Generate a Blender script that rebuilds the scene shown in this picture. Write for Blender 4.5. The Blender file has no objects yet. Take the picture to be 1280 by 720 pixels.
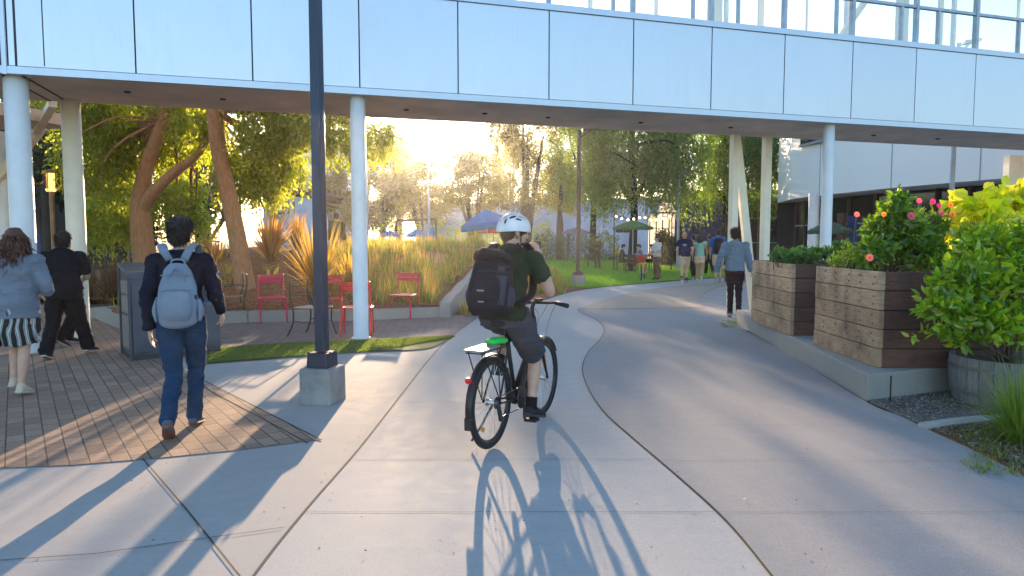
import bpy, bmesh, math, random
import numpy as np
from mathutils import Vector, Matrix, noise, Euler
random.seed(7)
RNG = np.random.default_rng(11)
R = math.radians
scene = bpy.context.scene
COL = scene.collection
F = 24 / 36 * 1280
CAMZ = 1.52
PITCH = math.atan(60 / F)
cp, sp = math.cos(PITCH), math.sin(PITCH)

def ray(x, y):
    u = (x - 640) / F; v = (360 - y) / F
    return Vector((u, cp + v * sp, -sp + v * cp))
def G(x, y, z=0.0):
    d = ray(x, y); t = (z - CAMZ) / d.z
    return Vector((d.x * t, d.y * t, z))
def P(x, y, Y):
    d = ray(x, y); t = Y / d.y
    return Vector((d.x * t, Y, CAMZ + d.z * t))
def sc_at(Y): return Y / F      # metres per photo pixel at distance Y

# ------------------------------------------------------------------ helpers
def catmull(pts, k=6, closed=False):
    pts = [Vector(p) for p in pts]; n = len(pts); out = []
    segs = n if closed else n - 1
    for i in range(segs):
        if closed: a, b, c, d = pts[(i - 1) % n], pts[i], pts[(i + 1) % n], pts[(i + 2) % n]
        else: a, b, c, d = pts[max(i - 1, 0)], pts[i], pts[i + 1], pts[min(i + 2, n - 1)]
        for j in range(k):
            t = j / k
            out.append(.5 * ((2 * b) + (c - a) * t + (2 * a - 5 * b + 4 * c - d) * t * t + (3 * b - a - 3 * c + d) * t ** 3))
    if not closed: out.append(pts[-1])
    return out
def interp(vals, k):
    out = []
    n = len(vals)
    for i in range(n - 1):
        for j in range(k):
            t = j / k; t = t * t * (3 - 2 * t)
            out.append(vals[i] * (1 - t) + vals[i + 1] * t)
    out.append(vals[-1]); return out

class MB:
    def __init__(s): s.v = []; s.f = []
    def add(s, vs, fs):
        o = len(s.v); s.v += [tuple(p) for p in vs]; s.f += [tuple(i + o for i in f) for f in fs]
    def box(s, c, d, rz=0.0, M=None, taper=1.0):
        x, y, z = d[0] / 2, d[1] / 2, d[2] / 2
        vs = [(-x, -y, -z), (x, -y, -z), (x, y, -z), (-x, y, -z)]
        vs += [(a * taper, b * taper, z) for a, b, _ in vs]
        m = M if M is not None else Matrix.Translation(Vector(c)) @ Matrix.Rotation(rz, 4, 'Z')
        s.add([m @ Vector(p) for p in vs], [(0, 3, 2, 1), (4, 5, 6, 7), (0, 1, 5, 4), (1, 2, 6, 5), (2, 3, 7, 6), (3, 0, 4, 7)])
        return s
    def bar(s, a, b, w, h=None, up=(0, 0, 1)):
        a, b = Vector(a), Vector(b); h = h or w; d = b - a; L = d.length
        if L < 1e-6: return s
        z = d / L; u = Vector(up)
        if abs(z.dot(u)) > .98: u = Vector((0, 1, 0))
        x = u.cross(z).normalized(); y = z.cross(x)
        m = Matrix((x, y, z)).transposed().to_4x4(); m.translation = (a + b) / 2
        return s.box(None, (w, h, L), M=m)
    def loft(s, C, RX, RY=None, side=None, n=12, cap=True, k=1, power=1.0):
        C = [Vector(c) for c in C]
        RY = RY or RX
        if isinstance(RX, (int, float)): RX = [RX] * len(C)
        if isinstance(RY, (int, float)): RY = [RY] * len(C)
        if k > 1: C, RX, RY = catmull(C, k), interp(RX, k), interp(RY, k)
        m = len(C); base = len(s.v); prev = None
        for i in range(m):
            t = C[min(i + 1, m - 1)] - C[max(i - 1, 0)]
            if t.length < 1e-7: t = Vector((0, 0, 1))
            t.normalize()
            if side is not None: sv = Vector(side[i] if isinstance(side, list) else side)
            elif prev is not None: sv = prev
            else: sv = Vector((1, 0, 0)) if abs(t.x) < .9 else Vector((0, 1, 0))
            sv = (sv - t * sv.dot(t)).normalized(); prev = sv
            fw = t.cross(sv)
            for j in range(n):
                a = 2 * math.pi * j / n; ca, sa = math.cos(a), math.sin(a)
                if power != 1.0:
                    ca = math.copysign(abs(ca) ** power, ca); sa = math.copysign(abs(sa) ** power, sa)
                s.v.append(tuple(C[i] + sv * ca * RX[i] + fw * sa * RY[i]))
        for i in range(m - 1):
            for j in range(n):
                a = base + i * n + j; b = base + i * n + (j + 1) % n
                s.f.append((a, b, b + n, a + n))
        if cap:
            s.f.append(tuple(base + j for j in range(n - 1, -1, -1)))
            s.f.append(tuple(base + (m - 1) * n + j for j in range(n)))
        return s
    def tube(s, pts, r, n=8, k=1, cap=True): return s.loft(pts, r if not isinstance(r, (int, float)) else [r] * len(pts), n=n, k=k, cap=cap)
    def ball(s, c, r, n=12, m=8, M=None):
        if isinstance(r, (int, float)): r = (r, r, r)
        mm = M if M is not None else Matrix.Identity(4)
        c = Vector(c); vs = [mm @ (c + Vector((0, 0, -r[2])))]
        for i in range(1, m):
            p = -math.pi / 2 + math.pi * i / m
            for j in range(n):
                a = 2 * math.pi * j / n
                vs.append(mm @ (c + Vector((r[0] * math.cos(p) * math.cos(a), r[1] * math.cos(p) * math.sin(a), r[2] * math.sin(p)))))
        vs.append(mm @ (c + Vector((0, 0, r[2]))))
        fs = []
        for j in range(n): fs.append((0, 1 + (j + 1) % n, 1 + j))
        for i in range(m - 2):
            for j in range(n):
                a = 1 + i * n + j; b = 1 + i * n + (j + 1) % n; fs.append((a, b, b + n, a + n))
        t = len(vs) - 1; o = 1 + (m - 2) * n
        for j in range(n): fs.append((o + j, o + (j + 1) % n, t))
        s.add(vs, fs); return s
    def lathe(s, prof, c=(0, 0, 0), n=24, axis='Z'):
        c = Vector(c); vs = []; m = len(prof)
        for r, z in prof:
            for j in range(n):
                a = 2 * math.pi * j / n
                if axis == 'Z': p = Vector((r * math.cos(a), r * math.sin(a), z))
                else: p = Vector((z, r * math.cos(a), r * math.sin(a)))
                vs.append(c + p)
        fs = [(i * n + j, i * n + (j + 1) % n, (i + 1) * n + (j + 1) % n, (i + 1) * n + j) for i in range(m - 1) for j in range(n)]
        fs += [tuple(range(n - 1, -1, -1)), tuple((m - 1) * n + j for j in range(n))]
        s.add(vs, fs); return s
    def torus(s, c, Rr, r, axis='X', n=48, m=10):
        c = Vector(c); vs = []
        for i in range(n):
            a = 2 * math.pi * i / n
            for j in range(m):
                b = 2 * math.pi * j / m; q = Rr + r * math.cos(b); h = r * math.sin(b)
                vs.append(c + (Vector((h, q * math.cos(a), q * math.sin(a))) if axis == 'X' else Vector((q * math.cos(a), q * math.sin(a), h))))
        fs = [(i * m + j, ((i + 1) % n) * m + j, ((i + 1) % n) * m + (j + 1) % m, i * m + (j + 1) % m) for i in range(n) for j in range(m)]
        s.add(vs, fs); return s
    def prism(s, poly, z0, z1):
        n = len(poly); vs = [(p[0], p[1], z0) for p in poly] + [(p[0], p[1], z1) for p in poly]
        fs = [tuple(range(n - 1, -1, -1)), tuple(range(n, 2 * n))] + [(i, (i + 1) % n, n + (i + 1) % n, n + i) for i in range(n)]
        s.add(vs, fs); return s
    def build(s, name, m, parent=None, smooth=False, world=True, bevel=0, **tags):
        me = bpy.data.meshes.new(name)
        v = s.v
        if parent is not None and world:
            inv = ROOTM[parent.name].inverted(); v = [tuple(inv @ Vector(p)) for p in v]
        me.from_pydata(v, [], s.f); me.update()
        return link(name, me, m, parent, smooth, bevel, **tags)

ROOTM = {}
def link(name, me, m, parent=None, smooth=False, bevel=0, fix=True, **tags):
    if fix:
        bm = bmesh.new(); bm.from_mesh(me)
        bmesh.ops.recalc_face_normals(bm, faces=bm.faces); bm.to_mesh(me); bm.free()
    o = bpy.data.objects.new(name, me)
    if m is not None: me.materials.append(m)
    if smooth: me.polygons.foreach_set('use_smooth', [True] * len(me.polygons))
    COL.objects.link(o)
    if parent is not None:
        o.parent = parent; ROOTM[o.name] = ROOTM[parent.name]
    else: ROOTM[o.name] = Matrix.Identity(4)
    if bevel:
        b = o.modifiers.new('bevel', 'BEVEL'); b.width = bevel; b.segments = 2; b.limit_method = 'ANGLE'; b.angle_limit = R(40)
    if smooth == 2:
        pass
    tag(o, **tags)
    return o
def tag(o, label=None, cat=None, group=None, kind=None):
    if label: o['label'] = label
    if cat: o['category'] = cat
    if group: o['group'] = group
    if kind: o['kind'] = kind
    return o
def thing(name, label, cat, loc=(0, 0, 0), rz=0.0, group=None):
    o = bpy.data.objects.new(name, None); COL.objects.link(o)
    o.empty_display_size = .2
    o.location = loc; o.rotation_euler = (0, 0, rz)
    ROOTM[o.name] = Matrix.Translation(Vector(loc)) @ Matrix.Rotation(rz, 4, 'Z')
    return tag(o, label, cat, group)
def dup(root, loc=None, rz=None, label=None, group=None, scale=None):
    def cpy(o, par):
        c = o.copy(); COL.objects.link(c)
        if par is not None: c.parent = par
        for ch in list(o.children): cpy(ch, c)
        return c
    r = cpy(root, None)
    if loc is not None: r.location = loc
    if rz is not None: r.rotation_euler = (0, 0, rz)
    if scale: r.scale = (scale,) * 3
    if label: r['label'] = label
    if group: r['group'] = group
    return r
def npmesh(name, V, Fq, m, parent=None, smooth=False, **tags):
    """V (n,3) array, Fq (k,4) or (k,3) array of indices"""
    V = np.asarray(V, dtype=np.float32); Fq = np.asarray(Fq, dtype=np.int32); w = Fq.shape[1]
    if parent is not None:
        inv = np.array(ROOTM[parent.name].inverted()); V = (V @ inv[:3, :3].T + inv[:3, 3]).astype(np.float32)
    me = bpy.data.meshes.new(name)
    me.vertices.add(len(V)); me.vertices.foreach_set('co', V.ravel())
    me.loops.add(Fq.size); me.loops.foreach_set('vertex_index', Fq.ravel())
    me.polygons.add(len(Fq)); me.polygons.foreach_set('loop_start', np.arange(0, Fq.size, w, dtype=np.int32))
    me.update(calc_edges=True)
    return link(name, me, m, parent, smooth, fix=False, **tags)

# ------------------------------------------------------------------ materials
def rgb(c): return (c[0], c[1], c[2], 1)
class NT:
    def __init__(s, name):
        s.m = bpy.data.materials.new(name); s.m.use_nodes = True; s.t = s.m.node_tree; s.t.nodes.clear()
        s.out = s.n('ShaderNodeOutputMaterial')
    def n(s, typ, **kw):
        nd = s.t.nodes.new(typ)
        for k, v in kw.items():
            if hasattr(nd, k): setattr(nd, k, v)
        return nd
    def l(s, a, b): s.t.links.new(a, b)
    def noise(s, vec, scale, detail=4, rough=.6):
        nd = s.n('ShaderNodeTexNoise'); nd.inputs['Scale'].default_value = scale; nd.inputs['Detail'].default_value = detail; nd.inputs['Roughness'].default_value = rough
        s.l(vec, nd.inputs['Vector']); return nd.outputs['Fac']
    def ramp(s, fac, stops):
        nd = s.n('ShaderNodeValToRGB'); el = nd.color_ramp.elements
        while len(el) < len(stops): el.new(.5)
        for e, (p, c) in zip(el, stops): e.position = p; e.color = rgb(c) if len(c) == 3 else c
        s.l(fac, nd.inputs['Fac']); return nd.outputs['Color']
    def mix(s, fac, a, b, mode='MIX'):
        nd = s.n('ShaderNodeMix'); nd.data_type = 'RGBA'; nd.blend_type = mode
        for sock, v in ((nd.inputs[0], fac), (nd.inputs[6], a), (nd.inputs[7], b)):
            if isinstance(v, bpy.types.NodeSocket): s.l(v, sock)
            elif isinstance(v, (int, float)): sock.default_value = v
            else: sock.default_value = rgb(v)
        return nd.outputs[2]
    def coord(s, kind='Object', scale=None, rz=0):
        tc = s.n('ShaderNodeTexCoord').outputs[kind]
        if scale or rz:
            mp = s.n('ShaderNodeMapping'); mp.inputs['Scale'].default_value = scale or (1, 1, 1); mp.inputs['Rotation'].default_value = (0, 0, rz)
            s.l(tc, mp.inputs['Vector']); return mp.outputs['Vector']
        return tc
    def bsdf(s, col, rough=.6, metal=0.0, bump=None, bstr=.3, bdist=.01, **kw):
        b = s.n('ShaderNodeBsdfPrincipled')
        for k, v in (('Base Color', col), ('Roughness', rough), ('Metallic', metal)):
            if isinstance(v, bpy.types.NodeSocket): s.l(v, b.inputs[k])
            elif isinstance(v, (int, float)): b.inputs[k].default_value = v
            else: b.inputs[k].default_value = rgb(v)
        for k, v in kw.items(): b.inputs[k.replace('_', ' ')].default_value = v
        if bump is not None:
            bn = s.n('ShaderNodeBump'); bn.inputs['Strength'].default_value = bstr; bn.inputs['Distance'].default_value = bdist
            s.l(bump, bn.inputs['Height']); s.l(bn.outputs['Normal'], b.inputs['Normal'])
        s.l(b.outputs[0], s.out.inputs[0]); return b
def mat(name, col, rough=.6, metal=0.0, var=.15, vs=6, bs=60, bstr=.15, col2=None, **kw):
    t = NT(name); c = t.coord()
    c2 = col2 or tuple(x * (1 - var * 1.6) for x in col); c1 = tuple(min(1, x * (1 + var * .6)) for x in col) if not col2 else col
    cc = t.ramp(t.noise(c, vs, 5), [(.32, c2), (.68, c1)])
    t.bsdf(cc, rough, metal, bump=t.noise(c, bs, 3) if bstr else None, bstr=bstr, **kw)
    return t.m
def leafmat(name, cols, trans=.5, rough=.5, val=3.0):
    t = NT(name); g = t.n('ShaderNodeNewGeometry').outputs['Random Per Island']
    n = len(cols); c = t.ramp(g, [(i / max(1, n - 1), k) for i, k in enumerate(cols)])
    d = t.n('ShaderNodeBsdfDiffuse'); t.l(c, d.inputs[0])
    tr = t.n('ShaderNodeBsdfTranslucent'); br = t.mix(1.0, c, (1.0, 1.0, .55), 'MULTIPLY')
    hs = t.n('ShaderNodeHueSaturation'); hs.inputs['Value'].default_value = val; hs.inputs['Saturation'].default_value = 1.0; t.l(br, hs.inputs['Color'])
    t.l(hs.outputs[0], tr.inputs[0])
    m1 = t.n('ShaderNodeMixShader'); m1.inputs[0].default_value = trans; t.l(d.outputs[0], m1.inputs[1]); t.l(tr.outputs[0], m1.inputs[2])
    gl = t.n('ShaderNodeBsdfGlossy'); gl.inputs['Roughness'].default_value = rough; gl.inputs[0].default_value = (.8, .8, .8, 1)
    m2 = t.n('ShaderNodeMixShader'); m2.inputs[0].default_value = .06; t.l(m1.outputs[0], m2.inputs[1]); t.l(gl.outputs[0], m2.inputs[2])
    t.l(m2.outputs[0], t.out.inputs[0]); return t.m
def islandmat(name, cols, rough=.8, stretch=(1, 1, 1), grain=30, bstr=.4, dirt=None):
    t = NT(name); g = t.n('ShaderNodeNewGeometry').outputs['Random Per Island']
    n = len(cols); c = t.ramp(g, [(i / max(1, n - 1), k) for i, k in enumerate(cols)])
    v = t.coord(scale=stretch); nz = t.noise(v, grain, 6, .7)
    c = t.mix(t.ramp(nz, [(.3, (.75,) * 3), (.65, (0, 0, 0))]), c, tuple(x * .35 for x in cols[0]))
    if dirt:
        d = t.noise(t.coord(), 2.3, 5, .7); c = t.mix(t.ramp(d, [(.45, (0, 0, 0)), (.7, (.8,) * 3)]), c, dirt)
    t.bsdf(c, rough, bump=nz, bstr=bstr, bdist=.01); return t.m
def emit(name, col, s):
    t = NT(name); e = t.n('ShaderNodeEmission'); e.inputs[0].default_value = rgb(col); e.inputs[1].default_value = s
    t.l(e.outputs[0], t.out.inputs[0]); return t.m
def glassmat(name, tint=(.8, .9, .95), fac=.25, rough=.02):
    t = NT(name); tr = t.n('ShaderNodeBsdfTransparent'); tr.inputs[0].default_value = rgb(tint)
    gl = t.n('ShaderNodeBsdfGlossy'); gl.inputs['Roughness'].default_value = rough
    lw = t.n('ShaderNodeLayerWeight'); lw.inputs[0].default_value = .5; fr = t.n('ShaderNodeMath'); fr.operation = 'POWER'; fr.inputs[1].default_value = 4; t.l(lw.outputs['Facing'], fr.inputs[0])
    ad = t.n('ShaderNodeMath'); ad.operation = 'ADD'; ad.inputs[1].default_value = fac; ad.use_clamp = True; t.l(fr.outputs[0], ad.inputs[0])
    m = t.n('ShaderNodeMixShader'); t.l(ad.outputs[0], m.inputs[0]); t.l(tr.outputs[0], m.inputs[1]); t.l(gl.outputs[0], m.inputs[2])
    t.l(m.outputs[0], t.out.inputs[0]); return t.m
def concrete(name, a, b, spots=(.05, .05, .05), rough=.75, grain=1.0):
    t = NT(name); c = t.coord()
    big = t.noise(c, .55, 6, .6); fine = t.noise(c, 160, 4, .7); mid = t.noise(c, 7, 6, .75)
    col = t.ramp(big, [(.3, a), (.7, b)])
    col = t.mix(t.ramp(mid, [(.36, (.5,) * 3), (.62, (0, 0, 0))]), col, tuple(x * .74 for x in a))
    brush = t.noise(t.coord(scale=(.4, 14, 1), rz=.1), 6, 5, .7)
    col = t.mix(t.ramp(brush, [(.35, (.22,) * 3), (.6, (0, 0, 0))]), col, tuple(x * .78 for x in a))
    col = t.mix(t.ramp(fine, [(.36, (.55 * grain,) * 3), (.52, (0, 0, 0))]), col, tuple(x * .5 for x in a))
    vo = t.n('ShaderNodeTexVoronoi'); vo.inputs['Scale'].default_value = 1.6; t.l(c, vo.inputs['Vector'])
    col = t.mix(t.ramp(vo.outputs['Distance'], [(.010, (.6,) * 3), (.02, (0, 0, 0))]), col, spots)
    r = t.ramp(mid, [(.3, (rough + .05,) * 3), (.7, (min(1, rough + .2),) * 3)])
    t.bsdf(col, r, bump=fine, bstr=.12, bdist=.003, Specular_IOR_Level=.18); return t.m
def pavers(name, cols, mortar, w, h, rz, ms=.012, off=(0, 0), scale=1):
    t = NT(name); mp = t.n('ShaderNodeMapping'); mp.inputs['Rotation'].default_value = (0, 0, rz); t.l(t.coord(), mp.inputs['Vector'])
    mp.inputs['Location'].default_value = (off[0], off[1], 0)
    b = t.n('ShaderNodeTexBrick'); b.inputs['Scale'].default_value = 1; b.inputs['Brick Width'].default_value = w; b.inputs['Row Height'].default_value = h
    b.inputs['Mortar Size'].default_value = ms; b.inputs['Mortar Smooth'].default_value = .3; b.inputs['Bias'].default_value = 0
    b.inputs['Color1'].default_value = rgb(cols[0]); b.inputs['Color2'].default_value = rgb(cols[1]); b.inputs['Mortar'].default_value = rgb(mortar)
    t.l(mp.outputs[0], b.inputs['Vector'])
    c = t.coord(); big = t.noise(c, 1.3, 6, .7); fine = t.noise(c, 90, 4, .7)
    col = t.mix(t.ramp(big, [(.35, (.45,) * 3), (.65, (0, 0, 0))]), b.outputs['Color'], tuple(x * .6 for x in cols[0]))
    col = t.mix(t.ramp(fine, [(.38, (.6,) * 3), (.55, (0, 0, 0))]), col, tuple(x * .45 for x in cols[0]))
    inv = t.n('ShaderNodeMath'); inv.operation = 'SUBTRACT'; inv.inputs[0].default_value = 1; t.l(b.outputs['Fac'], inv.inputs[1])
    ad = t.n('ShaderNodeMath'); ad.operation = 'MULTIPLY_ADD'; ad.inputs[1].default_value = .25; t.l(fine, ad.inputs[0]); t.l(inv.outputs[0], ad.inputs[2])
    t.bsdf(col, .9, bump=ad.outputs[0], bstr=.6, bdist=.008, Specular_IOR_Level=.25); return t.m
# ------------------------------------------------------------------ ground
M = {}
M['soil'] = concrete('soil', (.16, .12, .09), (.10, .075, .055), rough=.95)
M['conc'] = concrete('pale_concrete', (.47, .46, .45), (.41, .405, .405))
M['conc_b'] = concrete('apron_concrete', (.43, .41, .40), (.375, .365, .36))
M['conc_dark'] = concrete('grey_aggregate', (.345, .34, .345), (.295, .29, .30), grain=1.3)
M['conc_beige'] = concrete('beige_concrete', (.42, .36, .30), (.36, .31, .27))
M['kerb'] = concrete('kerb_concrete', (.40, .39, .37), (.27, .265, .26), grain=1.2)
M['joint'] = mat('joint_filler', (.035, .03, .028), .9)
M['brick'] = pavers('brick_pavers', ((.46, .31, .225), (.29, .19, .14)), (.05, .038, .03), .22, .118, R(-126), ms=.006)
M['patio'] = pavers('patio_pavers', ((.29, .23, .23), (.22, .175, .18)), (.07, .055, .05), .2, .1, R(40), ms=.006)
M['plaza'] = pavers('plaza_pavers', ((.44, .41, .40), (.38, .35, .35)), (.24, .22, .22), .4, .2, R(5), ms=.006)
t = NT('turf'); c = t.coord(); nz = t.noise(c, 120, 3, .7); big = t.noise(c, 1.5, 4)
cc = t.mix(t.ramp(big, [(.35, (0, 0, 0)), (.65, (1, 1, 1))]), t.ramp(nz, [(.3, (.03, .075, .015)), (.7, (.085, .16, .03))]), t.ramp(nz, [(.3, (.04, .07, .02)), (.7, (.11, .15, .04))]))
t.bsdf(cc, .9, bump=nz, bstr=.8, bdist=.02); M['turf'] = t.m
t = NT('lawn'); c = t.coord(scale=(1, 1, 1)); nz = t.noise(c, 35, 5, .8); big = t.noise(c, .35, 5)
cc = t.mix(t.ramp(big, [(.35, (0, 0, 0)), (.65, (1, 1, 1))]), t.ramp(nz, [(.3, (.06, .17, .01)), (.7, (.13, .31, .02))]), t.ramp(nz, [(.3, (.07, .18, .012)), (.7, (.16, .33, .02))]))
t.bsdf(cc, .9, bump=nz, bstr=.9, bdist=.05); M['lawn'] = t.m
t = NT('mulch'); c = t.coord(); nz = t.noise(c, 45, 6, .8); vo = t.n('ShaderNodeTexVoronoi'); vo.inputs['Scale'].default_value = 55
mp = t.n('ShaderNodeMapping'); mp.inputs['Scale'].default_value = (1, .35, 1); t.l(c, mp.inputs['Vector']); t.l(mp.outputs[0], vo.inputs['Vector'])
cc = t.ramp(vo.outputs['Color'], [(.0, (.10, .04, .02)), (.5, (.30, .12, .05)), (1, (.46, .24, .12))])
cc = t.mix(t.ramp(nz, [(.35, (.7,) * 3), (.55, (0, 0, 0))]), cc, (.05, .025, .015)); t.bsdf(cc, .95, bump=nz, bstr=1, bdist=.05); M['mulch'] = t.m
t = NT('gravel'); c = t.coord(); vo = t.n('ShaderNodeTexVoronoi'); vo.inputs['Scale'].default_value = 70; t.l(c, vo.inputs['Vector'])
cc = t.ramp(vo.outputs['Color'], [(.0, (.07, .06, .055)), (.5, (.19, .165, .155)), (1, (.36, .33, .31))])
cc = t.mix(t.ramp(t.noise(c, 3, 5), [(.4, (.6,) * 3), (.6, (0, 0, 0))]), cc, (.09, .065, .05)); t.bsdf(cc, .95, bump=vo.outputs['Distance'], bstr=1, bdist=.02); M['gravel'] = t.m

def sheet(name, poly, z, m, parent=None, **kw):
    b = MB(); n = len(poly); b.add([(p[0], p[1], z) for p in poly], [tuple(range(n))])
    kw.setdefault('kind', 'structure'); o = b.build(name, m, parent, **kw)
    me = o.data
    if me.polygons[0].normal.z < 0: me.flip_normals()
    return o
def gpx(pts, k=5): return [(p.x, p.y) for p in catmull([G(*p) for p in pts], k)]
sheet('ground', [(-400, -60), (400, -60), (400, 900), (-400, 900)], -.03, M['soil'])
# curves shared by neighbouring surfaces (photo pixels dropped onto the ground plane)
S_CURVE = [(1075, 900), (1015, 790), (963, 720), (905, 650), (845, 595), (790, 548), (754, 515), (734, 484), (728, 460), (736, 440), (750, 425), (755, 412), (745, 400), (727, 392), (722, 387)]
MAIN_L = [(180, 1000), (235, 850), (318, 720), (385, 635), (450, 560), (497, 500), (545, 440), (572, 415), (600, 396)]
PATH_FAR_L = [(600, 396), (640, 386), (675, 377), (715, 365), (760, 358.5), (820, 353.5), (850, 351)]
sheet('concrete_apron', [(-14, -8), (-14, 4.2)] + [tuple(G(0, 590).xy)] + [tuple(G(-60, 380).xy), tuple(G(420, 380).xy)] + gpx([(600, 396)], 1)[:1] + [tuple(G(600, 396).xy)] + [p for p in reversed(gpx(MAIN_L))] + [(-1.9, -8)], 0, M['conc_b'])
sc_ = gpx(S_CURVE)
sheet('main_path', [(-1.9, -8)] + gpx(MAIN_L) + gpx(PATH_FAR_L) + [tuple(G(905, 347).xy), tuple(G(905, 356).xy), tuple(G(722, 387).xy)] + list(reversed(sc_)) + [(1.2, -8)], .004, M['conc'])
BEIGE_TOP = [(722, 387), (740, 380), (770, 371), (810, 362.5), (850, 357), (900, 353)]
BEIGE_R = [(1000, 350), (940, 353), (905, 357.5), (885, 364), (877, 373), (879, 385)]
RIGHT_EDGE = [(879, 385), (898, 396), (925, 410), (975, 437), (1030, 471), (1088, 506), (1125, 521), (1160, 538), (1220, 566), (1280, 597), (1400, 665), (1600, 800)]
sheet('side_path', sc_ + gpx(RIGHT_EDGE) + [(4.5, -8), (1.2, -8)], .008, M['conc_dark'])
sheet('far_path', gpx(BEIGE_TOP) + gpx(BEIGE_R), .012, M['conc_beige'])
sheet('plaza', [tuple(G(879, 385).xy)] + list(reversed(gpx(BEIGE_R)))[1:] + [(40, 46), (40, 10), (4.0, 10.0), tuple(G(925, 410).xy), tuple(G(898, 396).xy)], .001, M['plaza'])
sheet('far_plaza', [tuple(G(850, 350).xy), tuple(G(905, 346).xy), (12, 32), (45, 40), (45, 75), (8, 75)], .002, M['plaza'])
BR = [tuple(G(-420, 610).xy), tuple(G(0, 585.5).xy), tuple(G(90, 582).xy), tuple(G(200, 573).xy), tuple(G(300, 563).xy), tuple(G(400, 550).xy), tuple(G(330, 515).xy), tuple(G(255, 479).xy), tuple(G(215, 458).xy), tuple(G(185, 440).xy), tuple(G(150, 412).xy), tuple(G(100, 372).xy), tuple(G(-500, 368).xy)]
sheet('brick_paving', BR, .005, M['brick'])
b = MB()
for off in (0.0, .11):
    a1, a2 = G(402, 551), G(200, 448); dd = (a2 - a1).normalized(); nn = Vector((-dd.y, dd.x, 0)) * -off
    b.bar(a1 - nn * 1 + Vector((0, 0, .006)), a2 - nn + Vector((0, 0, .006)), .008, .004)
b.build('paving_border', M['joint'], kind='structure')
PAT = gpx([(150, 408), (200, 408), (262, 406)], 1) + [tuple(G(310, 403.5).xy), tuple(G(430, 402).xy), tuple(G(553, 397).xy), tuple(G(598, 393.5).xy), tuple(G(600, 396).xy), tuple(G(572, 415).xy), tuple(G(566, 421.5).xy), tuple(G(460, 425.5).xy), tuple(G(270, 437).xy), tuple(G(215, 452).xy), tuple(G(185, 440).xy)]
sheet('patio', PAT, .009, M['patio'])
sheet('turf_strip', gpx([(255, 437.5), (350, 430), (460, 425), (530, 423), (570, 421)]) + gpx([(570, 421), (552, 430), (528, 437.5), (460, 440.5), (400, 444), (330, 450), (262, 455), (240, 457), (240, 440)]), .013, M['turf'])
LAWN = [(672, 324), (740, 320), (850, 321), (905, 336), (912, 341), (908, 345.5), (880, 348.5), (850, 350.5), (820, 353), (770, 357.5), (735, 361), (705, 358), (680, 348)]
sheet('lawn', gpx(LAWN[:1]) + [tuple(G(*p).xy) for p in LAWN[1:]], .02, M['lawn'])
sheet('back_path', [tuple(G(640, 322).xy), tuple(G(672, 323.5).xy), tuple(G(742, 319.8).xy), tuple(G(742, 317.3).xy), tuple(G(640, 317.3).xy)], .024, M['conc'])
sheet('gravel_bed', [tuple(G(*p).xy) for p in [(1088, 504.5), (1125, 520), (1155, 533.5), (1195, 527), (1245, 524), (1500, 520)]] + [(9, 9.5), (4.2, 9.5), (3.6, 7)], .004, M['gravel'])
sheet('soil_bed', [tuple(G(*p).xy) for p in [(1158, 539), (1220, 566), (1280, 597), (1400, 665), (1600, 800)]] + [(9, 3), (9, 6.3), tuple(G(1245, 530).xy), tuple(G(1200, 532).xy)], .006, M['mulch'])
b = MB(); c_ = [G(*p) for p in [(1153, 536), (1185, 531), (1215, 527.5), (1240, 526), (1300, 525), (1420, 528)]]
b.loft([p + Vector((0, 0, .015)) for p in c_], .045, .03, side=(0, 1, 0), n=8, k=4, power=.5)
b.build('edging_strip', M['conc'], kind='structure')

# joints cut in the slabs
def strip(b, pts, w, z):
    pts = [G(*p) if len(p) == 2 else Vector(p) for p in pts]
    for i in range(len(pts) - 1):
        a, c = pts[i], pts[i + 1]; d = (c - a).normalized(); n = Vector((-d.y, d.x, 0)) * w / 2
        b.add([(a.x - n.x, a.y - n.y, z), (c.x - n.x, c.y - n.y, z), (c.x + n.x, c.y + n.y, z), (a.x + n.x, a.y + n.y, z)], [(0, 1, 2, 3)])
b = MB()
def gv(pts, k=5): return catmull([G(*p) for p in pts], k)
def strips(b, P3, w, z):
    n = len(P3); L = []; Rr = []
    for i in range(n):
        d = (P3[min(i + 1, n - 1)] - P3[max(i - 1, 0)]); d.z = 0; d.normalize(); q = Vector((-d.y, d.x, 0)) * w / 2
        L.append((P3[i].x - q.x, P3[i].y - q.y, z)); Rr.append((P3[i].x + q.x, P3[i].y + q.y, z))
    b.add(L + Rr, [(i, i + 1, n + i + 1, n + i) for i in range(n - 1)])
strips(b, gv(S_CURVE), .009, .013)
strips(b, gv(MAIN_L), .012, .009)
b.build('expansion_joint', M['joint'], kind='structure')
b = MB()
strips(b, [G(178, 573.5), G(235, 640), G(300, 722), G(345, 790)], .009, .006)
strips(b, [G(-80, 707), G(120, 693), G(355, 660)], .006, .0055)
strips(b, [G(60, 468), G(0, 470)], .004, .0055)
M['joint2'] = mat('shallow_joint', (.20, .19, .185), .9)
b.build('apron_joint', M['joint'], kind='structure')
b = MB()
for y, xa, xb in ((575, 440, 822), (641, 382, 895), (503, 500, 742), (461, 532, 727), (425, 562, 750)):
    strips(b, [G(xa, y), G(xb, y)], .005, .0075)
for y, xa, xb in ((577.5, 824, 1240), (642, 898, 1360), (533, 775, 1150), (459, 729, 1014), (430, 745, 962)):
    strips(b, [G(xa, y), G(xb, y)], .004, .0115)
strips(b, [G(722, 386.5), G(879, 385.5)], .025, .014)
b.build('control_joint', M['joint2'], kind='structure')

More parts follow.
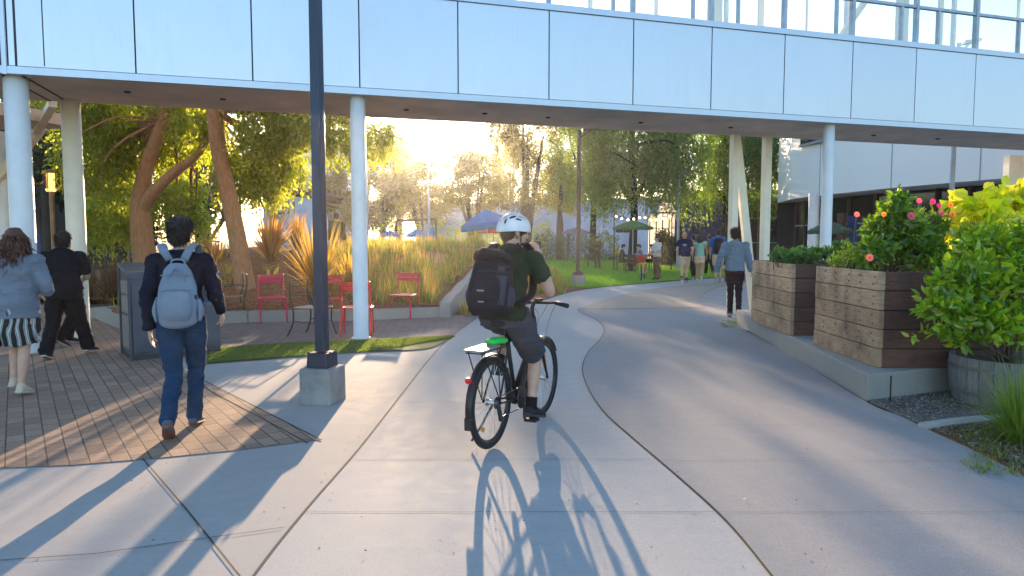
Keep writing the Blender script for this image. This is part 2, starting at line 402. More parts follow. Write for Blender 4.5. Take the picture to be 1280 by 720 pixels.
# scattered leaves and bits on the paving (one loose mass)
N = 150
px = RNG.uniform(0, 1280, N); py = RNG.uniform(395, 720, N) ** 1
V = []; Fc = []
k = 0
for x, y in zip(px, py):
    g = G(x, y); s_ = random.uniform(.003, .009); a = random.uniform(0, 6.28); dx, dy = math.cos(a) * s_, math.sin(a) * s_
    V += [(g.x - dx, g.y - dy, .016), (g.x + dy * .5, g.y - dx * .5, .022), (g.x + dx, g.y + dy, .018), (g.x - dy * .5, g.y + dx * .5, .017)]; Fc.append((k, k + 1, k + 2, k + 3)); k += 4
M['litter'] = leafmat('dry_leaf', [(.10, .06, .03), (.2, .12, .05), (.06, .05, .03)], .2)
npmesh('leaf_litter', V, Fc, M['litter'], kind='stuff', label='tiny dry leaves and specks scattered over the concrete paths')

# ------------------------------------------------------------------ planted mound on the left
CURB = [(-15.0, 17.5), (-7.6, 14.6)] + [tuple(G(118, 398).xy)] + [tuple(G(150, 412).xy), tuple(G(215, 407).xy), tuple(G(310, 403).xy), tuple(G(430, 401.5).xy), tuple(G(553, 396.5).xy)]
WALL = [G(546, 396), G(556, 386), G(568, 372), G(582, 356), G(596, 344), G(606, 338)]   # ground line of the curved wall
WALL = [Vector((-1.42, 13.3, 0)), Vector((-1.36, 14.5, 0)), Vector((-1.22, 16, 0)), Vector((-1.02, 18, 0)), Vector((-.92, 20, 0)), Vector((-.9, 23, 0))]
WALLH = [.30, .40, .56, .80, 1.0, 1.15]
def curb_y(x):
    for i in range(len(CURB) - 1):
        a, c = CURB[i], CURB[i + 1]
        if a[0] <= x <= c[0]: return a[1] + (c[1] - a[1]) * (x - a[0]) / (c[0] - a[0] + 1e-9)
    return CURB[-1][1] if x > CURB[-1][0] else CURB[0][1]
def mound(x, y):
    d = y - curb_y(x)
    h = .17 + .175 * max(0, d) if d < 6 else 1.22 + .02 * min(d - 6, 5)
    if y > 27: h = max(.0, h - .16 * (y - 27))
    h += .05 * noise.noise(Vector((x * .9, y * .9, 0))) + .02 * noise.noise(Vector((x * 4, y * 4, 3)))
    if x > -3.4 and y < 23:   # meets the wall's own height
        w = min(1, (x + 3.4) / 2.0); yy = min(max(y, 13.3), 23)
        hh = np.interp(yy, [p.y for p in WALL], WALLH) - .06; h = h * (1 - w) + hh * w
    if x < -9: h *= max(.25, 1 - (-9 - x) * .12)
    return h
nx, ny = 90, 110
V = []; Fc = []
def wall_x(y): return float(np.interp(y, [p.y for p in WALL], [p.x for p in WALL]))
for j in range(ny + 1):
    for i in range(nx + 1):
        x0 = -15; x1 = None
        u = i / nx; v = j / ny
        # columns run from the kerb back to y = 34
        yy = None
        xr = -1.42 if v < .02 else None
        x = x0 + (-1.42 - x0) * u
        y = curb_y(x) + .06 + (34 - curb_y(x)) * (v ** 1.3)
        x = x + (wall_x(min(max(y, 13.3), 23)) + 1.42) * u ** 6
        V.append((x, y, mound(x, y)))
for j in range(ny):
    for i in range(nx):
        a = j * (nx + 1) + i; Fc.append((a, a + 1, a + nx + 2, a + nx + 1))
npmesh('planting_mound', V, Fc, M['mulch'], smooth=True, kind='structure')
# kerb round the mound
kb = MB()
for i in range(2, len(CURB) - 1):
    a, c = Vector((*CURB[i], 0)), Vector((*CURB[i + 1], 0)); d = (c - a).normalized(); n = Vector((-d.y, d.x, 0))
    gap = d * .004
    q = [a + gap, c - gap, c - gap + n * .2, a + gap + n * .2]
    kb.prism([(p.x, p.y) for p in q], -.02, .21 - i * .001)
a, c = Vector((*CURB[2], 0)), Vector((*CURB[1], 0)); kb.prism([(a.x - .1, a.y), (a.x + .1, a.y), (c.x + .1, c.y), (c.x - .1, c.y)], -.02, .205)
kb.build('planter_kerb', M['kerb'], bevel=.012, label='low concrete kerb holding the mulch bed behind the red chairs', cat='kerb')
wb = MB(); WP = catmull(WALL, 5); WH = interp(WALLH, 5); vs = []
for i, (p, h) in enumerate(zip(WP, WH)):
    d = (WP[min(i + 1, len(WP) - 1)] - WP[max(i - 1, 0)]).normalized(); n = Vector((d.y, -d.x, 0)); w = .22
    vs += [(p.x, p.y, -.03), (p.x, p.y, h), (p.x + n.x * w, p.y + n.y * w, h), (p.x + n.x * w, p.y + n.y * w, -.03)]
k = len(WP); fs = [(i * 4 + j, i * 4 + (j + 1) % 4, i * 4 + 4 + (j + 1) % 4, i * 4 + 4 + j) for i in range(k - 1) for j in range(4)] + [(0, 1, 2, 3), ((k - 1) * 4, (k - 1) * 4 + 1, (k - 1) * 4 + 2, (k - 1) * 4 + 3)]
wb.add(vs, fs); wb.build('curved_wall', M['kerb'], bevel=.015, label='curved concrete wall climbing beside the grass mound behind the cyclist', cat='wall')
# low bed right of the wall, down to the path
LB = [(-1.22, 13.45)] + [tuple(G(598, 393).xy)] + [tuple(G(*p).xy) for p in [(640, 385), (675, 376), (715, 364), (735, 361), (705, 357), (680, 347), (660, 330), (640, 322)]] + [(-.7, 60), (-3, 60), (-3, 30), (-.72, 23), (-.80, 18)]
sheet('path_bed', LB, .012, M['mulch'])
# right-hand ledge
LE = [Vector((3.36, 6.38, 0)), Vector((4.10, 12.4, 0)), Vector((6.5, 12.6, 0)), Vector((6.5, 7.6, 0)), Vector((4.5, 6.84, 0))]
b = MB(); b.prism([(p.x, p.y) for p in LE], -.02, .25)
o = b.build('concrete_ledge', M['kerb'], bevel=.015, label='low concrete ledge under the two wooden planters on the right', cat='ledge')
b = MB(); jx = G(1113, 502); b.box((jx.x, jx.y + .004, .125), (.008, .012, .24), rz=R(22)); b.build('joint', M['joint'], o)
# ------------------------------------------------------------------ the footbridge
K = .30; C0 = 10.83; UD = Vector((1, K, 0)).normalized(); ND = Vector((-UD.y, UD.x, 0)); ANG = math.atan(K)
BH = CAMZ + 2.125; PANH = 1.47
def BP(X, off=0, z=0):         # point on the bridge front line at world x = X, off metres behind it
    p = Vector((X, C0 + K * X, 0)) + ND * off; p.z = z; return p
def panelmat(name, col, rough, metal):
    t = NT(name); c = t.coord(); big = t.noise(c, .5, 3, .5); sm = t.noise(t.coord(scale=(1, 1, .25)), 9, 5, .6)
    cc = t.mix(t.ramp(sm, [(.35, (.06,) * 3), (.6, (0, 0, 0))]), col, tuple(x * .8 for x in col))
    g = t.n('ShaderNodeNewGeometry').outputs['Random Per Island']
    r = t.n('ShaderNodeMapRange'); r.inputs[3].default_value = rough - .04; r.inputs[4].default_value = rough + .1; t.l(sm, r.inputs[0])
    oi = t.n('ShaderNodeObjectInfo').outputs['Random']; cc = t.mix(t.ramp(oi, [(0, (0, 0, 0)), (1, (.35,) * 3)]), cc, tuple(x * .82 for x in col))
    st = t.noise(t.coord(scale=(1, 1, .06)), 30, 5, .7); cc = t.mix(t.ramp(st, [(.55, (0, 0, 0)), (.8, (.25,) * 3)]), cc, tuple(x * .6 for x in col))
    t.bsdf(cc, r.outputs[0], metal, bump=big, bstr=.09, bdist=.03); return t.m
M['panel'] = panelmat('silver_panel', (.54, .585, .67), .32, .7)
M['trim'] = panelmat('silver_trim', (.52, .60, .72), .4, .6)
M['seam'] = mat('panel_seam', (.03, .035, .05), .7)
M['soffit'] = mat('soffit_render', (.78, .60, .47), .8, vs=1.2, bs=80)
M['col_white'] = mat('white_column_paint', (.74, .75, .77), .45, vs=3, var=.06, bs=200, bstr=.05)
M['col_warm_lit'] = mat('warm_lit_column_paint', (.84, .74, .58), .5, vs=3, var=.06, bs=200, bstr=.05)  # warm light reflected onto the columns is put into this base colour
M['glass'] = glassmat('bridge_glass', (.92, .96, .95), .2)
M['mull'] = mat('mullion_metal', (.35, .40, .48), .4, .5, bstr=0)
M['ceil'] = mat('white_ceiling', (.75, .74, .70), .8)
M['darkmetal'] = mat('dark_metal', (.05, .05, .055), .5, .3)
bridge = thing('pedestrian_bridge', 'silver panelled footbridge crossing over the paths on slim white columns', 'bridge', BP(0))
def slab(b, X0, X1, o0, o1, z0, z1):
    q = [BP(X0, o0), BP(X1, o0), BP(X1, o1), BP(X0, o1)]; b.prism([(p.x, p.y) for p in q], z0, z1)
XJ = [-.819 + 1.405 * i for i in range(-12, 20)]
BW = 1.85
ztop = BH + PANH
for i in range(len(XJ) - 1):
    a, c = XJ[i] + .008, XJ[i + 1] - .008
    b = MB()
    if abs(XJ[i + 1] + 6.43) < .3 or abs(XJ[i] + 6.43) < .3 and False: pass
    slab(b, a, c, 0, .05, BH + .10, ztop)
    b.build('fascia_panel', M['panel'], bridge, bevel=.004)
b = MB(); slab(b, XJ[0], XJ[-1], .03, .06, BH + .1, ztop); b.build('panel_seam', M['seam'], bridge)
b = MB(); slab(b, XJ[0], XJ[-1], -.012, .07, BH, BH + .093); b.build('bottom_rail', M['trim'], bridge)
b = MB(); slab(b, XJ[0], XJ[-1], -.03, .12, ztop + .004, ztop + .10); b.build('sill', M['trim'], bridge)
b = MB(); slab(b, XJ[0], XJ[-1], .072, BW, BH - .0, BH + .3); b.build('soffit', M['soffit'], bridge)
b = MB(); slab(b, XJ[0], XJ[-1], BW - .08, BW - .002, BH + .31, ztop); b.build('rear_fascia', M['panel'], bridge)
b = MB(); slab(b, XJ[0], XJ[-1], .13, BW - .1, BH + 1.0, BH + 1.1); b.build('bridge_floor', M['soffit'], bridge)
zt = ztop + 2.3
b = MB(); slab(b, XJ[0], XJ[-1], -.1, BW + .1, zt + .1, zt + .5); b.build('roof', M['panel'], bridge)
b = MB(); slab(b, XJ[0], XJ[-1], .02, BW - .02, zt + .02, zt + .095); b.build('ceiling', M['ceil'], bridge)
# fixed steel joints near the left end
for X in (-6.35, -6.52):
    b = MB(); slab(b, X - .012, X + .012, -.006, .004, BH + .1, ztop); b.build('panel_seam', M['seam'], bridge)
for X in (-6.05, -6.62, -7.22, -7.30):
    b = MB(); slab(b, X - .006, X + .006, -.003, .004, BH + .12, ztop); b.build('panel_seam', M['seam'], bridge)
b = MB(); slab(b, -6.5, -6.45, -.02, -.005, BH - .01, ztop); b.build('joint_cover', M['trim'], bridge)
b = MB()
for X in (-6.32, -6.55): slab(b, X, X + .02, .08, BW - .02, BH - .012, BH - .003)
b.build('soffit_joint', M['seam'], bridge)
# windows, one bay per panel: frame, panes
for i in range(4, len(XJ) - 1):
    a, c = XJ[i], XJ[i + 1]
    b = MB(); slab(b, a - .03, a + .03, .0, .09, ztop + .1, zt + .1); slab(b, a + .031, c - .031, .01, .08, ztop + .74, ztop + .79)
    s2 = a + (.45 if i % 3 == 0 else .95) * 1.405 * .8
    slab(b, s2 - .02, s2 + .02, .01, .08, ztop + .1, ztop + .739)
    fr = b.build('window_frame', M['mull'], bridge)
    b = MB(); slab(b, a + .032, c - .032, .04, .048, ztop + .1, zt + .02); b.build('window_pane', M['glass'], fr)
for i in range(4, len(XJ) - 1, 2):
    a, c = XJ[i], XJ[i + 2] if i + 2 < len(XJ) else XJ[i + 1]
    b = MB(); slab(b, a - .03, a + .03, BW - .09, BW, ztop, zt + .1); slab(b, a + .031, c - .031, BW - .08, BW - .01, ztop + .1, ztop + .2)
    b.build('rear_window_frame', M['ceil'], bridge)
for X in (6.6,):
    b = MB(); b.bar(BP(X, BW - .3, ztop - .3), BP(X + 1.9, BW - .3, zt), .1); b.build('diagonal_brace', M['col_warm_lit'], bridge)
b = MB()
for i in range(11): slab(b, 3.0 + i * 1.07, 3.0 + i * 1.07 + (.06, .3, .12, .03)[i % 4], BW - .6, BW - .56, BH + 1.2, zt)
b.build('interior_screen', M['col_warm_lit'], bridge)
# soffit fittings
for X, o in ((-5.3, .75), (-4.1, .9), (-1.45, .95), (-.2, .9), (.9, .95), (2.6, .95), (4.4, .95), (7.6, .95), (9.2, .95)):
    b = MB(); p = BP(X, o); b.lathe([(.035, BH - .022), (.05, BH - .004)], (p.x, p.y, 0), 12); b.build('soffit_fitting', M['darkmetal'], bridge)
# columns
def column(px, off, w, m, z1=None, round_=True, Y=None):
    u = (px - 640) / F      # ground position of the column's axis on the bridge line + off
    # BP(X,off): x = X - off*sinA , y = C0+K X + off cosA ; want x/y = u at mid height
    sA, cA = math.sin(ANG), math.cos(ANG)
    X = (u * (C0 + off * cA) + off * sA) / (1 - u * K)
    p = BP(X, off); b = MB()
    if round_: b.lathe([(w / 2 + .03, 0), (w / 2 + .03, .04), (w / 2, .045), (w / 2, 2), (w / 2, BH + .01)], (p.x, p.y, 0), 28)
    else: b.box((p.x, p.y, BH / 2), (w, w, BH + .02), rz=ANG)
    return b.build('column', m, bridge, smooth=False), p
for px, off, w, m, rd in ((31, .25, .285, M['col_white'], True), (97, 1.72, .27, M['col_warm_lit'], True), (450, .22, .225, M['col_white'], True),
                          (1031, .2, .20, M['col_white'], True), (955, 1.72, .145, M['col_warm_lit'], False), (915, 1.72, .14, M['col_warm_lit'], False)):
    o, p = column(px, off, w, m, round_=rd)
    if rd:
        me = o.data; me.polygons.foreach_set('use_smooth', [abs(pp.normal.z) < .5 for pp in me.polygons])
    if px == 915: p915 = p
b = MB(); q = Vector((p915.x + .02, p915.y + .0, BH)); e = P(943, 388, p915.y + .1); b.bar(q, (e.x, p915.y + .1, .0), .15, .15, up=(0, 1, 0)); b.build('slanted_column', M['col_warm_lit'], bridge)
b = MB(); e = P(1262, 190, 17.6); b.bar((e.x - .1, 17.4, 0), (e.x - .1, 17.4, BH), .22, .22, up=(0, 1, 0)); b.bar((e.x + .1, 17.5, BH), (e.x + .75, 17.7, 0), .2, .2, up=(0, 1, 0)); b.build('slanted_column', M['col_warm_lit'], bridge)
# deck and beams that join the bridge on the far left
land = thing('landing_deck', 'raised deck and steel beams joining the bridge at the far left', 'walkway', (-9.5, 11, 0))
b = MB(); b.prism([(-16, 10.2), (-8.6, 10.3), (-7.85, 12.6), (-16, 13.2)], BH - .10, BH + .1); b.build('deck', M['soffit'], land)
b = MB(); b.bar(P(-60, 152, 13.2), P(86, 155, 13.2), .14, .14); b.build('cross_beam', M['col_warm_lit'], land)
b = MB(); b.bar(P(-20, 245, 12.9), P(52, 158, 12.9), .16, .16); b.build('brace', M['col_warm_lit'], land)
b = MB(); b.bar(P(45, 165, 12.7), P(66, 130, 11.0), .12, .1); b.build('brace', M['col_warm_lit'], land)
b = MB(); g = P(2, 205, 13.0); b.lathe([(.11, 0), (.11, BH - .1)], (g.x, g.y, 0), 20); b.build('post', M['col_white'], land)

# ------------------------------------------------------------------ buildings
M['white_clad'] = panelmat('white_cladding', (.86, .86, .87), .55, .1)
M['dark_glass'] = mat('dark_window_glass', (.02, .022, .028), .08, vs=.5, bstr=0)
M['frame_dk'] = mat('dark_window_frame', (.06, .045, .045), .5)
M['maroon'] = mat('dark_maroon_wall', (.09, .03, .028), .6, vs=1)
M['blue'] = mat('deep_blue_wall', (.035, .075, .33), .6, vs=.6)
M['paleblue'] = mat('pale_blue_metal_wall', (.42, .50, .66), .5, .1, vs=.4)
M['tan'] = mat('tan_wall', (.42, .34, .26), .8, vs=.8)
M['darkwall'] = mat('dark_brown_wall', (.055, .04, .04), .8, vs=.6)
wbld = thing('curved_building', 'white curved upper storey over dark glazing behind the planters', 'building', (14, 30, 0))
HB = 3.35
pts = [P(989, 200, 31.0), P(1012, 200, 29.2), P(1060, 200, 26.6), P(1115, 200, 24.3), P(1180, 200, 22.3), P(1250, 200, 20.6), P(1330, 200, 19.0), P(1500, 200, 17.2)]
front = [(p.x, p.y) for p in catmull([Vector((p.x, p.y, 0)) for p in pts], 3)]
back = [(front[-1][0] + 6, front[-1][1] + 20), (front[0][0] + 6, front[0][1] + 14), (front[0][0] + .6, front[0][1] + 3)]
b = MB(); b.prism(front + back, HB, 6.75); b.build('upper_storey', M['white_clad'], wbld)
for i in (4, 9, 14, 19):
    p = front[i]; b = MB(); b.box((p[0], p[1], 5.05), (.03, .03, 3.38)); b.build('panel_seam', M['mull'], wbld)
ins = [(x + 1.2, y + 2.2) for x, y in front]
b = MB(); b.prism(ins + back, 0, HB - .01); b.build('ground_storey', M['dark_glass'], wbld)
for i in range(0, len(ins) - 1, 2):
    b = MB(); b.box((ins[i][0] - .05, ins[i][1] - .05, HB / 2), (.1, .1, HB)); b.build('mullion', M['frame_dk'] if i % 4 else M['maroon'], wbld)
b = MB()
for i in range(len(ins) - 1): b.bar((ins[i][0] - .04, ins[i][1] - .06, 2.2), (ins[i + 1][0] - .04, ins[i + 1][1] - .06, 2.2), .06)
b.build('transom', M['mull'], wbld)
a_, c_2 = P(1002, 183, 29.8), P(1028, 183, 28.1)
b = MB(); b.bar((a_.x - .05, a_.y - .12, 6.15), (c_2.x, c_2.y - .12, 6.15), .08, 1.3, up=(0, 1, 0)) if False else None
mid = (a_ + c_2) / 2; ang = math.atan2(c_2.y - a_.y, c_2.x - a_.x)
b.box((mid.x - .03, mid.y - .06, 6.15), ((c_2 - a_).length, .12, 1.1), rz=ang); wf = b.build('window', M['dark_glass'], wbld)
b = MB(); b.box((mid.x - .05, mid.y - .1, 5.55), ((c_2 - a_).length + .2, .14, .1), rz=ang); b.build('frame', M['mull'], wf)
g = P(1017, 270, 27.0); b = MB(); b.lathe([(.2, 0), (.2, HB)], (g.x, g.y, 0), 20); b.build('column', M['col_white'], wbld, smooth=False)
for px_, h_, m_ in ((1052, 2.6, M['maroon']), (1066, 2.5, M['blue'])):
    g = P(px_, 270, 27.6); b = MB(); b.box((g.x, g.y, h_ / 2), (.5, .1, h_), rz=ang); b.build('doorway_panel', m_, wbld)

def simple_wall(name, label, cat, x0, x1, Y0, Y1, ytop, ybot, m, depth=6, base=0.0, **kw):
    a, c = P(x0, 300, Y0), P(x1, 300, Y1); zt_ = CAMZ + (300 - ytop) * ((Y0 + Y1) / 2) / F
    th = thing(name, label, cat, ((a.x + c.x) / 2, (Y0 + Y1) / 2, 0)); b = MB()
    b.prism([(a.x, a.y), (c.x, c.y), (c.x, c.y + depth), (a.x, a.y + depth)], -.02, zt_); b.build('wall', m, th)
    return th, zt_
# long pale blue building far behind the trees, with tan base
th, z_ = simple_wall('long_building', 'long pale blue building far behind the lawn trees', 'building', 520, 860, 86, 70, 252, 0, M['paleblue'], 10)
for i, (x0, x1) in enumerate(((590, 622), (640, 672), (680, 705), (708, 720), (736, 765))):
    a, c = P(x0, 300, 76), P(x1, 300, 76 - .5); yb = 72.5 - i * .0
    b = MB(); yy = 86 - (x0 - 520) / 340 * 16 - .35 - (a.x * 0); a = P(x0, 300, yy); c = P(x1, 300, yy)
    b.box(((a.x + c.x) / 2, yy - .4, 1.35), (c.x - a.x, .5, 2.7)); b.build('ground_floor_bay', (M['tan'], M['darkwall'])[i % 2], th)
b = MB()
for i in range(12):
    x = 525 + i * 28; yy = 86 - (x - 520) / 340 * 16; p = P(x, 300, yy); b.box((p.x, yy - .06, z_ / 2 + .2), (.12, .1, z_ - .6))
b.build('wall_rib', M['mull'], th)
th2, z2 = simple_wall('blue_building', 'deep blue wall at the end of the path behind the walkers', 'building', 843, 990, 47, 46, 238, 0, M['blue'], 5)
b = MB()
for i in range(8):
    x = 850 + i * 19; p = P(x, 300, 46.8); b.box((p.x, 46.85, z2 / 2), (.04, .3, z2 - .05))
b.build('wall_seam', M['frame_dk'], th2)
a, c = P(925, 300, 44), P(1010, 300, 43)
dk = thing('cafe_building', 'dark glazed cafe front under the trees beside the blue wall', 'building', (a.x, 44, 0))
b = MB(); b.prism([(a.x, 44), (c.x + 1, 43), (c.x + 2, 46), (a.x, 46)], 0, 4.0); b.build('wall', M['darkwall'], dk)
b = MB(); b.bar((a.x, 43.9, 2.9), (c.x + 1, 42.9, 2.9), .08); b.bar((a.x, 43.9, 1.35), (c.x + 1, 42.9, 1.35), .06)
for i in range(6): b.box((a.x + .1 + i * .95, 43.86 - i * .1, 2), (.06, .06, 4))
b.build('window_frame', M['mull'], dk)
# lit glass entrance
ge = thing('glass_entrance', 'warmly lit glass entrance box left of the blue wall', 'entrance', P(830, 300, 46)); ROOTM[ge.name] = Matrix.Translation(ge.location)
M['warm'] = emit('warm_interior_light', (1.0, .72, .42), .55)
a, c = P(812, 300, 45), P(844, 300, 45)
b = MB(); b.box(((a.x + c.x) / 2, 45.6, 1.6), (c.x - a.x - .1, .1, 3.1)); b.build('lit_interior', M['warm'], ge)
b = MB()
for i in range(5): b.box((a.x + (c.x - a.x) * i / 4, 45, 1.7), (.07, .1, 3.4))
b.box(((a.x + c.x) / 2, 45, 3.3), (c.x - a.x, .11, .1)); b.box(((a.x + c.x) / 2, 44.5, 4.05), (c.x - a.x + .6, 1.6, .1)); b.box(((a.x + c.x) / 2, 45, 2.3), (c.x - a.x, .06, .05)); b.build('frame', M['frame_dk'], ge)
# dark service building far left
th3, z3 = simple_wall('service_building', 'dark building in the shade at the far left behind the columns', 'building', -260, 120, 33, 36, 215, 0, M['darkwall'], 6)
b = MB(); a = P(40, 300, 33.5); b.box((a.x, 33.4, 1.3), (1.6, .3, 2.2)); b.build('door', M['blue'], th3)
th4, z4 = simple_wall('pale_building', 'pale blue building glimpsed through the leaves left of the lamp post', 'building', 330, 415, 62, 60, 178, 0, M['paleblue'], 8)
b = MB()
for i in range(3):
    p = P(350 + i * 24, 230, 60.4); b.box((p.x, 60.6, p.z), (1.0, .4, 2.2))
b.build('window', M['dark_glass'], th4)
# ------------------------------------------------------------------ leaves and trees
def leaves(Pn, D, L, wr=.4, bend=.0, rng=RNG):
    n = len(Pn); D = D / (np.linalg.norm(D, axis=1, keepdims=True) + 1e-9)
    q = rng.normal(size=(n, 3)); S = np.cross(D, q); S /= (np.linalg.norm(S, axis=1, keepdims=True) + 1e-9)
    N = np.cross(S, D)
    L = np.asarray(L).reshape(-1, 1); W = L * wr * .5
    a = Pn; b = Pn + D * L * .45 + S * W + N * L * bend; c = Pn + D * L - N * L * bend; d = Pn + D * L * .45 - S * W + N * L * bend
    V = np.stack([a, b, c, d], 1).reshape(-1, 3); Fq = np.arange(n * 4).reshape(-1, 4)
    return V, Fq
def crown_points(clusters, n, rng, shell=.45):
    """clusters: list of (centre, (rx,ry,rz)); leaves gather in random sub-clumps inside each"""
    out = []; vol = np.array([r[0] * r[1] * r[2] for _, r in clusters]) ** .75; vol /= vol.sum()
    for (c, r), w in zip(clusters, vol):
        m = max(20, int(n * w)); k = max(6, int(m / 90))
        u = rng.normal(size=(k, 3)); u /= np.linalg.norm(u, axis=1, keepdims=True); u *= (shell + (1 - shell) * rng.random((k, 1))) ** .6
        cc = np.array(c) + u * np.array(r); idx = rng.integers(0, k, m)
        s_ = np.array(r) * rng.uniform(.13, .26, (k, 1))
        out.append(cc[idx] + rng.normal(size=(m, 3)) * s_[idx])
    return np.concatenate(out)
def droop_points(clusters, nstr, per, length, rng):
    """hanging strands: returns points and directions along them"""
    PP = []; DD = []; vol = np.array([r[0] * r[1] * r[2] for _, r in clusters]) ** .7; vol /= vol.sum()
    for (c, r), w in zip(clusters, vol):
        m = max(4, int(nstr * w)); k = max(4, m // 9)
        u = rng.normal(size=(k, 3)); u /= np.linalg.norm(u, axis=1, keepdims=True); u *= rng.uniform(.55, 1.0, (k, 1))
        cc = np.array(c) + u * np.array(r); idx = rng.integers(0, k, m)
        st = cc[idx] + rng.normal(size=(m, 3)) * np.array(r) * .12
        ln = length * rng.uniform(.45, 1.25, (m, 1)); out = rng.normal(size=(m, 3)); out[:, 2] = 0; out *= .22
        for j in range(per):
            t = (j + rng.random((m, 1))) / per
            p = st + out * ln * (t ** .6) + np.array([0, 0, -1.0]) * ln * t ** 1.3 + rng.normal(size=(m, 3)) * .03
            PP.append(p); d = rng.normal(size=(m, 3)) * .55 + out + np.array([0, 0, -1.0]) * .9; DD.append(d)
    return np.concatenate(PP), np.concatenate(DD)
def bark(name, a, b_): return islandmat(name, [a, b_], .95, stretch=(3, 3, .7), grain=9, bstr=.9)
M['bark_red'] = bark('warm_bark', (.46, .25, .14), (.38, .20, .11))
M['bark'] = bark('grey_bark', (.14, .105, .08), (.12, .09, .07))
M['bark_dk'] = bark('dark_bark', (.06, .045, .035), (.05, .04, .03))
M['leaf_gold'] = leafmat('golden_green_leaf', [(.14, .15, .012), (.09, .12, .01), (.19, .19, .018), (.06, .10, .012), (.24, .22, .025)], .66, val=4.2)
M['leaf_mid'] = leafmat('mid_green_leaf', [(.035, .06, .012), (.055, .085, .015), (.025, .05, .012), (.07, .09, .02)], .45)
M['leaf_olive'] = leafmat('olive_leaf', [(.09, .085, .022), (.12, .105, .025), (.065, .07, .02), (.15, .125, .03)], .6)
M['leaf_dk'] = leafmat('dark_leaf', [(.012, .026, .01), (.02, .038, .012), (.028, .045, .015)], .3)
M['leaf_willow'] = leafmat('willow_leaf', [(.07, .11, .015), (.09, .14, .018), (.05, .085, .014), (.14, .19, .02)], .62, val=4.0)

def tree(name, label, trunks, clusters, n, leaf, m, bm, mode='clump', length=.8, per=6, group=None, base=None, wr=.4, seed=1, cat='tree'):
    rng = np.random.default_rng(seed); base = base or trunks[0][0][0]
    th = thing(name, label, cat, (base[0], base[1], 0), group=group)
    tb = MB()
    for pts, rr in trunks: tb.loft(pts, rr, n=12, k=5, cap=True)
    tk = tb.build('trunk', bm, th, smooth=True)
    # twigs from trunk ends towards clusters
    br = MB(); ends = [Vector(t[0][-1]) for t in trunks] + [Vector(t[0][-2]) for t in trunks if len(t[0]) > 2]
    for c, r in clusters:
        c = Vector(c)
        for q in range(3):
            tgt = c + Vector((rng.normal() * r[0] * .5, rng.normal() * r[1] * .5, rng.normal() * r[2] * .4))
            e = min(ends, key=lambda v: (v - tgt).length + rng.random() * .8); L = (tgt - e).length
            mid = (e + tgt) / 2 + Vector((rng.normal() * .08 * L, rng.normal() * .08 * L, .1 * L))
            r0 = min(.012 * L + .012, .07); br.tube([e, mid, tgt], [r0, r0 * .7, r0 * .25], n=6, k=4)
    br.build('branch', bm, th, smooth=True)
    if mode == 'clump':
        Pn = crown_points(clusters, n, rng); D = rng.normal(size=Pn.shape) + np.array([0, 0, -.35])
    else: Pn, D = droop_points(clusters, n // per, per, length, rng)
    L = leaf * rng.uniform(.6, 1.3, len(Pn)); V, Fq = leaves(Pn, D, L, wr, .08, rng)
    npmesh('crown', V, Fq, m, th); return th
def E(px, py, Y, rx, ry, rz):      # cluster centred on a photo pixel at depth Y, radii in photo pixels (x, z) and metres (y)
    p = P(px, py, Y); s_ = sc_at(Y); return (tuple(p), (rx * s_, ry, rz * s_))
# near left: forked tree and leaning tree with yellow-green drooping leaves
Y1 = 15.6
t1 = [([P(184, 345, Y1), P(178, 300, Y1), P(175, 262, Y1), P(176, 240, Y1), P(186, 200, Y1 - .1), P(203, 150, Y1 - .2), P(208, 90, Y1 - .3)], [.27, .24, .21, .17, .15, .13, .10]),
      ([P(178, 262, Y1), P(192, 240, Y1 - .2), P(222, 212, Y1 - .4), P(250, 189, Y1 - .5), P(280, 130, Y1 - .5)], [.15, .13, .11, .08, .05])]
cl1 = [E(120, 190, 15.5, 32, 1.2, 50), E(135, 270, 16.5, 34, .9, 28), E(160, 160, 16.5, 45, 1.4, 38), E(225, 155, 16.8, 40, 1.2, 34), E(215, 235, 17.6, 36, .9, 26), E(110, 120, 16, 50, 1.5, 40), E(235, 265, 18, 30, .8, 18), E(150, 235, 17.8, 34, .8, 30), E(190, 80, 15.5, 70, 2.0, 40)]
tree('forked_tree', 'forked tree with warm lit bark and bright yellow-green leaves behind the student', t1, cl1, 42000, .115, M['leaf_gold'], M['bark_red'], 'droop', .75, 9, seed=3, wr=.45)
Y2 = 14.4
t2 = [([P(309, 372, Y2), P(304, 345, Y2), P(297, 300, Y2), P(286, 245, Y2), P(274, 190, Y2), P(268, 140, Y2), P(262, 80, Y2)], [.25, .205, .185, .17, .16, .155, .13])]
cl2 = [E(335, 160, 15, 45, 1.2, 22), E(300, 205, 15.6, 32, 1.0, 36), E(350, 195, 15.8, 30, .8, 30), E(385, 158, 15, 40, 1.0, 16), E(430, 170, 15.5, 28, .8, 14), E(480, 165, 15.8, 22, .7, 12), E(335, 225, 16.6, 25, .6, 18), E(250, 150, 15.4, 24, .8, 20), E(370, 105, 15, 90, 2.0, 34)]
tree('leaning_tree', 'leaning bare-trunked tree with golden drooping leaves left of the lamp post', t2, cl2, 30000, .11, M['leaf_gold'], M['bark_red'], 'droop', .6, 9, seed=5, wr=.45)
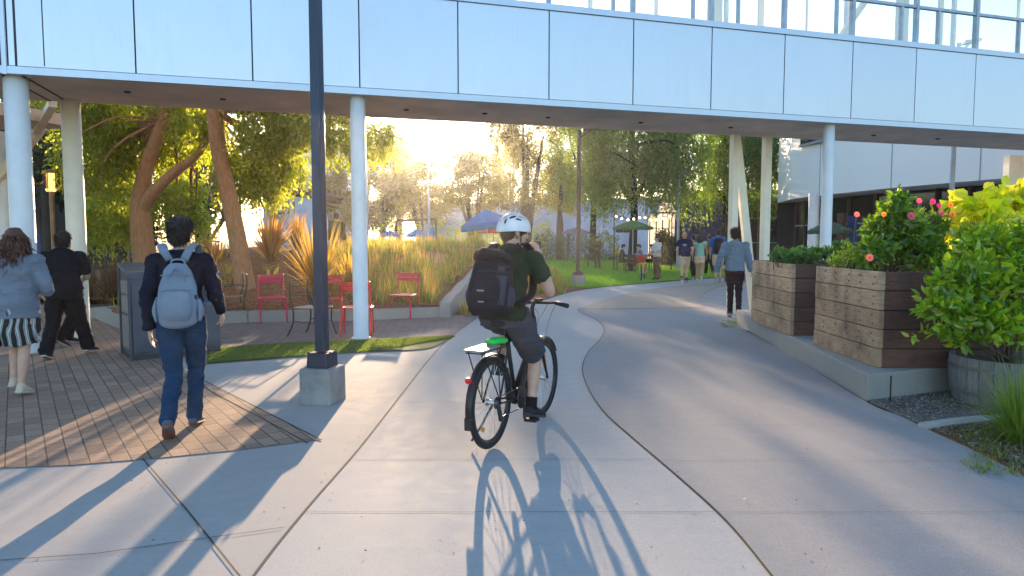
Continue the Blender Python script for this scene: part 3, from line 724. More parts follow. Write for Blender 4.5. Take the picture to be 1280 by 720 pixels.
# dark mass behind on the left (each its own tree)
def simple_tree(name, label, px, Y, base_y, top_y, w, n, leaf, m, bm, seed, stems=3, mode='clump', length=2, cz=.62, group=None, wr=.45, low=None):
    rng = random.Random(seed); b0 = P(px, 300, Y); b0.z = 0; s_ = sc_at(Y); H = CAMZ + (300 - top_y) * s_
    W = w * s_; trunks = []
    for i in range(stems):
        a = rng.uniform(-.5, .5) * W * .35 if stems > 1 else 0; top = H * rng.uniform(.6, .8)
        trunks.append(([b0 + Vector((a * .06, 0, -.05)), b0 + Vector((a * .3 + rng.uniform(-.1, .1), rng.uniform(-.2, .2), H * .22)), b0 + Vector((a * .8, rng.uniform(-.4, .4), H * .45)), b0 + Vector((a * 1.3, rng.uniform(-.6, .6), top))],
                       [.035 * H / stems ** .45, .026 * H / stems ** .45, .017 * H / stems ** .3, .005 * H]))
    cl = []; low = low if low is not None else H * .3
    k = 9
    for i in range(k):
        a = rng.uniform(0, 6.28); q = rng.uniform(.2, .7); z = low + (H - low) * rng.uniform(.12, .88); f = math.sqrt(max(.1, 1 - ((z - low) / (H - low) * 2 - .9) ** 2 * .8))
        cl.append(((b0.x + math.cos(a) * q * W * .5 * f, b0.y + math.sin(a) * q * W * .5 * f, z), (W * rng.uniform(.18, .3), W * rng.uniform(.16, .26), (H - low) * rng.uniform(.12, .2))))
    return tree(name, label, trunks, cl, n, leaf, m, bm, mode, length, 7, group, b0, wr, seed)
GB = 'dark trees in the shade behind the left columns'
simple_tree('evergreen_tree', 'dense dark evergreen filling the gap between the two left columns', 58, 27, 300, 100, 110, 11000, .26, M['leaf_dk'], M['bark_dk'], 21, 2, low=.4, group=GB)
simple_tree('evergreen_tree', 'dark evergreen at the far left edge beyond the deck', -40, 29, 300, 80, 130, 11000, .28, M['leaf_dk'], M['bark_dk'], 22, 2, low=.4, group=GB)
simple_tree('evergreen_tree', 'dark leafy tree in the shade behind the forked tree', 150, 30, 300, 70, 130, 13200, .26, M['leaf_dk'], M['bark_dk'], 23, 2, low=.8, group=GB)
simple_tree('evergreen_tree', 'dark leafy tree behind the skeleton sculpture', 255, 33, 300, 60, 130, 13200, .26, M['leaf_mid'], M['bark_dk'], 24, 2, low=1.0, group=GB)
GM = 'hazy golden trees beyond the grass mound'
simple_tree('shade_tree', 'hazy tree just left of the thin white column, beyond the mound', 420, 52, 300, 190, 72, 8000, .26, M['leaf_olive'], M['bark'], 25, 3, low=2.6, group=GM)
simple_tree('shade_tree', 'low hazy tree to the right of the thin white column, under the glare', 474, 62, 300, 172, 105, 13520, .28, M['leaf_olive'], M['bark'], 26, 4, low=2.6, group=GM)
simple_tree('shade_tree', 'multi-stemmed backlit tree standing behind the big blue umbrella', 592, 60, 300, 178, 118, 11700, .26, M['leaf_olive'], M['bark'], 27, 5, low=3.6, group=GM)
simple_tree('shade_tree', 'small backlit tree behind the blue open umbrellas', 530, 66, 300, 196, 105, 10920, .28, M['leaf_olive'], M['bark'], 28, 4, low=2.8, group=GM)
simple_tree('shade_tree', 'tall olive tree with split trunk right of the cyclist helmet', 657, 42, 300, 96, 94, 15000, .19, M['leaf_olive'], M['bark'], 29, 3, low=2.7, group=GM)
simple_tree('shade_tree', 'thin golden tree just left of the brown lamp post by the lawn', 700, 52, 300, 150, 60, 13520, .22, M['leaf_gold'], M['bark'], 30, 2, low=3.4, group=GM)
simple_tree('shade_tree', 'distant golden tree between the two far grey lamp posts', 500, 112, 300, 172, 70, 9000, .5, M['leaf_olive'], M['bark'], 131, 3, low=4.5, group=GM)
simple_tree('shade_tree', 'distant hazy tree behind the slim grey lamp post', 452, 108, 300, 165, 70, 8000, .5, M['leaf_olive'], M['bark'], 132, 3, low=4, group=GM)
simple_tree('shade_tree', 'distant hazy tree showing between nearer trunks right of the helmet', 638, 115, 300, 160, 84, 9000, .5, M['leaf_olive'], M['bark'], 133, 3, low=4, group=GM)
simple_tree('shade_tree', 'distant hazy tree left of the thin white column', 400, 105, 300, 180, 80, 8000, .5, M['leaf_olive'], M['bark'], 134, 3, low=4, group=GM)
GW = 'weeping trees over the far side of the lawn'
def willow(px, Y, top, lowpx, w, n, leaf, label, seed, length=2.4):
    rng = random.Random(seed); s_ = sc_at(Y); b0 = P(px, 300, Y); b0.z = 0; H = CAMZ + (300 - top) * s_; zl = CAMZ + (300 - lowpx) * s_; W = w * s_
    tr = [([b0 + Vector((0, 0, -.05)), b0 + Vector((.1, 0, H * .3)), b0 + Vector((-.1, 0, H * .55)), b0 + Vector((.2, 0, H * .85))], [.26, .2, .15, .05]),
          ([b0 + Vector((.1, 0, H * .3)), b0 + Vector((W * .2, .3, H * .55)), b0 + Vector((W * .33, .4, H * .75))], [.14, .1, .04]),
          ([b0 + Vector((.1, 0, H * .28)), b0 + Vector((-W * .2, -.3, H * .5)), b0 + Vector((-W * .33, -.4, H * .72))], [.14, .1, .04])]
    cl = []
    for i in range(16):
        a = rng.uniform(0, 6.28); q = rng.uniform(.1, .95) ** .7; f = 1 - .5 * q
        z = zl + length * .8 + (H - zl - length * .6) * rng.uniform(.0, 1) * (1.1 - .55 * q)
        cl.append(((b0.x + math.cos(a) * q * W * .42, b0.y + math.sin(a) * q * W * .42, min(z, H)), (W * .17, W * .17, (H - zl) * .09)))
    return tree('weeping_tree', label, tr, cl, n, leaf, M['leaf_willow'], M['bark_dk'], 'droop', length, 14, GW, b0, .3, seed)
willow(790, 38, 60, 268, 190, 48000, .22, 'big weeping green tree behind the green umbrella at the lawn', 41)
willow(905, 42, 70, 265, 170, 38000, .22, 'weeping tree hanging over the deep blue wall', 42)
willow(985, 41, 90, 262, 110, 20000, .22, 'weeping tree between the warm-lit column and the white building', 43)
willow(740, 50, 80, 250, 105, 26000, .22, 'loose weeping tree behind the brown lamp post', 44, 2.0)
# golden hedge strip beyond the mound
def hedge(name, label, x0, x1, Y, ytop, n, leaf, m, depth=1.5, seed=5, cat='hedge'):
    rng = np.random.default_rng(seed); a, c = P(x0, 300, Y), P(x1, 300, Y); h = CAMZ + (300 - ytop) * sc_at(Y)
    Pn = np.stack([rng.uniform(a.x, c.x, n), rng.uniform(Y, Y + depth, n), rng.uniform(0, 1, n) ** .8 * h], 1)
    Pn[:, 2] *= 1 + .12 * np.sin(Pn[:, 0] * 3.1) + .06 * np.sin(Pn[:, 0] * 7.7); Pn += rng.normal(size=Pn.shape) * .04
    D = rng.normal(size=(n, 3)) + np.array([0, 0, .6]); V, Fq = leaves(Pn, D, leaf * rng.uniform(.6, 1.3, n), .35, .08, rng)
    th = thing(name, label, cat, ((a.x + c.x) / 2, Y, 0)); npmesh('foliage', V, Fq, m, th)
    sb = MB(); 
    for i in range(24):
        x = a.x + (c.x - a.x) * (i + .5) / 24; sb.tube([(x, Y + depth / 2, 0), (x + .1, Y + depth / 2, h * .8)], [.02, .006], n=5)
    sb.build('stem', M['bark_dk'], th)
hedge('golden_hedge', 'golden backlit hedge behind the blue umbrella', 470, 690, 52, 281, 7000, .2, M['leaf_gold'], 2, 5)
hedge('low_hedge', 'dark low hedge in front of the tan building bays', 668, 775, 48, 293, 4000, .18, M['leaf_mid'], 1.5, 6)
hedge('shade_hedge', 'dark hedge under the weeping trees beside the cafe tables', 826, 850, 40, 290, 2500, .16, M['leaf_dk'], 2, 7)

# ------------------------------------------------------------------ strap-leaved clumps
def blades(base, n, L, spread, w, rng, arch=.5, segs=4, up=.55, rad=.12):
    """curved tapering blades radiating from base -> V,F arrays"""
    base = np.array(base); az = rng.uniform(0, 2 * np.pi, n); tilt = np.abs(rng.normal(0, spread, n)); ln = L * rng.uniform(up, 1.15, n)
    out = np.stack([np.cos(az), np.sin(az), np.zeros(n)], 1); st = base + out * (rng.random((n, 1)) * rad)
    sd = np.stack([-np.sin(az + rng.normal(0, .5, n)), np.cos(az + rng.normal(0, .5, n)), np.zeros(n)], 1)
    V = []; 
    for k in range(segs + 1):
        t = k / segs; ang = tilt + arch * tilt * t * 2
        p = st + (out * np.sin(ang * .75)[:, None] + np.array([0, 0, 1]) * np.cos(ang * .9)[:, None]) * (ln * t)[:, None]
        ww = w * (1 - t ** 2.2) * (.6 + .4 * min(1, t * 5)) + w * .03
        V += [p - sd * ww, p + sd * ww]
    V = np.stack(V, 1).reshape(-1, 3); m = 2 * (segs + 1); o = (np.arange(n) * m)[:, None]
    Fq = np.concatenate([o + np.array([2 * k, 2 * k + 1, 2 * k + 3, 2 * k + 2]) for k in range(segs)])
    return V, Fq
def merge(parts):
    V = []; Fq = []; o = 0
    for v, f in parts: V.append(v); Fq.append(f + o); o += len(v)
    return np.concatenate(V), np.concatenate(Fq)
M['flax_bronze'] = leafmat('bronze_flax_blade', [(.24, .09, .035), (.34, .16, .05), (.14, .06, .03), (.42, .25, .07), (.18, .14, .04)], .45)
M['flax_gold'] = leafmat('golden_flax_blade', [(.30, .19, .045), (.20, .15, .035), (.38, .24, .06), (.14, .11, .03), (.32, .12, .04)], .5)
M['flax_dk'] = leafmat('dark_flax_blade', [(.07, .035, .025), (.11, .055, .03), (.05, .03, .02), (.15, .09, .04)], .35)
M['grass_gold'] = leafmat('golden_grass_blade', [(.14, .16, .02), (.10, .14, .018), (.22, .19, .025), (.07, .11, .015)], .5)
M['grass_straw'] = leafmat('straw_plume', [(.42, .23, .10), (.33, .18, .07), (.50, .31, .14), (.28, .15, .06)], .5)
M['grass_green'] = leafmat('green_grass_blade', [(.06, .11, .015), (.09, .14, .02), (.13, .16, .03), (.04, .08, .015)], .45)
def gz(x, y): return mound(x, y)
def flax(px, py, Yd, Lm, n, m, label, spread=.42, seed=1, w=.022, group=None):
    p = P(px, 300, Yd); z = gz(p.x, Yd); rng = np.random.default_rng(seed)
    th = thing('flax_plant', label, 'plant', (p.x, Yd, z), group=group)
    V, Fq = blades((p.x, Yd, z - .03), n, Lm, spread, w, rng, arch=.45, segs=5); npmesh('leaves', V, Fq, m, th); return th
GF = 'spiky flax clumps in the mulch bed'
flax(396, 372, 13.75, 1.6, 190, M['flax_gold'], 'largest golden flax clump, just behind the lamp post', .40, 1, .020, GF)
flax(338, 320, 17.0, 1.5, 190, M['flax_bronze'], 'orange-bronze flax clump right of the leaning trunk', .32, 2, .022, GF)
flax(436, 350, 14.6, .9, 90, M['flax_gold'], 'small golden flax beside the thin white column', .5, 3, .016, GF)
flax(238, 330, 16.8, 1.0, 140, M['flax_bronze'], 'reddish flax clump between the two tree trunks', .6, 4, .02, GF)
flax(270, 330, 17.6, 1.1, 120, M['flax_bronze'], 'ragged reddish flax clump left of the leaning trunk', .55, 5, .02, GF)
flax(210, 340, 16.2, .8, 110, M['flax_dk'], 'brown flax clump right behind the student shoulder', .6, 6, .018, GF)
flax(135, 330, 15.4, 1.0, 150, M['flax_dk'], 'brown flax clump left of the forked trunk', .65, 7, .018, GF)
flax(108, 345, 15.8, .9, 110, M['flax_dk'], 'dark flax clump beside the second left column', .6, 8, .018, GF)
flax(160, 350, 16.6, .9, 110, M['flax_bronze'], 'dull bronze flax at the foot of the forked tree', .6, 9, .018, GF)
flax(372, 300, 19.0, 1.1, 110, M['flax_bronze'], 'distant bronze flax on top of the mound', .4, 10, .022, GF)

# ornamental grass mass on the mound and in the path bed
rng = np.random.default_rng(77); parts = []; plumes = []
def tuft(x, y, z, L, n, wb=.006):
    parts.append(blades((x, y, z), n, L, .38, wb, rng, arch=.7, segs=3, rad=.13))
    plumes.append(blades((x, y, z), max(2, n // 5), L * 1.25, .33, wb * .9, rng, arch=.5, segs=3, up=.8, rad=.13))
for i in range(760):
    y = 13.5 + 15 * random.random() ** 1.15; x0 = -.255 * y - .1; x1 = wall_x(min(y, 23)) - .15
    x = random.uniform(x0, x1)
    if x < -3.3 and y < 14.5: continue
    if noise.noise(Vector((x * .7, y * .7, 5))) < -.32: continue
    tuft(x, y, gz(x, y) - .02, random.uniform(.26, .42), 17, .0075 + .0003 * (y - 13))
for i in range(46):
    x = random.uniform(-8.5, -3.4); y = 13.2 + random.random() * 7; tuft(x, y, gz(x, y) - .02, .35, 12, .008)
V, Fq = merge(parts); npmesh('ornamental_grass', V, Fq, M['grass_gold'], kind='stuff', label='yellow-green ornamental grass covering the mound')
V, Fq = merge(plumes); npmesh('grass_plumes', V, Fq, M['grass_straw'], kind='stuff', label='straw coloured seed plumes above the ornamental grass')
parts = []; plumes = []
for i in range(230):
    y = 13.7 + 22 * random.random() ** 1.6; xl = wall_x(min(y, 23)) + .45
    lim = min(p for p in [G(598, 393).x + (y - 13.7) * .22]) ; xr = xl + .25 + max(0, (y - 14)) * .13
    x = random.uniform(xl, xr); tuft(x, y, .01, random.uniform(.28, .46) * (1 if y > 15 else .7), 16, .007 + .0003 * (y - 13))
for i in range(40):
    q = G(random.uniform(668, 702), random.uniform(352, 368)); tuft(q.x, q.y, .01, .42, 18, .009)
V, Fq = merge(parts); npmesh('path_grass', V, Fq, M['grass_gold'], kind='stuff', label='yellow grass tufts between the curved wall and the path')
V, Fq = merge(plumes); npmesh('path_grass_plumes', V, Fq, M['grass_straw'], kind='stuff', label='straw plumes of the grass beside the path')
# short turf fibres in the strip by the patio
A = gpx([(258, 438), (350, 430.5), (460, 425.5), (566, 421.5)], 8); B_ = gpx([(262, 455), (340, 448.5), (460, 440.5), (562, 424)], 8)
n = 26000; k = rng.integers(0, len(A) - 1, n); f = rng.random(n); A_ = np.array(A); B2 = np.array(B_)
pa = A_[k] * (1 - f[:, None]) + A_[k + 1] * f[:, None]; pb = B2[k] * (1 - f[:, None]) + B2[k + 1] * f[:, None]; g = rng.random((n, 1)); xy = pa * g + pb * (1 - g)
Pn = np.concatenate([xy, np.full((n, 1), .012)], 1); V, Fq = leaves(Pn, rng.normal(size=(n, 3)) * .6 + np.array([0, 0, 1.0]), rng.uniform(.02, .035, n), .25, 0, rng)
npmesh('turf_fibres', V, Fq, M['grass_green'], kind='stuff', label='short green turf fibres in the strip beside the patio')
# lawn blades
n = 45000; xy = []
from mathutils.geometry import intersect_point_tri_2d
LP = [tuple(G(*p).xy) for p in LAWN]
def inside(x, y, poly):
    c = False; j = len(poly) - 1
    for i in range(len(poly)):
        if (poly[i][1] > y) != (poly[j][1] > y) and x < (poly[j][0] - poly[i][0]) * (y - poly[i][1]) / (poly[j][1] - poly[i][1]) + poly[i][0]: c = not c
        j = i
    return c
while len(xy) < n:
    q = G(random.uniform(672, 912), random.uniform(321, 361))
    if inside(q.x, q.y, LP): xy.append((q.x, q.y, .015))
Pn = np.array(xy); V, Fq = leaves(Pn, rng.normal(size=(n, 3)) * .5 + np.array([0, 0, 1.0]), rng.uniform(.05, .09, n), .3, 0, rng)
npmesh('lawn_grass', V, Fq, leafmat('lawn_blade', [(.08, .20, .012), (.12, .27, .018), (.16, .31, .025)], .4), kind='stuff', label='short bright green grass of the lawn')
# little grass patch by the ledge, weeds in the soil bed
parts = []
for i in range(60):
    q = G(random.uniform(902, 925), random.uniform(402, 410)); parts.append(blades((q.x, q.y, 0), 8, .05, .5, .003, rng, rad=.05, segs=2))
for i in range(200):
    q = G(random.uniform(1165, 1290), random.uniform(535, 600)); 
    if q.x < 0 or (q - G(1280, 597)).length > 3: continue
    x = (q.x); 
    xe = 640 + 0
    parts.append(blades((q.x + .25, q.y + .02, 0), 7, .07, .7, .0035, rng, rad=.06, segs=2))
V, Fq = merge(parts); npmesh('low_weeds', V, Fq, M['grass_green'], kind='stuff', label='sparse low weeds in the soil by the path edge')
# mulch chips and pebbles
n = 2600; xs = rng.uniform(-9, -1.6, n); ys = 12.9 + 6 * rng.random(n) ** 1.5; zs = np.array([gz(a, max(b_, curb_y(a) + .3)) for a, b_ in zip(xs, ys)]) + .01
ok = np.array([b_ > curb_y(a) + .25 for a, b_ in zip(xs, ys)]); Pn = np.stack([xs, ys, zs], 1)[ok]
V, Fq = leaves(Pn, rng.normal(size=Pn.shape) * np.array([1, 1, .25]), rng.uniform(.04, .1, len(Pn)), .3, .05, rng)
npmesh('mulch_chips', V, Fq, leafmat('mulch_chip', [(.22, .10, .05), (.36, .18, .09), (.12, .05, .03), (.42, .26, .14)], .1), kind='stuff', label='bark chips covering the mulch bed')
n = 3200; Pn = []
while len(Pn) < n:
    q = G(random.uniform(1095, 1290), random.uniform(488, 597))
    edge = np.interp(q.y, [3.9, 4.6, 5.4, 6.4], [G(1280, 597).x, G(1220, 566).x + .05, G(1158, 538).x + .05, G(1088, 506).x + .08])
    if q.x > edge: Pn.append((q.x, q.y, .012))
Pn = np.array(Pn); V, Fq = leaves(Pn, rng.normal(size=Pn.shape) * np.array([1, 1, .3]), rng.uniform(.008, .028, n), .6, .12, rng)
npmesh('gravel_chips', V, Fq, leafmat('gravel_chip', [(.2, .18, .17), (.34, .31, .29), (.12, .09, .07), (.26, .16, .1), (.42, .4, .38)], .0), kind='stuff', label='loose pebbles and dead leaves in the bed by the barrel')

# ------------------------------------------------------------------ planters on the ledge
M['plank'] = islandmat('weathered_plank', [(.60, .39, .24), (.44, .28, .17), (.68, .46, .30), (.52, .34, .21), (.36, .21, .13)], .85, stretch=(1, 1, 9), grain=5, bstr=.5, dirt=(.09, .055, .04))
M['plank_shaded'] = islandmat('shaded_plank', [(.15, .068, .05), (.20, .095, .07), (.12, .055, .045)], .8, stretch=(1, 1, 9), grain=5, bstr=.5, dirt=(.05, .03, .03))  # darker copy of the plank wood, with the faces' shade put into its colour
M['nail'] = mat('nail_head', (.04, .03, .025), .6, bstr=0)
def planter(label, c, L, W, H, rz, group):
    # c = near-left corner on the ledge; L along the path, W away from it
    th = thing('wooden_planter', label, 'planter', (c.x, c.y, c.z), rz, group)
    k = 5; h = H / k; rnd = random.Random(int(c.y * 10))
    def lb(b, x0, x1, y0, y1, z0, z1): b.box(((x0 + x1) / 2, (y0 + y1) / 2, (z0 + z1) / 2), (x1 - x0, y1 - y0, z1 - z0)); return b
    fl = MB(); fr = MB(); bk = MB(); rt = MB()
    for i in range(k):
        z0 = i * h + .004; z1 = (i + 1) * h - .004; j = rnd.uniform(-.004, .004)
        lb(fl, j, .05 + j, .0, L, z0, z1); lb(fr, .051 + j, W, j + .002, .05 + j, z0, z1 - .001)
        lb(bk, .051, W, L - .05, L + j, z0, z1); lb(rt, W - .05, W - .001, .051, L - .051, z0, z1)
    fl.build('side_planks', M['plank'], th, world=False, bevel=.004); fr.build('end_planks', M['plank_shaded'], th, world=False, bevel=.004)
    bk.build('end_planks', M['plank_shaded'], th, world=False, bevel=.004); rt.build('side_planks', M['plank_shaded'], th, world=False, bevel=.004)
    nb = MB()
    for i in range(k):
        for yy in np.arange(.12, L, .28):
            for dz in (.3, .7): nb.ball((-.002, yy + rnd.uniform(-.02, .02), (i + dz) * h + rnd.uniform(-.01, .01)), .007, 6, 4)
        for xx in np.arange(.12, W, .3): nb.ball((xx, -.001, (i + .5) * h), .006, 6, 4)
    nb.build('nail_heads', M['nail'], th, world=False)
    lb(MB(), .06, W - .06, .06, L - .06, .1, H - .06).build('soil_fill', M['soil'], th, world=False)
    return th
GP = 'wooden planters on the concrete ledge'
PA = Vector((3.63, 6.72, .25)); PB = Vector((3.70, 9.02, .25)); RZP = R(-1.5)
planter('nearer and larger wooden planter of weathered planks holding the flowering bush', PA, 1.52, 1.7, .96, RZP, GP)
planter('farther wooden planter of weathered planks holding low green herbs', PB, 1.75, 1.45, .955, R(-3.0), GP)
# shrub generator for near plants
def shrub(name, label, base, clusters, n, leaf, m, seed, wr=.5, cat='plant', stems=14, group=None, updir=.25, stemm=None, parts_extra=None):
    rng = np.random.default_rng(seed); th = thing(name, label, cat, tuple(base), group=group)
    sb = MB(); base = Vector(base); tips = []
    for i in range(stems):
        c, r = clusters[i % len(clusters)]; tgt = Vector(c) + Vector(tuple(rng.normal(size=3) * np.array(r) * .5))
        a = base + Vector((rng.normal() * .05, rng.normal() * .05, 0)); mid = (a + tgt) / 2 + Vector((rng.normal() * .04, rng.normal() * .04, .05))
        sb.tube([a, mid, tgt], [.009, .006, .002], n=5, k=3)
    sb.build('stems', stemm or M['bark'], th, smooth=True)
    # leaves grouped on short twigs
    P0 = []; D0 = []
    vol = np.array([r[0] * r[1] * r[2] for _, r in clusters]) ** .8; vol /= vol.sum()
    for (c, r), w in zip(clusters, vol):
        k = max(4, int(n * w / 9)); u = rng.normal(size=(k, 3)); u /= np.linalg.norm(u, axis=1, keepdims=True); rad = rng.uniform(.45, 1.0, (k, 1)); cc = np.array(c) + u * np.array(r) * rad
        tw = u + rng.normal(size=(k, 3)) * .4 + np.array([0, 0, updir]); tw /= np.linalg.norm(tw, axis=1, keepdims=True)
        for j in range(9):
            t = (j - 8) / 9; P0.append(cc + tw * t * leaf * 2.0); d = tw * .55 + rng.normal(size=(k, 3)) * .62; d /= np.linalg.norm(d, axis=1, keepdims=True); D0.append(d)
    P0 = np.concatenate(P0); D0 = np.concatenate(D0)
    # six-point leaf blades for near plants
    nn = len(P0); q = rng.normal(size=(nn, 3)); q[:, 2] *= .6; S = np.cross(D0, q); S /= np.linalg.norm(S, axis=1, keepdims=True); N = np.cross(S, D0); L = (leaf * rng.uniform(.32, 1.3, nn))[:, None]; W = L * wr * .5
    cs = .12 * L
    pts_ = [P0, P0 + D0 * L * .3 + S * W * .9 + N * cs, P0 + D0 * L * .65 + S * W * .8 + N * cs * .6, P0 + D0 * L - N * cs * .8, P0 + D0 * L * .65 - S * W * .8 + N * cs * .6, P0 + D0 * L * .3 - S * W * .9 + N * cs]
    V = np.stack(pts_, 1).reshape(-1, 3); o = (np.arange(nn) * 6)[:, None]
    Fq = np.concatenate([o + np.array([0, 1, 2, 3]), o + np.array([0, 3, 4, 5])]); npmesh('foliage', V, Fq, m, th)
    return th
M['leaf_hib'] = leafmat('glossy_green_leaf', [(.05, .12, .01), (.08, .17, .014), (.12, .22, .02), (.20, .28, .025), (.035, .08, .012)], .45, .3)
M['leaf_citrus'] = leafmat('citrus_leaf', [(.08, .18, .012), (.13, .25, .018), (.22, .33, .02), (.30, .36, .02), (.06, .13, .012), (.38, .38, .02)], .5, .3)
M['leaf_vine'] = leafmat('sunlit_vine_leaf', [(.42, .42, .012), (.60, .54, .015), (.22, .32, .02), (.64, .56, .02), (.10, .18, .02)], .6)
M['leaf_herb'] = leafmat('herb_leaf', [(.05, .13, .025), (.08, .18, .03), (.04, .10, .03), (.11, .2, .04)], .5)
def EE(px, py, Y, rx, ry, rz): return E(px, py, Y, rx, ry, rz)
hb = shrub('hibiscus_bush', 'leafy bush with pink flowers in the nearer wooden planter', tuple(P(1115, 345, 7.5)),
      [EE(1118, 268, 7.4, 30, .22, 32), EE(1138, 300, 7.4, 42, .3, 36), EE(1090, 315, 7.3, 26, .25, 26), EE(1100, 285, 7.5, 24, .2, 24), EE(1160, 290, 7.6, 25, .25, 32), EE(1124, 245, 7.4, 12, .1, 14), EE(1165, 320, 7.3, 26, .25, 24)], 4600, .085, M['leaf_hib'], 61, .5)
shrub('marigold_plant', 'feathery bright green plant in the front corner of the nearer planter', tuple(P(1068, 340, 7.6)), [EE(1072, 318, 7.6, 26, .2, 20), EE(1050, 325, 7.9, 18, .2, 12), EE(1180, 330, 7.1, 30, .2, 22)], 1500, .05, M['leaf_citrus'], 62, .35)
for i, (px, py, Y, rx, rz) in enumerate(((975, 318, 9.6, 14, 10), (1000, 317, 9.9, 18, 11), (1028, 315, 9.6, 16, 11), (1050, 310, 10.2, 18, 12), (990, 320, 9.3, 16, 8), (1012, 322, 9.25, 15, 7))):
    lab = ['leftmost leafy herb in the farther planter', 'bushy herb at the middle back of the farther planter', 'pale green herb at the right of the farther planter', 'taller herb at the far right of the farther planter', 'low herb by the front edge of the farther planter, left of the corner', 'low bluish herb at the front corner of the farther planter'][i]
    b0 = P(px, 330, Y); shrub('herb_plant', lab, (b0.x, b0.y, 1.14), [EE(px, py, Y, rx, .18, rz)], 620, .055, M['leaf_herb'], 70 + i, .6, group='herbs in the farther planter', stems=8)
b0 = P(968, 300, 9.5); b = MB(); b.tube([(b0.x, b0.y, 1.1), (b0.x - .02, b0.y, 1.52)], .006, n=6); b.tube([(b0.x - .02, b0.y, 1.52), (b0.x, b0.y, 1.56), (b0.x + .04, b0.y, 1.55)], .006, n=6)
b.build('irrigation_riser', M['darkmetal'], label='thin dark stake at the left corner of the farther planter', cat='stake')
# flowers: each a thing of petals and centre
def flower(px, py, Y, r, col, label, face=(0, -1, .25)):
    c = P(px, py, Y); th = thing('flower', label, 'flower', tuple(c), group='flowers above the nearer planter'); f = Vector(face).normalized(); u = f.cross(Vector((0, 0, 1))).normalized(); w = u.cross(f)
    b = MB(); k = 12
    for i in range(k):
        a = 2 * math.pi * i / k; d = u * math.cos(a) + w * math.sin(a); s_ = f.cross(d)
        b.add([c + d * r * .1, c + d * r * .6 + s_ * r * .24 + f * r * .12, c + d * r + f * r * .02, c + d * r * .6 - s_ * r * .24 + f * r * .12], [(0, 1, 2, 3)])
    b.build('petals', col, th)
    b = MB(); b.ball(c + f * r * .1, r * .24, 8, 6); b.build('centre', M['pollen'], th, smooth=True)
    b = MB(); b.tube([c - f * r * .05, c - f * .03 + Vector((0, 0, -.1)), c + Vector((.02, .1, -.32))], .004, n=5); b.build('stem', M['grass_green'], th)
M['pollen'] = mat('flower_centre', (.35, .22, .03), .8, bstr=0)
M['pink'] = leafmat('pink_petal', [(.75, .06, .22), (.82, .14, .28)], .4); M['coral'] = leafmat('coral_petal', [(.85, .13, .16), (.9, .28, .28)], .4)
M['magenta'] = leafmat('magenta_petal', [(.6, .02, .25), (.7, .04, .32)], .4); M['orange'] = leafmat('orange_petal', [(.8, .14, .02), (.85, .3, .05)], .4)
for a in ((1139, 270, 7.15, .048, 'pink', 'large pink flower at the centre of the bush'), (1087, 322, 7.0, .046, 'coral', 'coral flower low on the left of the bush'), (1149, 251, 7.3, .034, 'pink', 'small pink flower above the large pink one'),
          (1166, 252, 7.5, .038, 'magenta', 'leftmost magenta flower of the upper cluster'), (1174, 257, 7.4, .034, 'magenta', 'middle magenta flower of the upper cluster'), (1177, 266, 7.4, .034, 'magenta', 'lowest magenta flower of the upper cluster'),
          (1188, 256, 7.4, .038, 'orange', 'orange flower right of the magenta cluster'), (1190, 268, 7.4, .04, 'orange', 'second orange flower, under the first orange one'), (1105, 268, 7.2, .032, 'orange', 'pale orange bud flower on the left side of the bush'), (1071, 268, 7.5, .035, 'coral', 'small coral bud at the top left of the bush')):
    flower(a[0], a[1], a[2], a[3], M[a[4]], a[5])
# barrel with the citrus bush
bc = Vector((4.66, 6.35, 0)); M['barrel'] = islandmat('weathered_stave', [(.26, .245, .25), (.20, .185, .19), (.30, .28, .275), (.17, .155, .155)], .9, stretch=(9, 9, 1), grain=6, bstr=.5)
th = thing('barrel_planter', 'grey weathered half barrel under the citrus bush at the right edge', 'planter', tuple(bc))
b = MB(); ns = 26
for i in range(ns):
    a0 = 2 * math.pi * i / ns + .006; a1 = 2 * math.pi * (i + 1) / ns - .006; V_ = []
    for r0, z in ((.43, 0), (.465, .16), (.475, .30), (.47, .43)):
        for rr in (r0, r0 - .03):
            for a in (a0, a1): V_.append((bc.x + rr * math.cos(a), bc.y + rr * math.sin(a), z))
    fs = []
    for q in range(3):
        o = q * 4; fs += [(o, o + 1, o + 5, o + 4), (o + 2, o + 6, o + 7, o + 3), (o, o + 4, o + 6, o + 2), (o + 1, o + 3, o + 7, o + 5)]
    fs += [(0, 2, 3, 1), (12, 13, 15, 14)]; b.add(V_, fs)
b.build('staves', M['barrel'], th)
b = MB()
for z, r0 in ((.10, .459), (.33, .483)): b.lathe([(r0, z), (r0 + .002, z + .035)], (bc.x, bc.y, 0), 40)
M['hoop'] = mat('barrel_hoop', (.20, .19, .20), .6, .5)
hb_ = MB()
for z, r0 in ((.09, .4545), (.32, .479)):
    n_ = 48; vs = []
    for rr, zz in ((r0, z), (r0 + .001, z + .035), (r0 - .01, z + .035), (r0 - .01, z)):
        for j in range(n_): a = 2 * math.pi * j / n_; vs.append((bc.x + rr * math.cos(a), bc.y + rr * math.sin(a), zz))
    hb_.add(vs, [(q * n_ + j, q * n_ + (j + 1) % n_, ((q + 1) % 4) * n_ + (j + 1) % n_, ((q + 1) % 4) * n_ + j) for q in range(4) for j in range(n_)])
hb_.build('hoop', M['hoop'], th, smooth=False)
b = MB(); b.lathe([(.42, .2), (.42, .38)], (bc.x, bc.y, 0), 24); b.build('soil_fill', M['soil'], th)
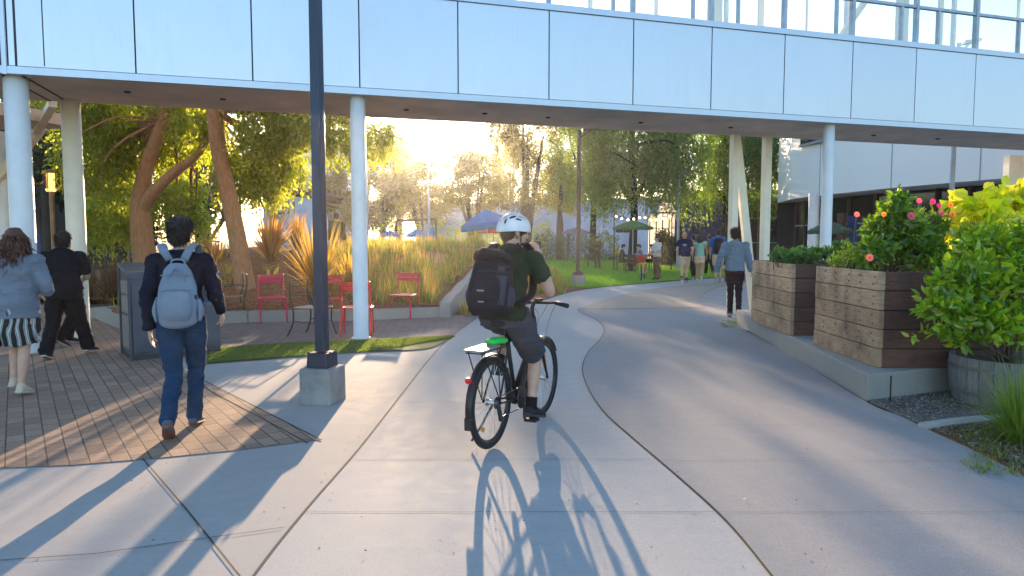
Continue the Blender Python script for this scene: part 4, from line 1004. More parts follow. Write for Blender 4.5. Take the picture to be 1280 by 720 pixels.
cb = shrub('citrus_bush', 'bright green citrus bush growing from the grey half barrel', (bc.x - .02, bc.y, .37),
   [EE(1215, 345, 6.1, 48, .3, 44), EE(1185, 385, 6.0, 42, .3, 40), EE(1245, 400, 5.9, 48, .3, 34), EE(1275, 350, 6.1, 46, .35, 60), EE(1195, 420, 6.0, 28, .2, 18), EE(1300, 390, 6.1, 48, .35, 55), EE(1240, 300, 6.3, 46, .3, 34), EE(1180, 350, 6.2, 28, .2, 28), EE(1290, 300, 6.3, 46, .3, 44)], 4300, .10, M['leaf_citrus'], 81, .5, cat='bush', stems=22)
b = MB(); b.tube([(bc.x - .06, bc.y, .3), (bc.x - .08, bc.y + .02, .65), (bc.x - .02, bc.y, 1.0)], [.03, .024, .016], n=8, k=3); b.build('trunk', M['bark'], cb, smooth=True)
shrub('golden_vine', 'sunlit yellow large-leaved vine rising above the citrus bush', (5.3, 7.6, .25), [EE(1225, 262, 7.4, 36, .3, 30), EE(1262, 250, 7.5, 42, .3, 30), EE(1200, 262, 7.6, 16, .2, 22), EE(1295, 255, 7.5, 46, .3, 36), EE(1215, 300, 7.6, 38, .3, 30), EE(1262, 300, 7.4, 46, .3, 40)], 1500, .16, M['leaf_vine'], 82, .75, cat='vine', stems=16)
# spiky grass clump at the right edge
g = G(1275, 556); rng = np.random.default_rng(91); th = thing('grass_clump', 'spiky lime green grass clump at the lower right edge', 'plant', tuple(g))
V, Fq = blades((g.x + .05, g.y + .05, 0), 900, .62, .62, .0035, rng, arch=.55, segs=5, rad=.10); npmesh('blades', V, Fq, leafmat('lime_blade', [(.10, .16, .02), (.16, .22, .03), (.07, .12, .02), (.22, .26, .05)], .5), th)
# ------------------------------------------------------------------ lamp posts
M['navy'] = mat('navy_pole_paint', (.030, .045, .085), .4, .3, vs=3, bs=150, bstr=.05)
M['brownpole'] = mat('brown_pole_paint', (.10, .06, .045), .5, .2, bstr=0)
M['greypole'] = mat('grey_pole_paint', (.42, .47, .55), .5, .3, bstr=0)
M['lens'] = mat('lamp_lens', (.6, .6, .58), .3, bstr=0)
def chamfer_block(b, x, y, w, z0, z1, rz, t=.92):
    b.box((x, y, (z0 + z1) / 2), (w, w, z1 - z0), rz=rz, taper=t)
g = G(398, 507); lp = thing('lamp_post', 'dark navy lamp post on a stained concrete block in the left foreground', 'lamp post', (g.x, g.y + .14, 0), R(-14))
px_, py_ = g.x, g.y + .16
b = MB(); chamfer_block(b, px_, py_, .318, -.01, .335, R(-14), .985); b.build('concrete_base', mat('stained_concrete', (.34, .34, .34), .88, vs=4, col2=(.19, .195, .20), bs=110, bstr=.35), lp, bevel=.018)
b = MB(); chamfer_block(b, px_, py_,   .215, .336, .475, R(-14), .93); b.build('base_cover', M['navy'], lp, bevel=.008)
b = MB(); b.box((px_, py_, 3.0), (.100, .100, 5.04), rz=R(-14), taper=.86); b.build('pole', M['navy'], lp, bevel=.006)
b = MB(); b.bar((px_ - .1, py_, 5.5), (px_ + .9, py_ + .1, 5.56), .07, .05); b.build('arm', M['navy'], lp)
b = MB(); b.box((px_ + 1.1, py_ + .12, 5.55), (.55, .26, .1), rz=.1, taper=.8); lh = b.build('lamp_head', M['navy'], lp, bevel=.01)
b = MB(); b.box((px_ + 1.1, py_ + .12, 5.49), (.4, .2, .012), rz=.1); b.build('lens', M['lens'], lh)
b = MB()
for dx in (-.1, .1):
    for dy in (-.1, .1): b.lathe([(.012, .475), (.012, .49)], (px_ + dx, py_ + dy, 0), 6)
b.build('bolts', M['darkmetal'], lp)
b = MB(); b.box((px_ + .001, py_ - .052, .85), (.05, .006, .12), rz=R(-14)); b.build('hand_hole_cover', M['navy'], lp)
def lamp(name, label, px, Y, ytop, w, m, arms, base=None, group=None):
    g = P(px, 300, Y); x, y = g.x, Y; s_ = sc_at(Y); H = CAMZ + (300 - ytop) * s_; th = thing(name, label, 'lamp post', (x, y, 0), group=group)
    b = MB(); b.tube([(x, y, (.3 if base else 0)), (x, y, H)], [w / 2, w / 2 * .8], n=12); b.build('pole', m, th)
    if base: b = MB(); b.lathe([(base, -.02), (base, .33), (base - .03, .36)], (x, y, 0), 20); b.build('concrete_base', M['kerb'], th); b = MB(); b.lathe([(.2, .361), (.17, .45), (w / 2, .5)], (x, y, 0), 16); b.build('base_cover', m, th)
    for (dx, dz, L, tilt) in arms:
        b = MB(); z = H + dz * s_; e = x + dx * s_; b.bar((x, y, z - abs(dx) * .02), (e, y, z), .06, .05); a = b.build('arm', m, th)
        b = MB(); b.bar((e - L * s_ / 2, y, z + tilt), (e + L * s_ / 2, y, z + tilt + .06), .28, .07); b.build('lamp_head', m, th)
lamp('lamp_post', 'brown lamp post on a round concrete base at the lawn edge', 723, 22.6, 165, .15, M['brownpole'], [(14, 0, 20, 0)], .24)
lamp('lamp_post', 'slim grey lamp post right of the thin white column, far off', 460, 44, 209, .12, M['greypole'], [(10, 0, 7, 0), (20, -4, 10, .2)])
lamp('lamp_post', 'grey twin-headed lamp post behind the blue umbrellas', 536.5, 40, 196, .15, M['greypole'], [(-8, 0, 12, .35), (14, 2, 14, .2)])
lamp('lamp_post', 'grey lamp post with a short arm behind the walkers', 847.5, 36, 216, .16, M['greypole'], [(6, 0, 14, 0)])
lamp('lamp_post', 'thin grey pole rising behind the flowering bush', 1187, 17.4, 60, .13, M['greypole'], [(14, 0, 20, 0)])
g = P(67, 300, 14.5); th = thing('bollard_light', 'amber-capped path light between the two left columns', 'light', (g.x, 14.5, 0)); s_ = sc_at(14.5)
M['amber'] = emit('amber_lamp', (1.0, .50, .14), .8); M['brass'] = mat('brass_pole', (.25, .17, .1), .5, .5, bstr=0)
b = MB(); b.tube([(g.x, 14.5, 0), (g.x, 14.5, CAMZ + 60 * s_)], .045, n=10); b.build('pole', M['brass'], th)
zt_ = CAMZ + 60 * s_; b = MB(); b.lathe([(.09, zt_), (.11, zt_ + .05), (.07, zt_ + .06), (.075, zt_ + .38)], (g.x, 14.5, 0), 16); b.build('lantern', M['amber'], th)
b = MB(); b.lathe([(.12, zt_ + .381), (.10, zt_ + .43), (.02, zt_ + .46)], (g.x, 14.5, 0), 16)
for k in range(4): a = k * 1.57; b.bar((g.x + .1 * math.cos(a), 14.5 + .1 * math.sin(a), zt_), (g.x + .1 * math.cos(a), 14.5 + .1 * math.sin(a), zt_ + .4), .015)
b.build('cage', M['brass'], th)
g = P(160, 300, 18); b = MB(); b.tube([(g.x, 18, .8), (g.x, 18, CAMZ + 58 * sc_at(18))], .03, n=8); b.tube([(g.x, 18, CAMZ + 58 * sc_at(18)), (g.x + .02, 18, CAMZ + 62 * sc_at(18))], .05, n=8)
b.build('path_light', M['greypole'], label='thin pale garden light standing left of the forked trunk', cat='light')

# ------------------------------------------------------------------ recycling enclosure
M['bin'] = mat('slate_bin_metal', (.085, .105, .15), .38, .55, vs=2, var=.2, bs=220, bstr=.05); M['bin_in'] = mat('bin_mesh_infill', (.30, .27, .26), .5, .4, vs=8)
a = G(163, 452); c = G(262, 447); bz = thing('recycling_bin', 'slate grey metal recycling station between the students and the chairs', 'bin', (a.x, a.y, 0), R(38))
Lb = 1.12; Hb = 1.18; D = .75
def bb(name, x0, x1, y0, y1, z0, z1, m, par, bev=.006): b = MB(); b.box(((x0 + x1) / 2, (y0 + y1) / 2, (z0 + z1) / 2), (x1 - x0, y1 - y0, z1 - z0)); return b.build(name, m, par, world=False, bevel=bev)
ROOTM[bz.name] = Matrix.Translation(Vector((a.x, a.y, 0))) @ Matrix.Rotation(R(38), 4, 'Z')
bb('body', .03, Lb - .03, .03, D - .03, .05, Hb - .06, M['bin'], bz)
for i in range(3):
    x0 = .035 + i * (Lb - .07) / 3; dr = bb('door', x0 + .006, x0 + (Lb - .07) / 3 - .006, .012, .029, .09, Hb - .22, M['bin'], bz)
    bb('handle', x0 + (Lb - .07) / 3 - .06, x0 + (Lb - .07) / 3 - .04, -.012, .011, .6, .72, M['greypole'], dr, .002)
b = MB(); b.add([(0, -.01, Hb - .14), (Lb, -.01, Hb - .14), (Lb, D, Hb + .0), (0, D, Hb), (0, -.01, Hb - .10), (Lb, -.01, Hb - .10), (Lb, D, Hb + .04), (0, D, Hb + .04)], [(0, 3, 2, 1), (4, 5, 6, 7), (0, 1, 5, 4), (1, 2, 6, 5), (2, 3, 7, 6), (3, 0, 4, 7)])
b.build('lid', M['bin'], bz, world=False, bevel=.006)
bb('plinth', .02, Lb - .02, .02, D - .02, 0, .049, M['darkmetal'], bz)
for z0, z1 in ((.12, .55), (.58, .80), (.83, 1.0)): bb('side_panel', .018, .029, .08, D - .1, z0, z1, M['bin_in'], bz, .002)
bb('corner_post', 0, .028, 0, .04, .0, Hb - .145, M['bin'], bz, .003); bb('corner_post', 0, .028, D - .05, D - .01, .0, Hb - .02, M['bin'], bz, .003)

# ------------------------------------------------------------------ chairs
M['redpaint'] = mat('red_chair_paint', (.52, .012, .016), .35, 0, vs=6, var=.12, bs=200, bstr=.03); M['pinkpaint'] = mat('raspberry_chair_paint', (.58, .018, .075), .35, 0, vs=6, var=.12, bs=200, bstr=.03)
M['blackpaint'] = mat('black_chair_paint', (.018, .02, .026), .4, .3, bstr=0); M['meshseat'] = mat('pale_seat_mesh', (.5, .5, .5), .45, .3, vs=60)
def luxchair(label, m, loc, rz):
    th = thing('patio_chair', label, 'chair', loc, rz, 'red metal patio chairs'); ROOTM[th.name] = Matrix.Translation(Vector(loc)) @ Matrix.Rotation(rz, 4, 'Z')
    def ps(pts, r, name): b = MB(); b.tube(pts, r, n=10, k=4); return b.build(name, m, th, smooth=True, world=False)
    for sx in (-1, 1):
        ps([(sx * .235, .22, 0), (sx * .225, .20, .25), (sx * .22, .185, .43)], .0165, 'leg')        # front is +y
        ps([(sx * .235, -.24, 0), (sx * .225, -.20, .25), (sx * .22, -.175, .44)], .0165, 'leg')
        ps([(sx * .22, -.175, .43), (sx * .222, -.20, .6), (sx * .225, -.245, .86)], .0155, 'back_post')
    b = MB()
    for i in range(9):
        y = -.175 + i * .045; z = .445 - .02 * math.sin(math.pi * i / 8) * 1.0; b.box((0, y, z), (.43, .036, .012))
    b.bar((-.22, -.19, .435), (-.22, .2, .43), .03, .02); b.bar((.22, -.19, .435), (.22, .2, .43), .03, .02); b.bar((-.22, .2, .43), (.22, .2, .43), .02, .03)
    b.build('seat', m, th, world=False, bevel=.003)
    b = MB()
    for z0, z1, y in ((.70, .765, -.222), (.775, .855, -.235)):
        b.loft([(-.218, y, (z0 + z1) / 2), (-.1, y - .03, (z0 + z1) / 2), (.1, y - .03, (z0 + z1) / 2), (.218, y, (z0 + z1) / 2)], .006, (z1 - z0) / 2, side=(0, 1, 0), n=8, k=3, power=.4)
    b.build('backrest', m, th, world=False)
    b = MB(); b.bar((-.225, .19, .24), (-.222, -.19, .25), .015); b.bar((.225, .19, .24), (.222, -.19, .25), .015)
    return th
def gl(px, py): g = G(px, py); return (g.x, g.y, .012)
luxchair('raspberry pink chair with a notched back, beside the leaning trunk', M['pinkpaint'], gl(341, 402), R(205))
luxchair('red chair seen from behind, its back to us in front of the thin white column', M['redpaint'], gl(447, 419), R(6))
luxchair('raspberry pink chair standing alone at the right end of the kerb', M['pinkpaint'], gl(505, 397), R(165))
luxchair('red chair mostly hidden behind the lamp post', M['redpaint'], gl(412, 404), R(195))
def blackchair(label, loc, rz, seat):
    th = thing('cafe_chair', label, 'chair', loc, rz, 'black metal patio chairs'); ROOTM[th.name] = Matrix.Translation(Vector(loc)) @ Matrix.Rotation(rz, 4, 'Z'); m = M['blackpaint']
    def ps(pts, r, name): b = MB(); b.tube(pts, r, n=8, k=4); return b.build(name, m, th, smooth=True, world=False)
    for sx in (-1, 1):
        ps([(sx * .24, .28, 0), (sx * .22, .2, .25), (sx * .22, .22, .45)], .013, 'leg'); ps([(sx * .24, -.30, 0), (sx * .22, -.2, .22), (sx * .22, -.2, .45), (sx * .22, -.25, .66), (sx * .22, -.24, .88)], .013, 'leg')
        b = MB(); b.tube([(sx * .22, .2, .22), (sx * .22, -.2, .24)], .007, n=6); b.build('stretcher', m, th, world=False); b = MB(); b.bar((sx * .235, -.24, .66), (sx * .235, .14, .66), .03, .014); b.bar((sx * .235, .14, .655), (sx * .22, .2, .46), .014); b.build('arm', m, th, world=False)
    b = MB(); b.bar((-.22, .2, .45), (.22, .2, .45), .018); b.bar((-.22, -.2, .45), (.22, -.2, .45), .018)
    for i in range(8): b.box((0, -.17 + i * .048, .452), (.42, .034, .008))
    b.build('seat', seat, th, world=False)
    b = MB(); 
    for z, y in ((.87, -.24), (.78, -.25), (.68, -.255), (.58, -.235)): b.bar((-.22, y, z), (.22, y, z), .02, .01)
    b.build('backrest', m, th, world=False); return th
blackchair('black metal chair with a pale slatted seat behind the lamp post', gl(391, 420), R(250), M['meshseat'])
blackchair('black metal chair half hidden behind the student with the pale backpack', gl(290, 401), R(120), M['blackpaint'])

# ------------------------------------------------------------------ umbrellas and cafe furniture
M['umb_blue'] = mat('blue_canvas', (.006, .17, .42), .8, vs=2); M['umb_red'] = mat('red_canvas', (.45, .06, .03), .8, vs=2); M['umb_green'] = mat('green_canvas', (.10, .19, .06), .8, vs=2)
M['umb_grey'] = mat('grey_canvas', (.32, .28, .30), .8); M['umb_dk'] = mat('dark_green_canvas', (.05, .08, .045), .8, vs=2)
def umbrella(name, label, px, Y, ytop, yedge, halfw, m, tilt=0.0, n=8, polem=None, group=None, edge=.12, Pole=True):
    p = P(px, 300, Y); s_ = sc_at(Y); zt_ = CAMZ + (300 - ytop) * s_; ze = CAMZ + (300 - yedge) * s_; r = halfw * s_; x, y = p.x, Y
    th = thing(name, label, 'umbrella', (x, y, 0), group=group); b = MB(); vs = []; fs = []
    Rt = Matrix.Translation((x, y, ze)) @ Matrix.Rotation(tilt, 4, 'Y') @ Matrix.Translation((-x, -y, -ze)); k = 4; seg = n * 4
    vs.append(Rt @ Vector((x, y, zt_)))
    for q in range(1, k + 1):
        t = q / k
        for j in range(seg):
            a = 2 * math.pi * j / seg + .2; sag = .94 + .06 * abs(math.cos(a * n / 2 - .2 * n / 2)); z = zt_ - (zt_ - ze) * (t ** 1.12) - .03 * (1 - sag) * 10 * t
            vs.append(Rt @ Vector((x + r * t * sag * math.cos(a), y + r * t * sag * math.sin(a), z)))
    for j in range(seg):
        a = 2 * math.pi * j / seg + .2; vs.append(vs[1 + (k - 1) * seg + j] + Vector((0, 0, -edge)))
    fs += [(0, 1 + j, 1 + (j + 1) % seg) for j in range(seg)]
    for q in range(k): fs += [(1 + q * seg + j, 1 + (q + 1) * seg + j, 1 + (q + 1) * seg + (j + 1) % seg, 1 + q * seg + (j + 1) % seg) for j in range(seg)]
    b.add(vs, fs); o = b.build('canopy', m, th, smooth=False); sm = o.modifiers.new('s', 'SOLIDIFY'); sm.thickness = .012
    b = MB(); b.tube([(x, y, 0), (x, y, zt_ - .05)], .028, n=8); b.build('pole', polem or M['greypole'], th)
    b = MB(); b.lathe([(.25, 0), (.25, .06), (.05, .1)], (x, y, 0), 16); b.build('base', M['darkmetal'], th)
    b = MB()
    for j in range(n): a = 2 * math.pi * j / n + .2; b.bar(Rt @ Vector((x, y, zt_ - .04)), Rt @ Vector((x + r * .92 * math.cos(a), y + r * .92 * math.sin(a), ze + .03)), .02)
    b.build('ribs', M['greypole'], th); return th
umbrella('patio_umbrella', 'large blue umbrella tilted to the left just behind the cyclist', 609, 30, 262, 279, 33, M['umb_blue'], R(-7), 6, edge=.25)
umbrella('patio_umbrella', 'small red umbrella under the large blue one', 617, 36, 283, 290, 19, M['umb_red'], 0, 8, M['brass'], edge=.05)
umbrella('patio_umbrella', 'low blue umbrella farthest left beyond the grass mound', 487, 40, 288, 294, 13, M['umb_blue'], 0, 6)
umbrella('patio_umbrella', 'low blue umbrella beside the closed dark blue one', 521, 40, 286, 294, 14, M['umb_blue'], 0, 6)
g = P(540, 300, 38); b = MB(); b.tube([(g.x, 38, 0), (g.x, 38, 2.3)], .03, n=8); th = thing('closed_umbrella', 'closed dark blue umbrella beyond the grass mound', 'umbrella', (g.x, 38, 0)); b.build('pole', M['greypole'], th)
b = MB(); b.lathe([(.06, 2.25), (.16, 1.9), (.24, 1.45), (.2, 1.4)], (g.x, 38, 0), 12); b.build('canopy', M['umb_blue'], th)
umbrella('patio_umbrella', 'green umbrella over the cafe table beyond the lawn', 791, 33, 275, 284, 26, M['umb_green'], 0, 8, M['greypole'])
umbrella('patio_umbrella', 'greyish umbrella behind the brown lamp post', 720, 46, 284, 290, 18, M['umb_grey'], 0, 8)
umbrella('patio_umbrella', 'dark green umbrella in front of the curved building', 1037, 24, 276, 288, 26, M['umb_dk'], 0, 8, M['greypole'])
umbrella('patio_umbrella', 'small grey-green umbrella left of the green one', 783, 41, 280, 288, 14, M['umb_dk'], 0, 8)
# shade pergola rail far left of the umbrellas
p = P(495, 276, 42); q = P(545, 274, 42); th = thing('timber_pergola', 'thin timber shade frame above the low blue umbrellas', 'pergola', (p.x, 42, 0)); b = MB(); b.bar(p, q, .12, .16); b.build('beam', M['bark'], th)
for e in (p, q): b = MB(); b.bar((e.x, 42, 0), (e.x, 42, e.z), .1); b.build('post', M['bark'], th)
M['tabletop'] = mat('table_top', (.09, .05, .04), .5, bstr=0)
def table(label, px, Y, w=.75):
    p = P(px, 300, Y); th = thing('cafe_table', label, 'table', (p.x, Y, 0), group='cafe tables beyond the lawn'); b = MB(); b.lathe([(w / 2, .72), (w / 2, .75)], (p.x, Y, 0), 20); b.build('table_top', M['tabletop'], th)
    b = MB(); b.tube([(p.x, Y, .02), (p.x, Y, .72)], .03, n=8); b.build('post', M['darkmetal'], th); b = MB(); b.lathe([(.25, 0), (.23, .03)], (p.x, Y, 0), 16); b.build('foot', M['darkmetal'], th)
table('dark cafe table directly under the green umbrella', 789, 32.6); table('dark cafe table right of the green umbrella', 812, 34, .7); table('bench-like low table near the standing grey-brown figure', 735, 38, 1.2)
def bistro(label, px, Y, rz):
    p = P(px, 300, Y); th = thing('cafe_chair', label, 'chair', (p.x, Y, 0), rz, 'dark chairs round the cafe tables'); ROOTM[th.name] = Matrix.Translation(Vector((p.x, Y, 0))) @ Matrix.Rotation(rz, 4, 'Z')
    for sx in (-1, 1):
        for sy in (-1, 1): b = MB(); b.bar((sx * .19, sy * .19, 0), (sx * .17, sy * .17, .45), .022); b.build('leg', M['blackpaint'], th, world=False)
    b = MB(); b.box((0, 0, .46), (.4, .4, .025)); b.build('seat', M['tabletop'], th, world=False); b = MB(); b.box((0, -.19, .74), (.38, .02, .2)); b.bar((-.17, -.19, .47), (-.17, -.19, .8), .02); b.bar((.17, -.19, .47), (.17, -.19, .8), .02); b.build('backrest', M['tabletop'], th, world=False)
bistro('dark chair left of the umbrella table', 776, 32.5, R(-90)); bistro('dark chair right of the umbrella table', 801, 32.4, R(90)); bistro('dark chair in front of the umbrella table', 788, 31.7, 0); bistro('dark chair by the right-hand cafe table', 818, 33.2, R(60))
# yellow box and dark bag on the lawn edge
g = G(770, 322.5); th = thing('yellow_sign', 'small yellow board standing near the cafe table', 'sign', tuple(g)); M['yel'] = mat('yellow_paint', (.75, .50, .02), .6, bstr=0)
s_ = sc_at(g.y); b = MB(); b.box((g.x, g.y, .9 * .62), (9 * s_, .1, 9 * s_)); b.build('board', M['yel'], th, bevel=.01); b = MB(); b.bar((g.x - .12, g.y + .05, 0), (g.x - .12, g.y + .05, .4), .03); b.bar((g.x + .12, g.y + .05, 0), (g.x + .12, g.y + .05, .4), .03); b.build('legs', M['darkmetal'], th)
g = G(765, 325); b = MB(); b.loft([(g.x - .35, g.y, .06), (g.x - .1, g.y, .12), (g.x + .2, g.y, .14), (g.x + .4, g.y, .05)], [.05, .12, .15, .04], n=10, k=3); b.build('dark_bag', M['blackpaint'], smooth=True, label='dark bag lying on the lawn below the yellow board', cat='bag')
# string lights
th = thing('string_lights', 'string of small warm bulbs above the cafe tables', 'string lights', tuple(P(800, 300, 34))); ROOTM[th.name] = Matrix.Translation(th.location)
pp = [P(768, 268, 34), P(785, 273, 34), P(803, 270, 34), P(820, 273, 34), P(840, 268, 34)]; cc_ = catmull(pp, 5); b = MB(); b.tube(cc_, .012, n=5); b.build('cable', M['darkmetal'], th)
M['bulb'] = emit('warm_bulb', (1, .7, .35), 3.0)
for c in cc_[1::2]: b = MB(); b.ball(c + Vector((0, 0, -.07)), .055, 8, 6); b.build('bulb', M['bulb'], th)
for e, nm in ((P(768, 268, 34), 0), (P(840, 268, 34), 1)): b = MB(); b.tube([(e.x, 34, 0), (e.x, 34, e.z)], .03, n=8); b.build('pole', M['darkmetal'], th)

# ------------------------------------------------------------------ skeleton sculpture
M['bone'] = mat('dark_bronze_bone', (.16, .10, .07), .55, .25, vs=8, bs=60, bstr=.2)
Ys = 21.5
def S(px, py, d=0): return P(px, py, Ys + d)
sk = thing('skeleton_sculpture', 'dark bronze dinosaur skeleton sculpture standing behind the leaning tree', 'sculpture', (S(300, 300).x, Ys, .3))
spine = [S(430, 248), S(405, 246), S(380, 243), S(350, 236), S(325, 228), S(300, 222), S(275, 218), S(250, 222), S(225, 232), S(200, 236), S(180, 236)]
b = MB(); sp2 = catmull(spine, 4); b.tube(sp2, [.06 + .07 * math.sin(math.pi * i / len(sp2)) for i in range(len(sp2))], n=8)
for p in sp2[1:-1]: b.bar(p, p + Vector((0, 0, .22)), .05, .03)
b.build('spine', M['bone'], sk, smooth=False)
for i in range(11):
    p = sp2[11 + i]; 
    for sy in (-1, 1):
        L = .95 - abs(i - 4) * .06; b = MB(); b.tube([p, p + Vector((.05, sy * .35, -.12)), p + Vector((.1, sy * .42, -.5 * L)), p + Vector((.18, sy * .18, -L))], [.035, .04, .035, .02], n=6, k=4); b.build('rib', M['bone'], sk, smooth=True)
for sy in (-.35, .35):
    b = MB(); h = S(270, 226, sy); b.tube([h, S(262, 250, sy * 1.2), S(280, 268, sy), S(268, 292, sy), S(262, 300, sy)], [.13, .10, .08, .06, .07], n=8, k=4); b.tube([S(256, 300, sy) + Vector((-.1, 0, 0)), S(275, 302, sy)], [.05, .03], n=6); b.build('leg', M['bone'], sk, smooth=True)
    b = MB(); b.tube([S(352, 242, sy), S(358, 258, sy), S(350, 268, sy)], [.05, .04, .03], n=6, k=3); b.build('forelimb', M['bone'], sk, smooth=True)
b = MB(); b.loft([S(400, 247), S(408, 246), S(418, 249), S(427, 252)], [.1, .16, .13, .07], [.09, .12, .09, .05], side=(0, 0, 1), n=10, k=3); b.build('skull', M['bone'], sk, smooth=True)
b = MB(); b.loft([S(402, 252), S(413, 257), S(424, 259)], [.05, .05, .03], n=8, k=3); b.build('jaw', M['bone'], sk, smooth=True)
b = MB(); b.bar(S(300, 222), S(300, 330), .06); b.bar(S(345, 236), S(345, 330), .06); b.build('support_post', M['darkmetal'], sk)
b = MB(); b.ball(S(268, 226), (.4, .3, .35), 10, 8); b.build('pelvis', M['bone'], sk, smooth=True)

# ------------------------------------------------------------------ bicycles
M['tyre'] = mat('tyre_rubber', (.012, .014, .02), .8, bs=250, bstr=.1); M['frame_blk'] = mat('black_frame_paint', (.012, .013, .018), .3, .2, bstr=0); M['steel'] = mat('bare_steel', (.55, .56, .58), .28, .95, bstr=0)
M['rubber'] = mat('black_rubber', (.015, .015, .017), .75, bs=200); M['reflr'] = mat('red_reflector', (.75, .02, .02), .2, bstr=0); M['reflo'] = mat('amber_reflector', (.85, .30, .02), .3, bstr=0)
M['green_plastic'] = mat('bright_green_plastic', (.02, .62, .08), .5, bstr=0); M['rackplate'] = mat('pale_rack_plate', (.28, .27, .26), .45, .2); M['yellow_frame'] = mat('yellow_frame_paint', (.75, .60, .02), .35, bstr=0)
M['basketred'] = mat('red_basket', (.5, .02, .03), .6); M['chain'] = mat('chain_steel', (.08, .08, .085), .4, .8, bstr=0); M['teal'] = mat('teal_rim', (.05, .38, .36), .4, bstr=0)
def wheel(th, y, Rw=.335, r=.021, name='wheel', spokes=28, rim=None, steer=0.0, x=0.0):
    T = Matrix.Translation((x, y, Rw)) @ Matrix.Rotation(steer, 4, 'Z')
    def tr(b): b.v = [tuple(T @ Vector(p)) for p in b.v]; return b
    b = MB(); b.torus((0, 0, 0), Rw - r, r, n=72, m=12); wh = tr(b).build('tyre', M['tyre'], th, smooth=True, world=False)
    b = MB(); vs = []; fs = []; n = 72; pr = [(-.011, Rw - 2 * r + .004), (.011, Rw - 2 * r + .004), (.012, Rw - 2 * r - .012), (0, Rw - 2 * r - .024), (-.012, Rw - 2 * r - .012)]
    for i in range(n): a = 2 * math.pi * i / n; vs += [(h, q * math.cos(a), q * math.sin(a)) for h, q in pr]
    fs = [(i * 5 + j, ((i + 1) % n) * 5 + j, ((i + 1) % n) * 5 + (j + 1) % 5, i * 5 + (j + 1) % 5) for i in range(n) for j in range(5)]; b.add(vs, fs); tr(b).build('rim', rim or M['frame_blk'], wh, smooth=False, world=False)
    b = MB()
    for i in range(spokes):
        a = 2 * math.pi * i / spokes; a2 = a + (.32 if i % 2 else -.32) * (1 if (i // 2) % 2 else -1); sx = .03 if i % 2 else -.03
        b.tube([(sx, .025 * math.cos(a2), .025 * math.sin(a2)), (0, (Rw - 2 * r - .02) * math.cos(a), (Rw - 2 * r - .02) * math.sin(a))], .0014, n=4, cap=False)
    tr(b).build('spokes', M['steel'], wh, world=False)
    b = MB(); b.lathe([(.015, -.045), (.03, -.035), (.03, -.025), (.018, -.02), (.018, .02), (.03, .025), (.03, .035), (.015, .045)], (0, 0, 0), 16, 'X'); tr(b).build('hub', M['steel'], wh, smooth=False, world=False)
    return wh
BK = G(614, 561); BANG = R(-24)
bike = thing('bicycle', 'black electric bicycle ridden away from us down the middle path', 'bicycle', (BK.x, BK.y, .009), BANG); ROOTM[bike.name] = Matrix.Translation(Vector((BK.x, BK.y, .009))) @ Matrix.Rotation(BANG, 4, 'Z')
WBs = 1.0
def bp(b, name, m, par=None, sm=True, **k): return b.build(name, m, par or bike, smooth=sm, world=False, **k)
wheel(bike, 0.0, spokes=32); fw = wheel(bike, WBs, spokes=32, steer=R(-2))
b = MB()
BBp = Vector((0, .43, .29)); HT = Vector((0, .80, .88)); HB_ = Vector((0, .855, .70)); STt = Vector((0, .27, .80))
b.loft([BBp + Vector((0, .01, .0)), (HB_ + BBp) / 2 + Vector((0, 0, .0)), HB_], [.036, .038, .03], [.052, .056, .036], side=(1, 0, 0), n=14, k=4)
b.tube([BBp, STt], .018, n=12); b.tube([STt - Vector((0, -.012, .06)), HT - Vector((0, -.015, .05))], [.017, .02], n=12)
b.tube([HB_ - Vector((0, -.012, .04)), HT], .024, n=14); b.ball(BBp, (.045, .065, .065), 14, 10)
for sx in (-1, 1):
    b.tube([BBp + Vector((sx * .035, -.03, 0)), Vector((sx * .055, .18, .31)), Vector((sx * .065, 0, .335))], .010, n=8, k=3); b.tube([STt - Vector((-sx * .02, 0, .04)), Vector((sx * .055, .1, .5)), Vector((sx * .065, 0, .335))], .008, n=8, k=3)
bp(b, 'frame', M['frame_blk'])
b = MB()
for sx in (-1, 1): b.tube([HB_ + Vector((sx * .05, .01, -.03)), Vector((sx * .055, .90, .52)), Vector((sx * .055, WBs, .335))], [.018, .014, .010], n=10, k=3)
b.bar(HB_ + Vector((-.065, .01, -.03)), HB_ + Vector((.065, .01, -.03)), .035, .04); bp(b, 'fork', M['frame_blk'])
b = MB(); b.tube([STt, STt + Vector((0, -.025, .09))], .014, n=10); bp(b, 'seatpost', M['frame_blk'])
b = MB(); b.loft([(0, .08, .895), (0, .13, .90), (0, .2, .90), (0, .28, .895), (0, .36, .89)], [.05, .078, .07, .035, .018], [.02, .03, .028, .022, .015], side=(1, 0, 0), n=14, k=4); bp(b, 'saddle', M['rubber'])
b = MB(); b.tube([HT, HT + Vector((0, -.02, .07)), HT + Vector((0, .03, .12))], .017, n=10, k=3); bp(b, 'stem', M['frame_blk'])
b = MB(); hz = 1.0; b.tube([(-.30, .74, hz - .01), (-.2, .80, hz), (-.06, .835, hz - .005), (.06, .835, hz - .005), (.2, .80, hz), (.30, .74, hz - .01)], .0125, n=10, k=4); hbar = bp(b, 'handlebar', M['frame_blk'])
for sx in (-1, 1):
    b = MB(); b.tube([(sx * .205, .797, hz), (sx * .33, .722, hz - .012)], [.018, .0175], n=12); bp(b, 'grip', M['rubber'], hbar)
    b = MB(); b.tube([(sx * .17, .83, hz - .005), (sx * .2, .86, hz - .02), (sx * .30, .80, hz - .035)], [.009, .008, .006], n=8, k=3); bp(b, 'brake_lever', M['chain'], hbar)
b = MB(); b.box((.05, .80, hz + .02), (.06, .04, .025)); bp(b, 'display', M['rubber'], hbar, False, bevel=.005)
b = MB()
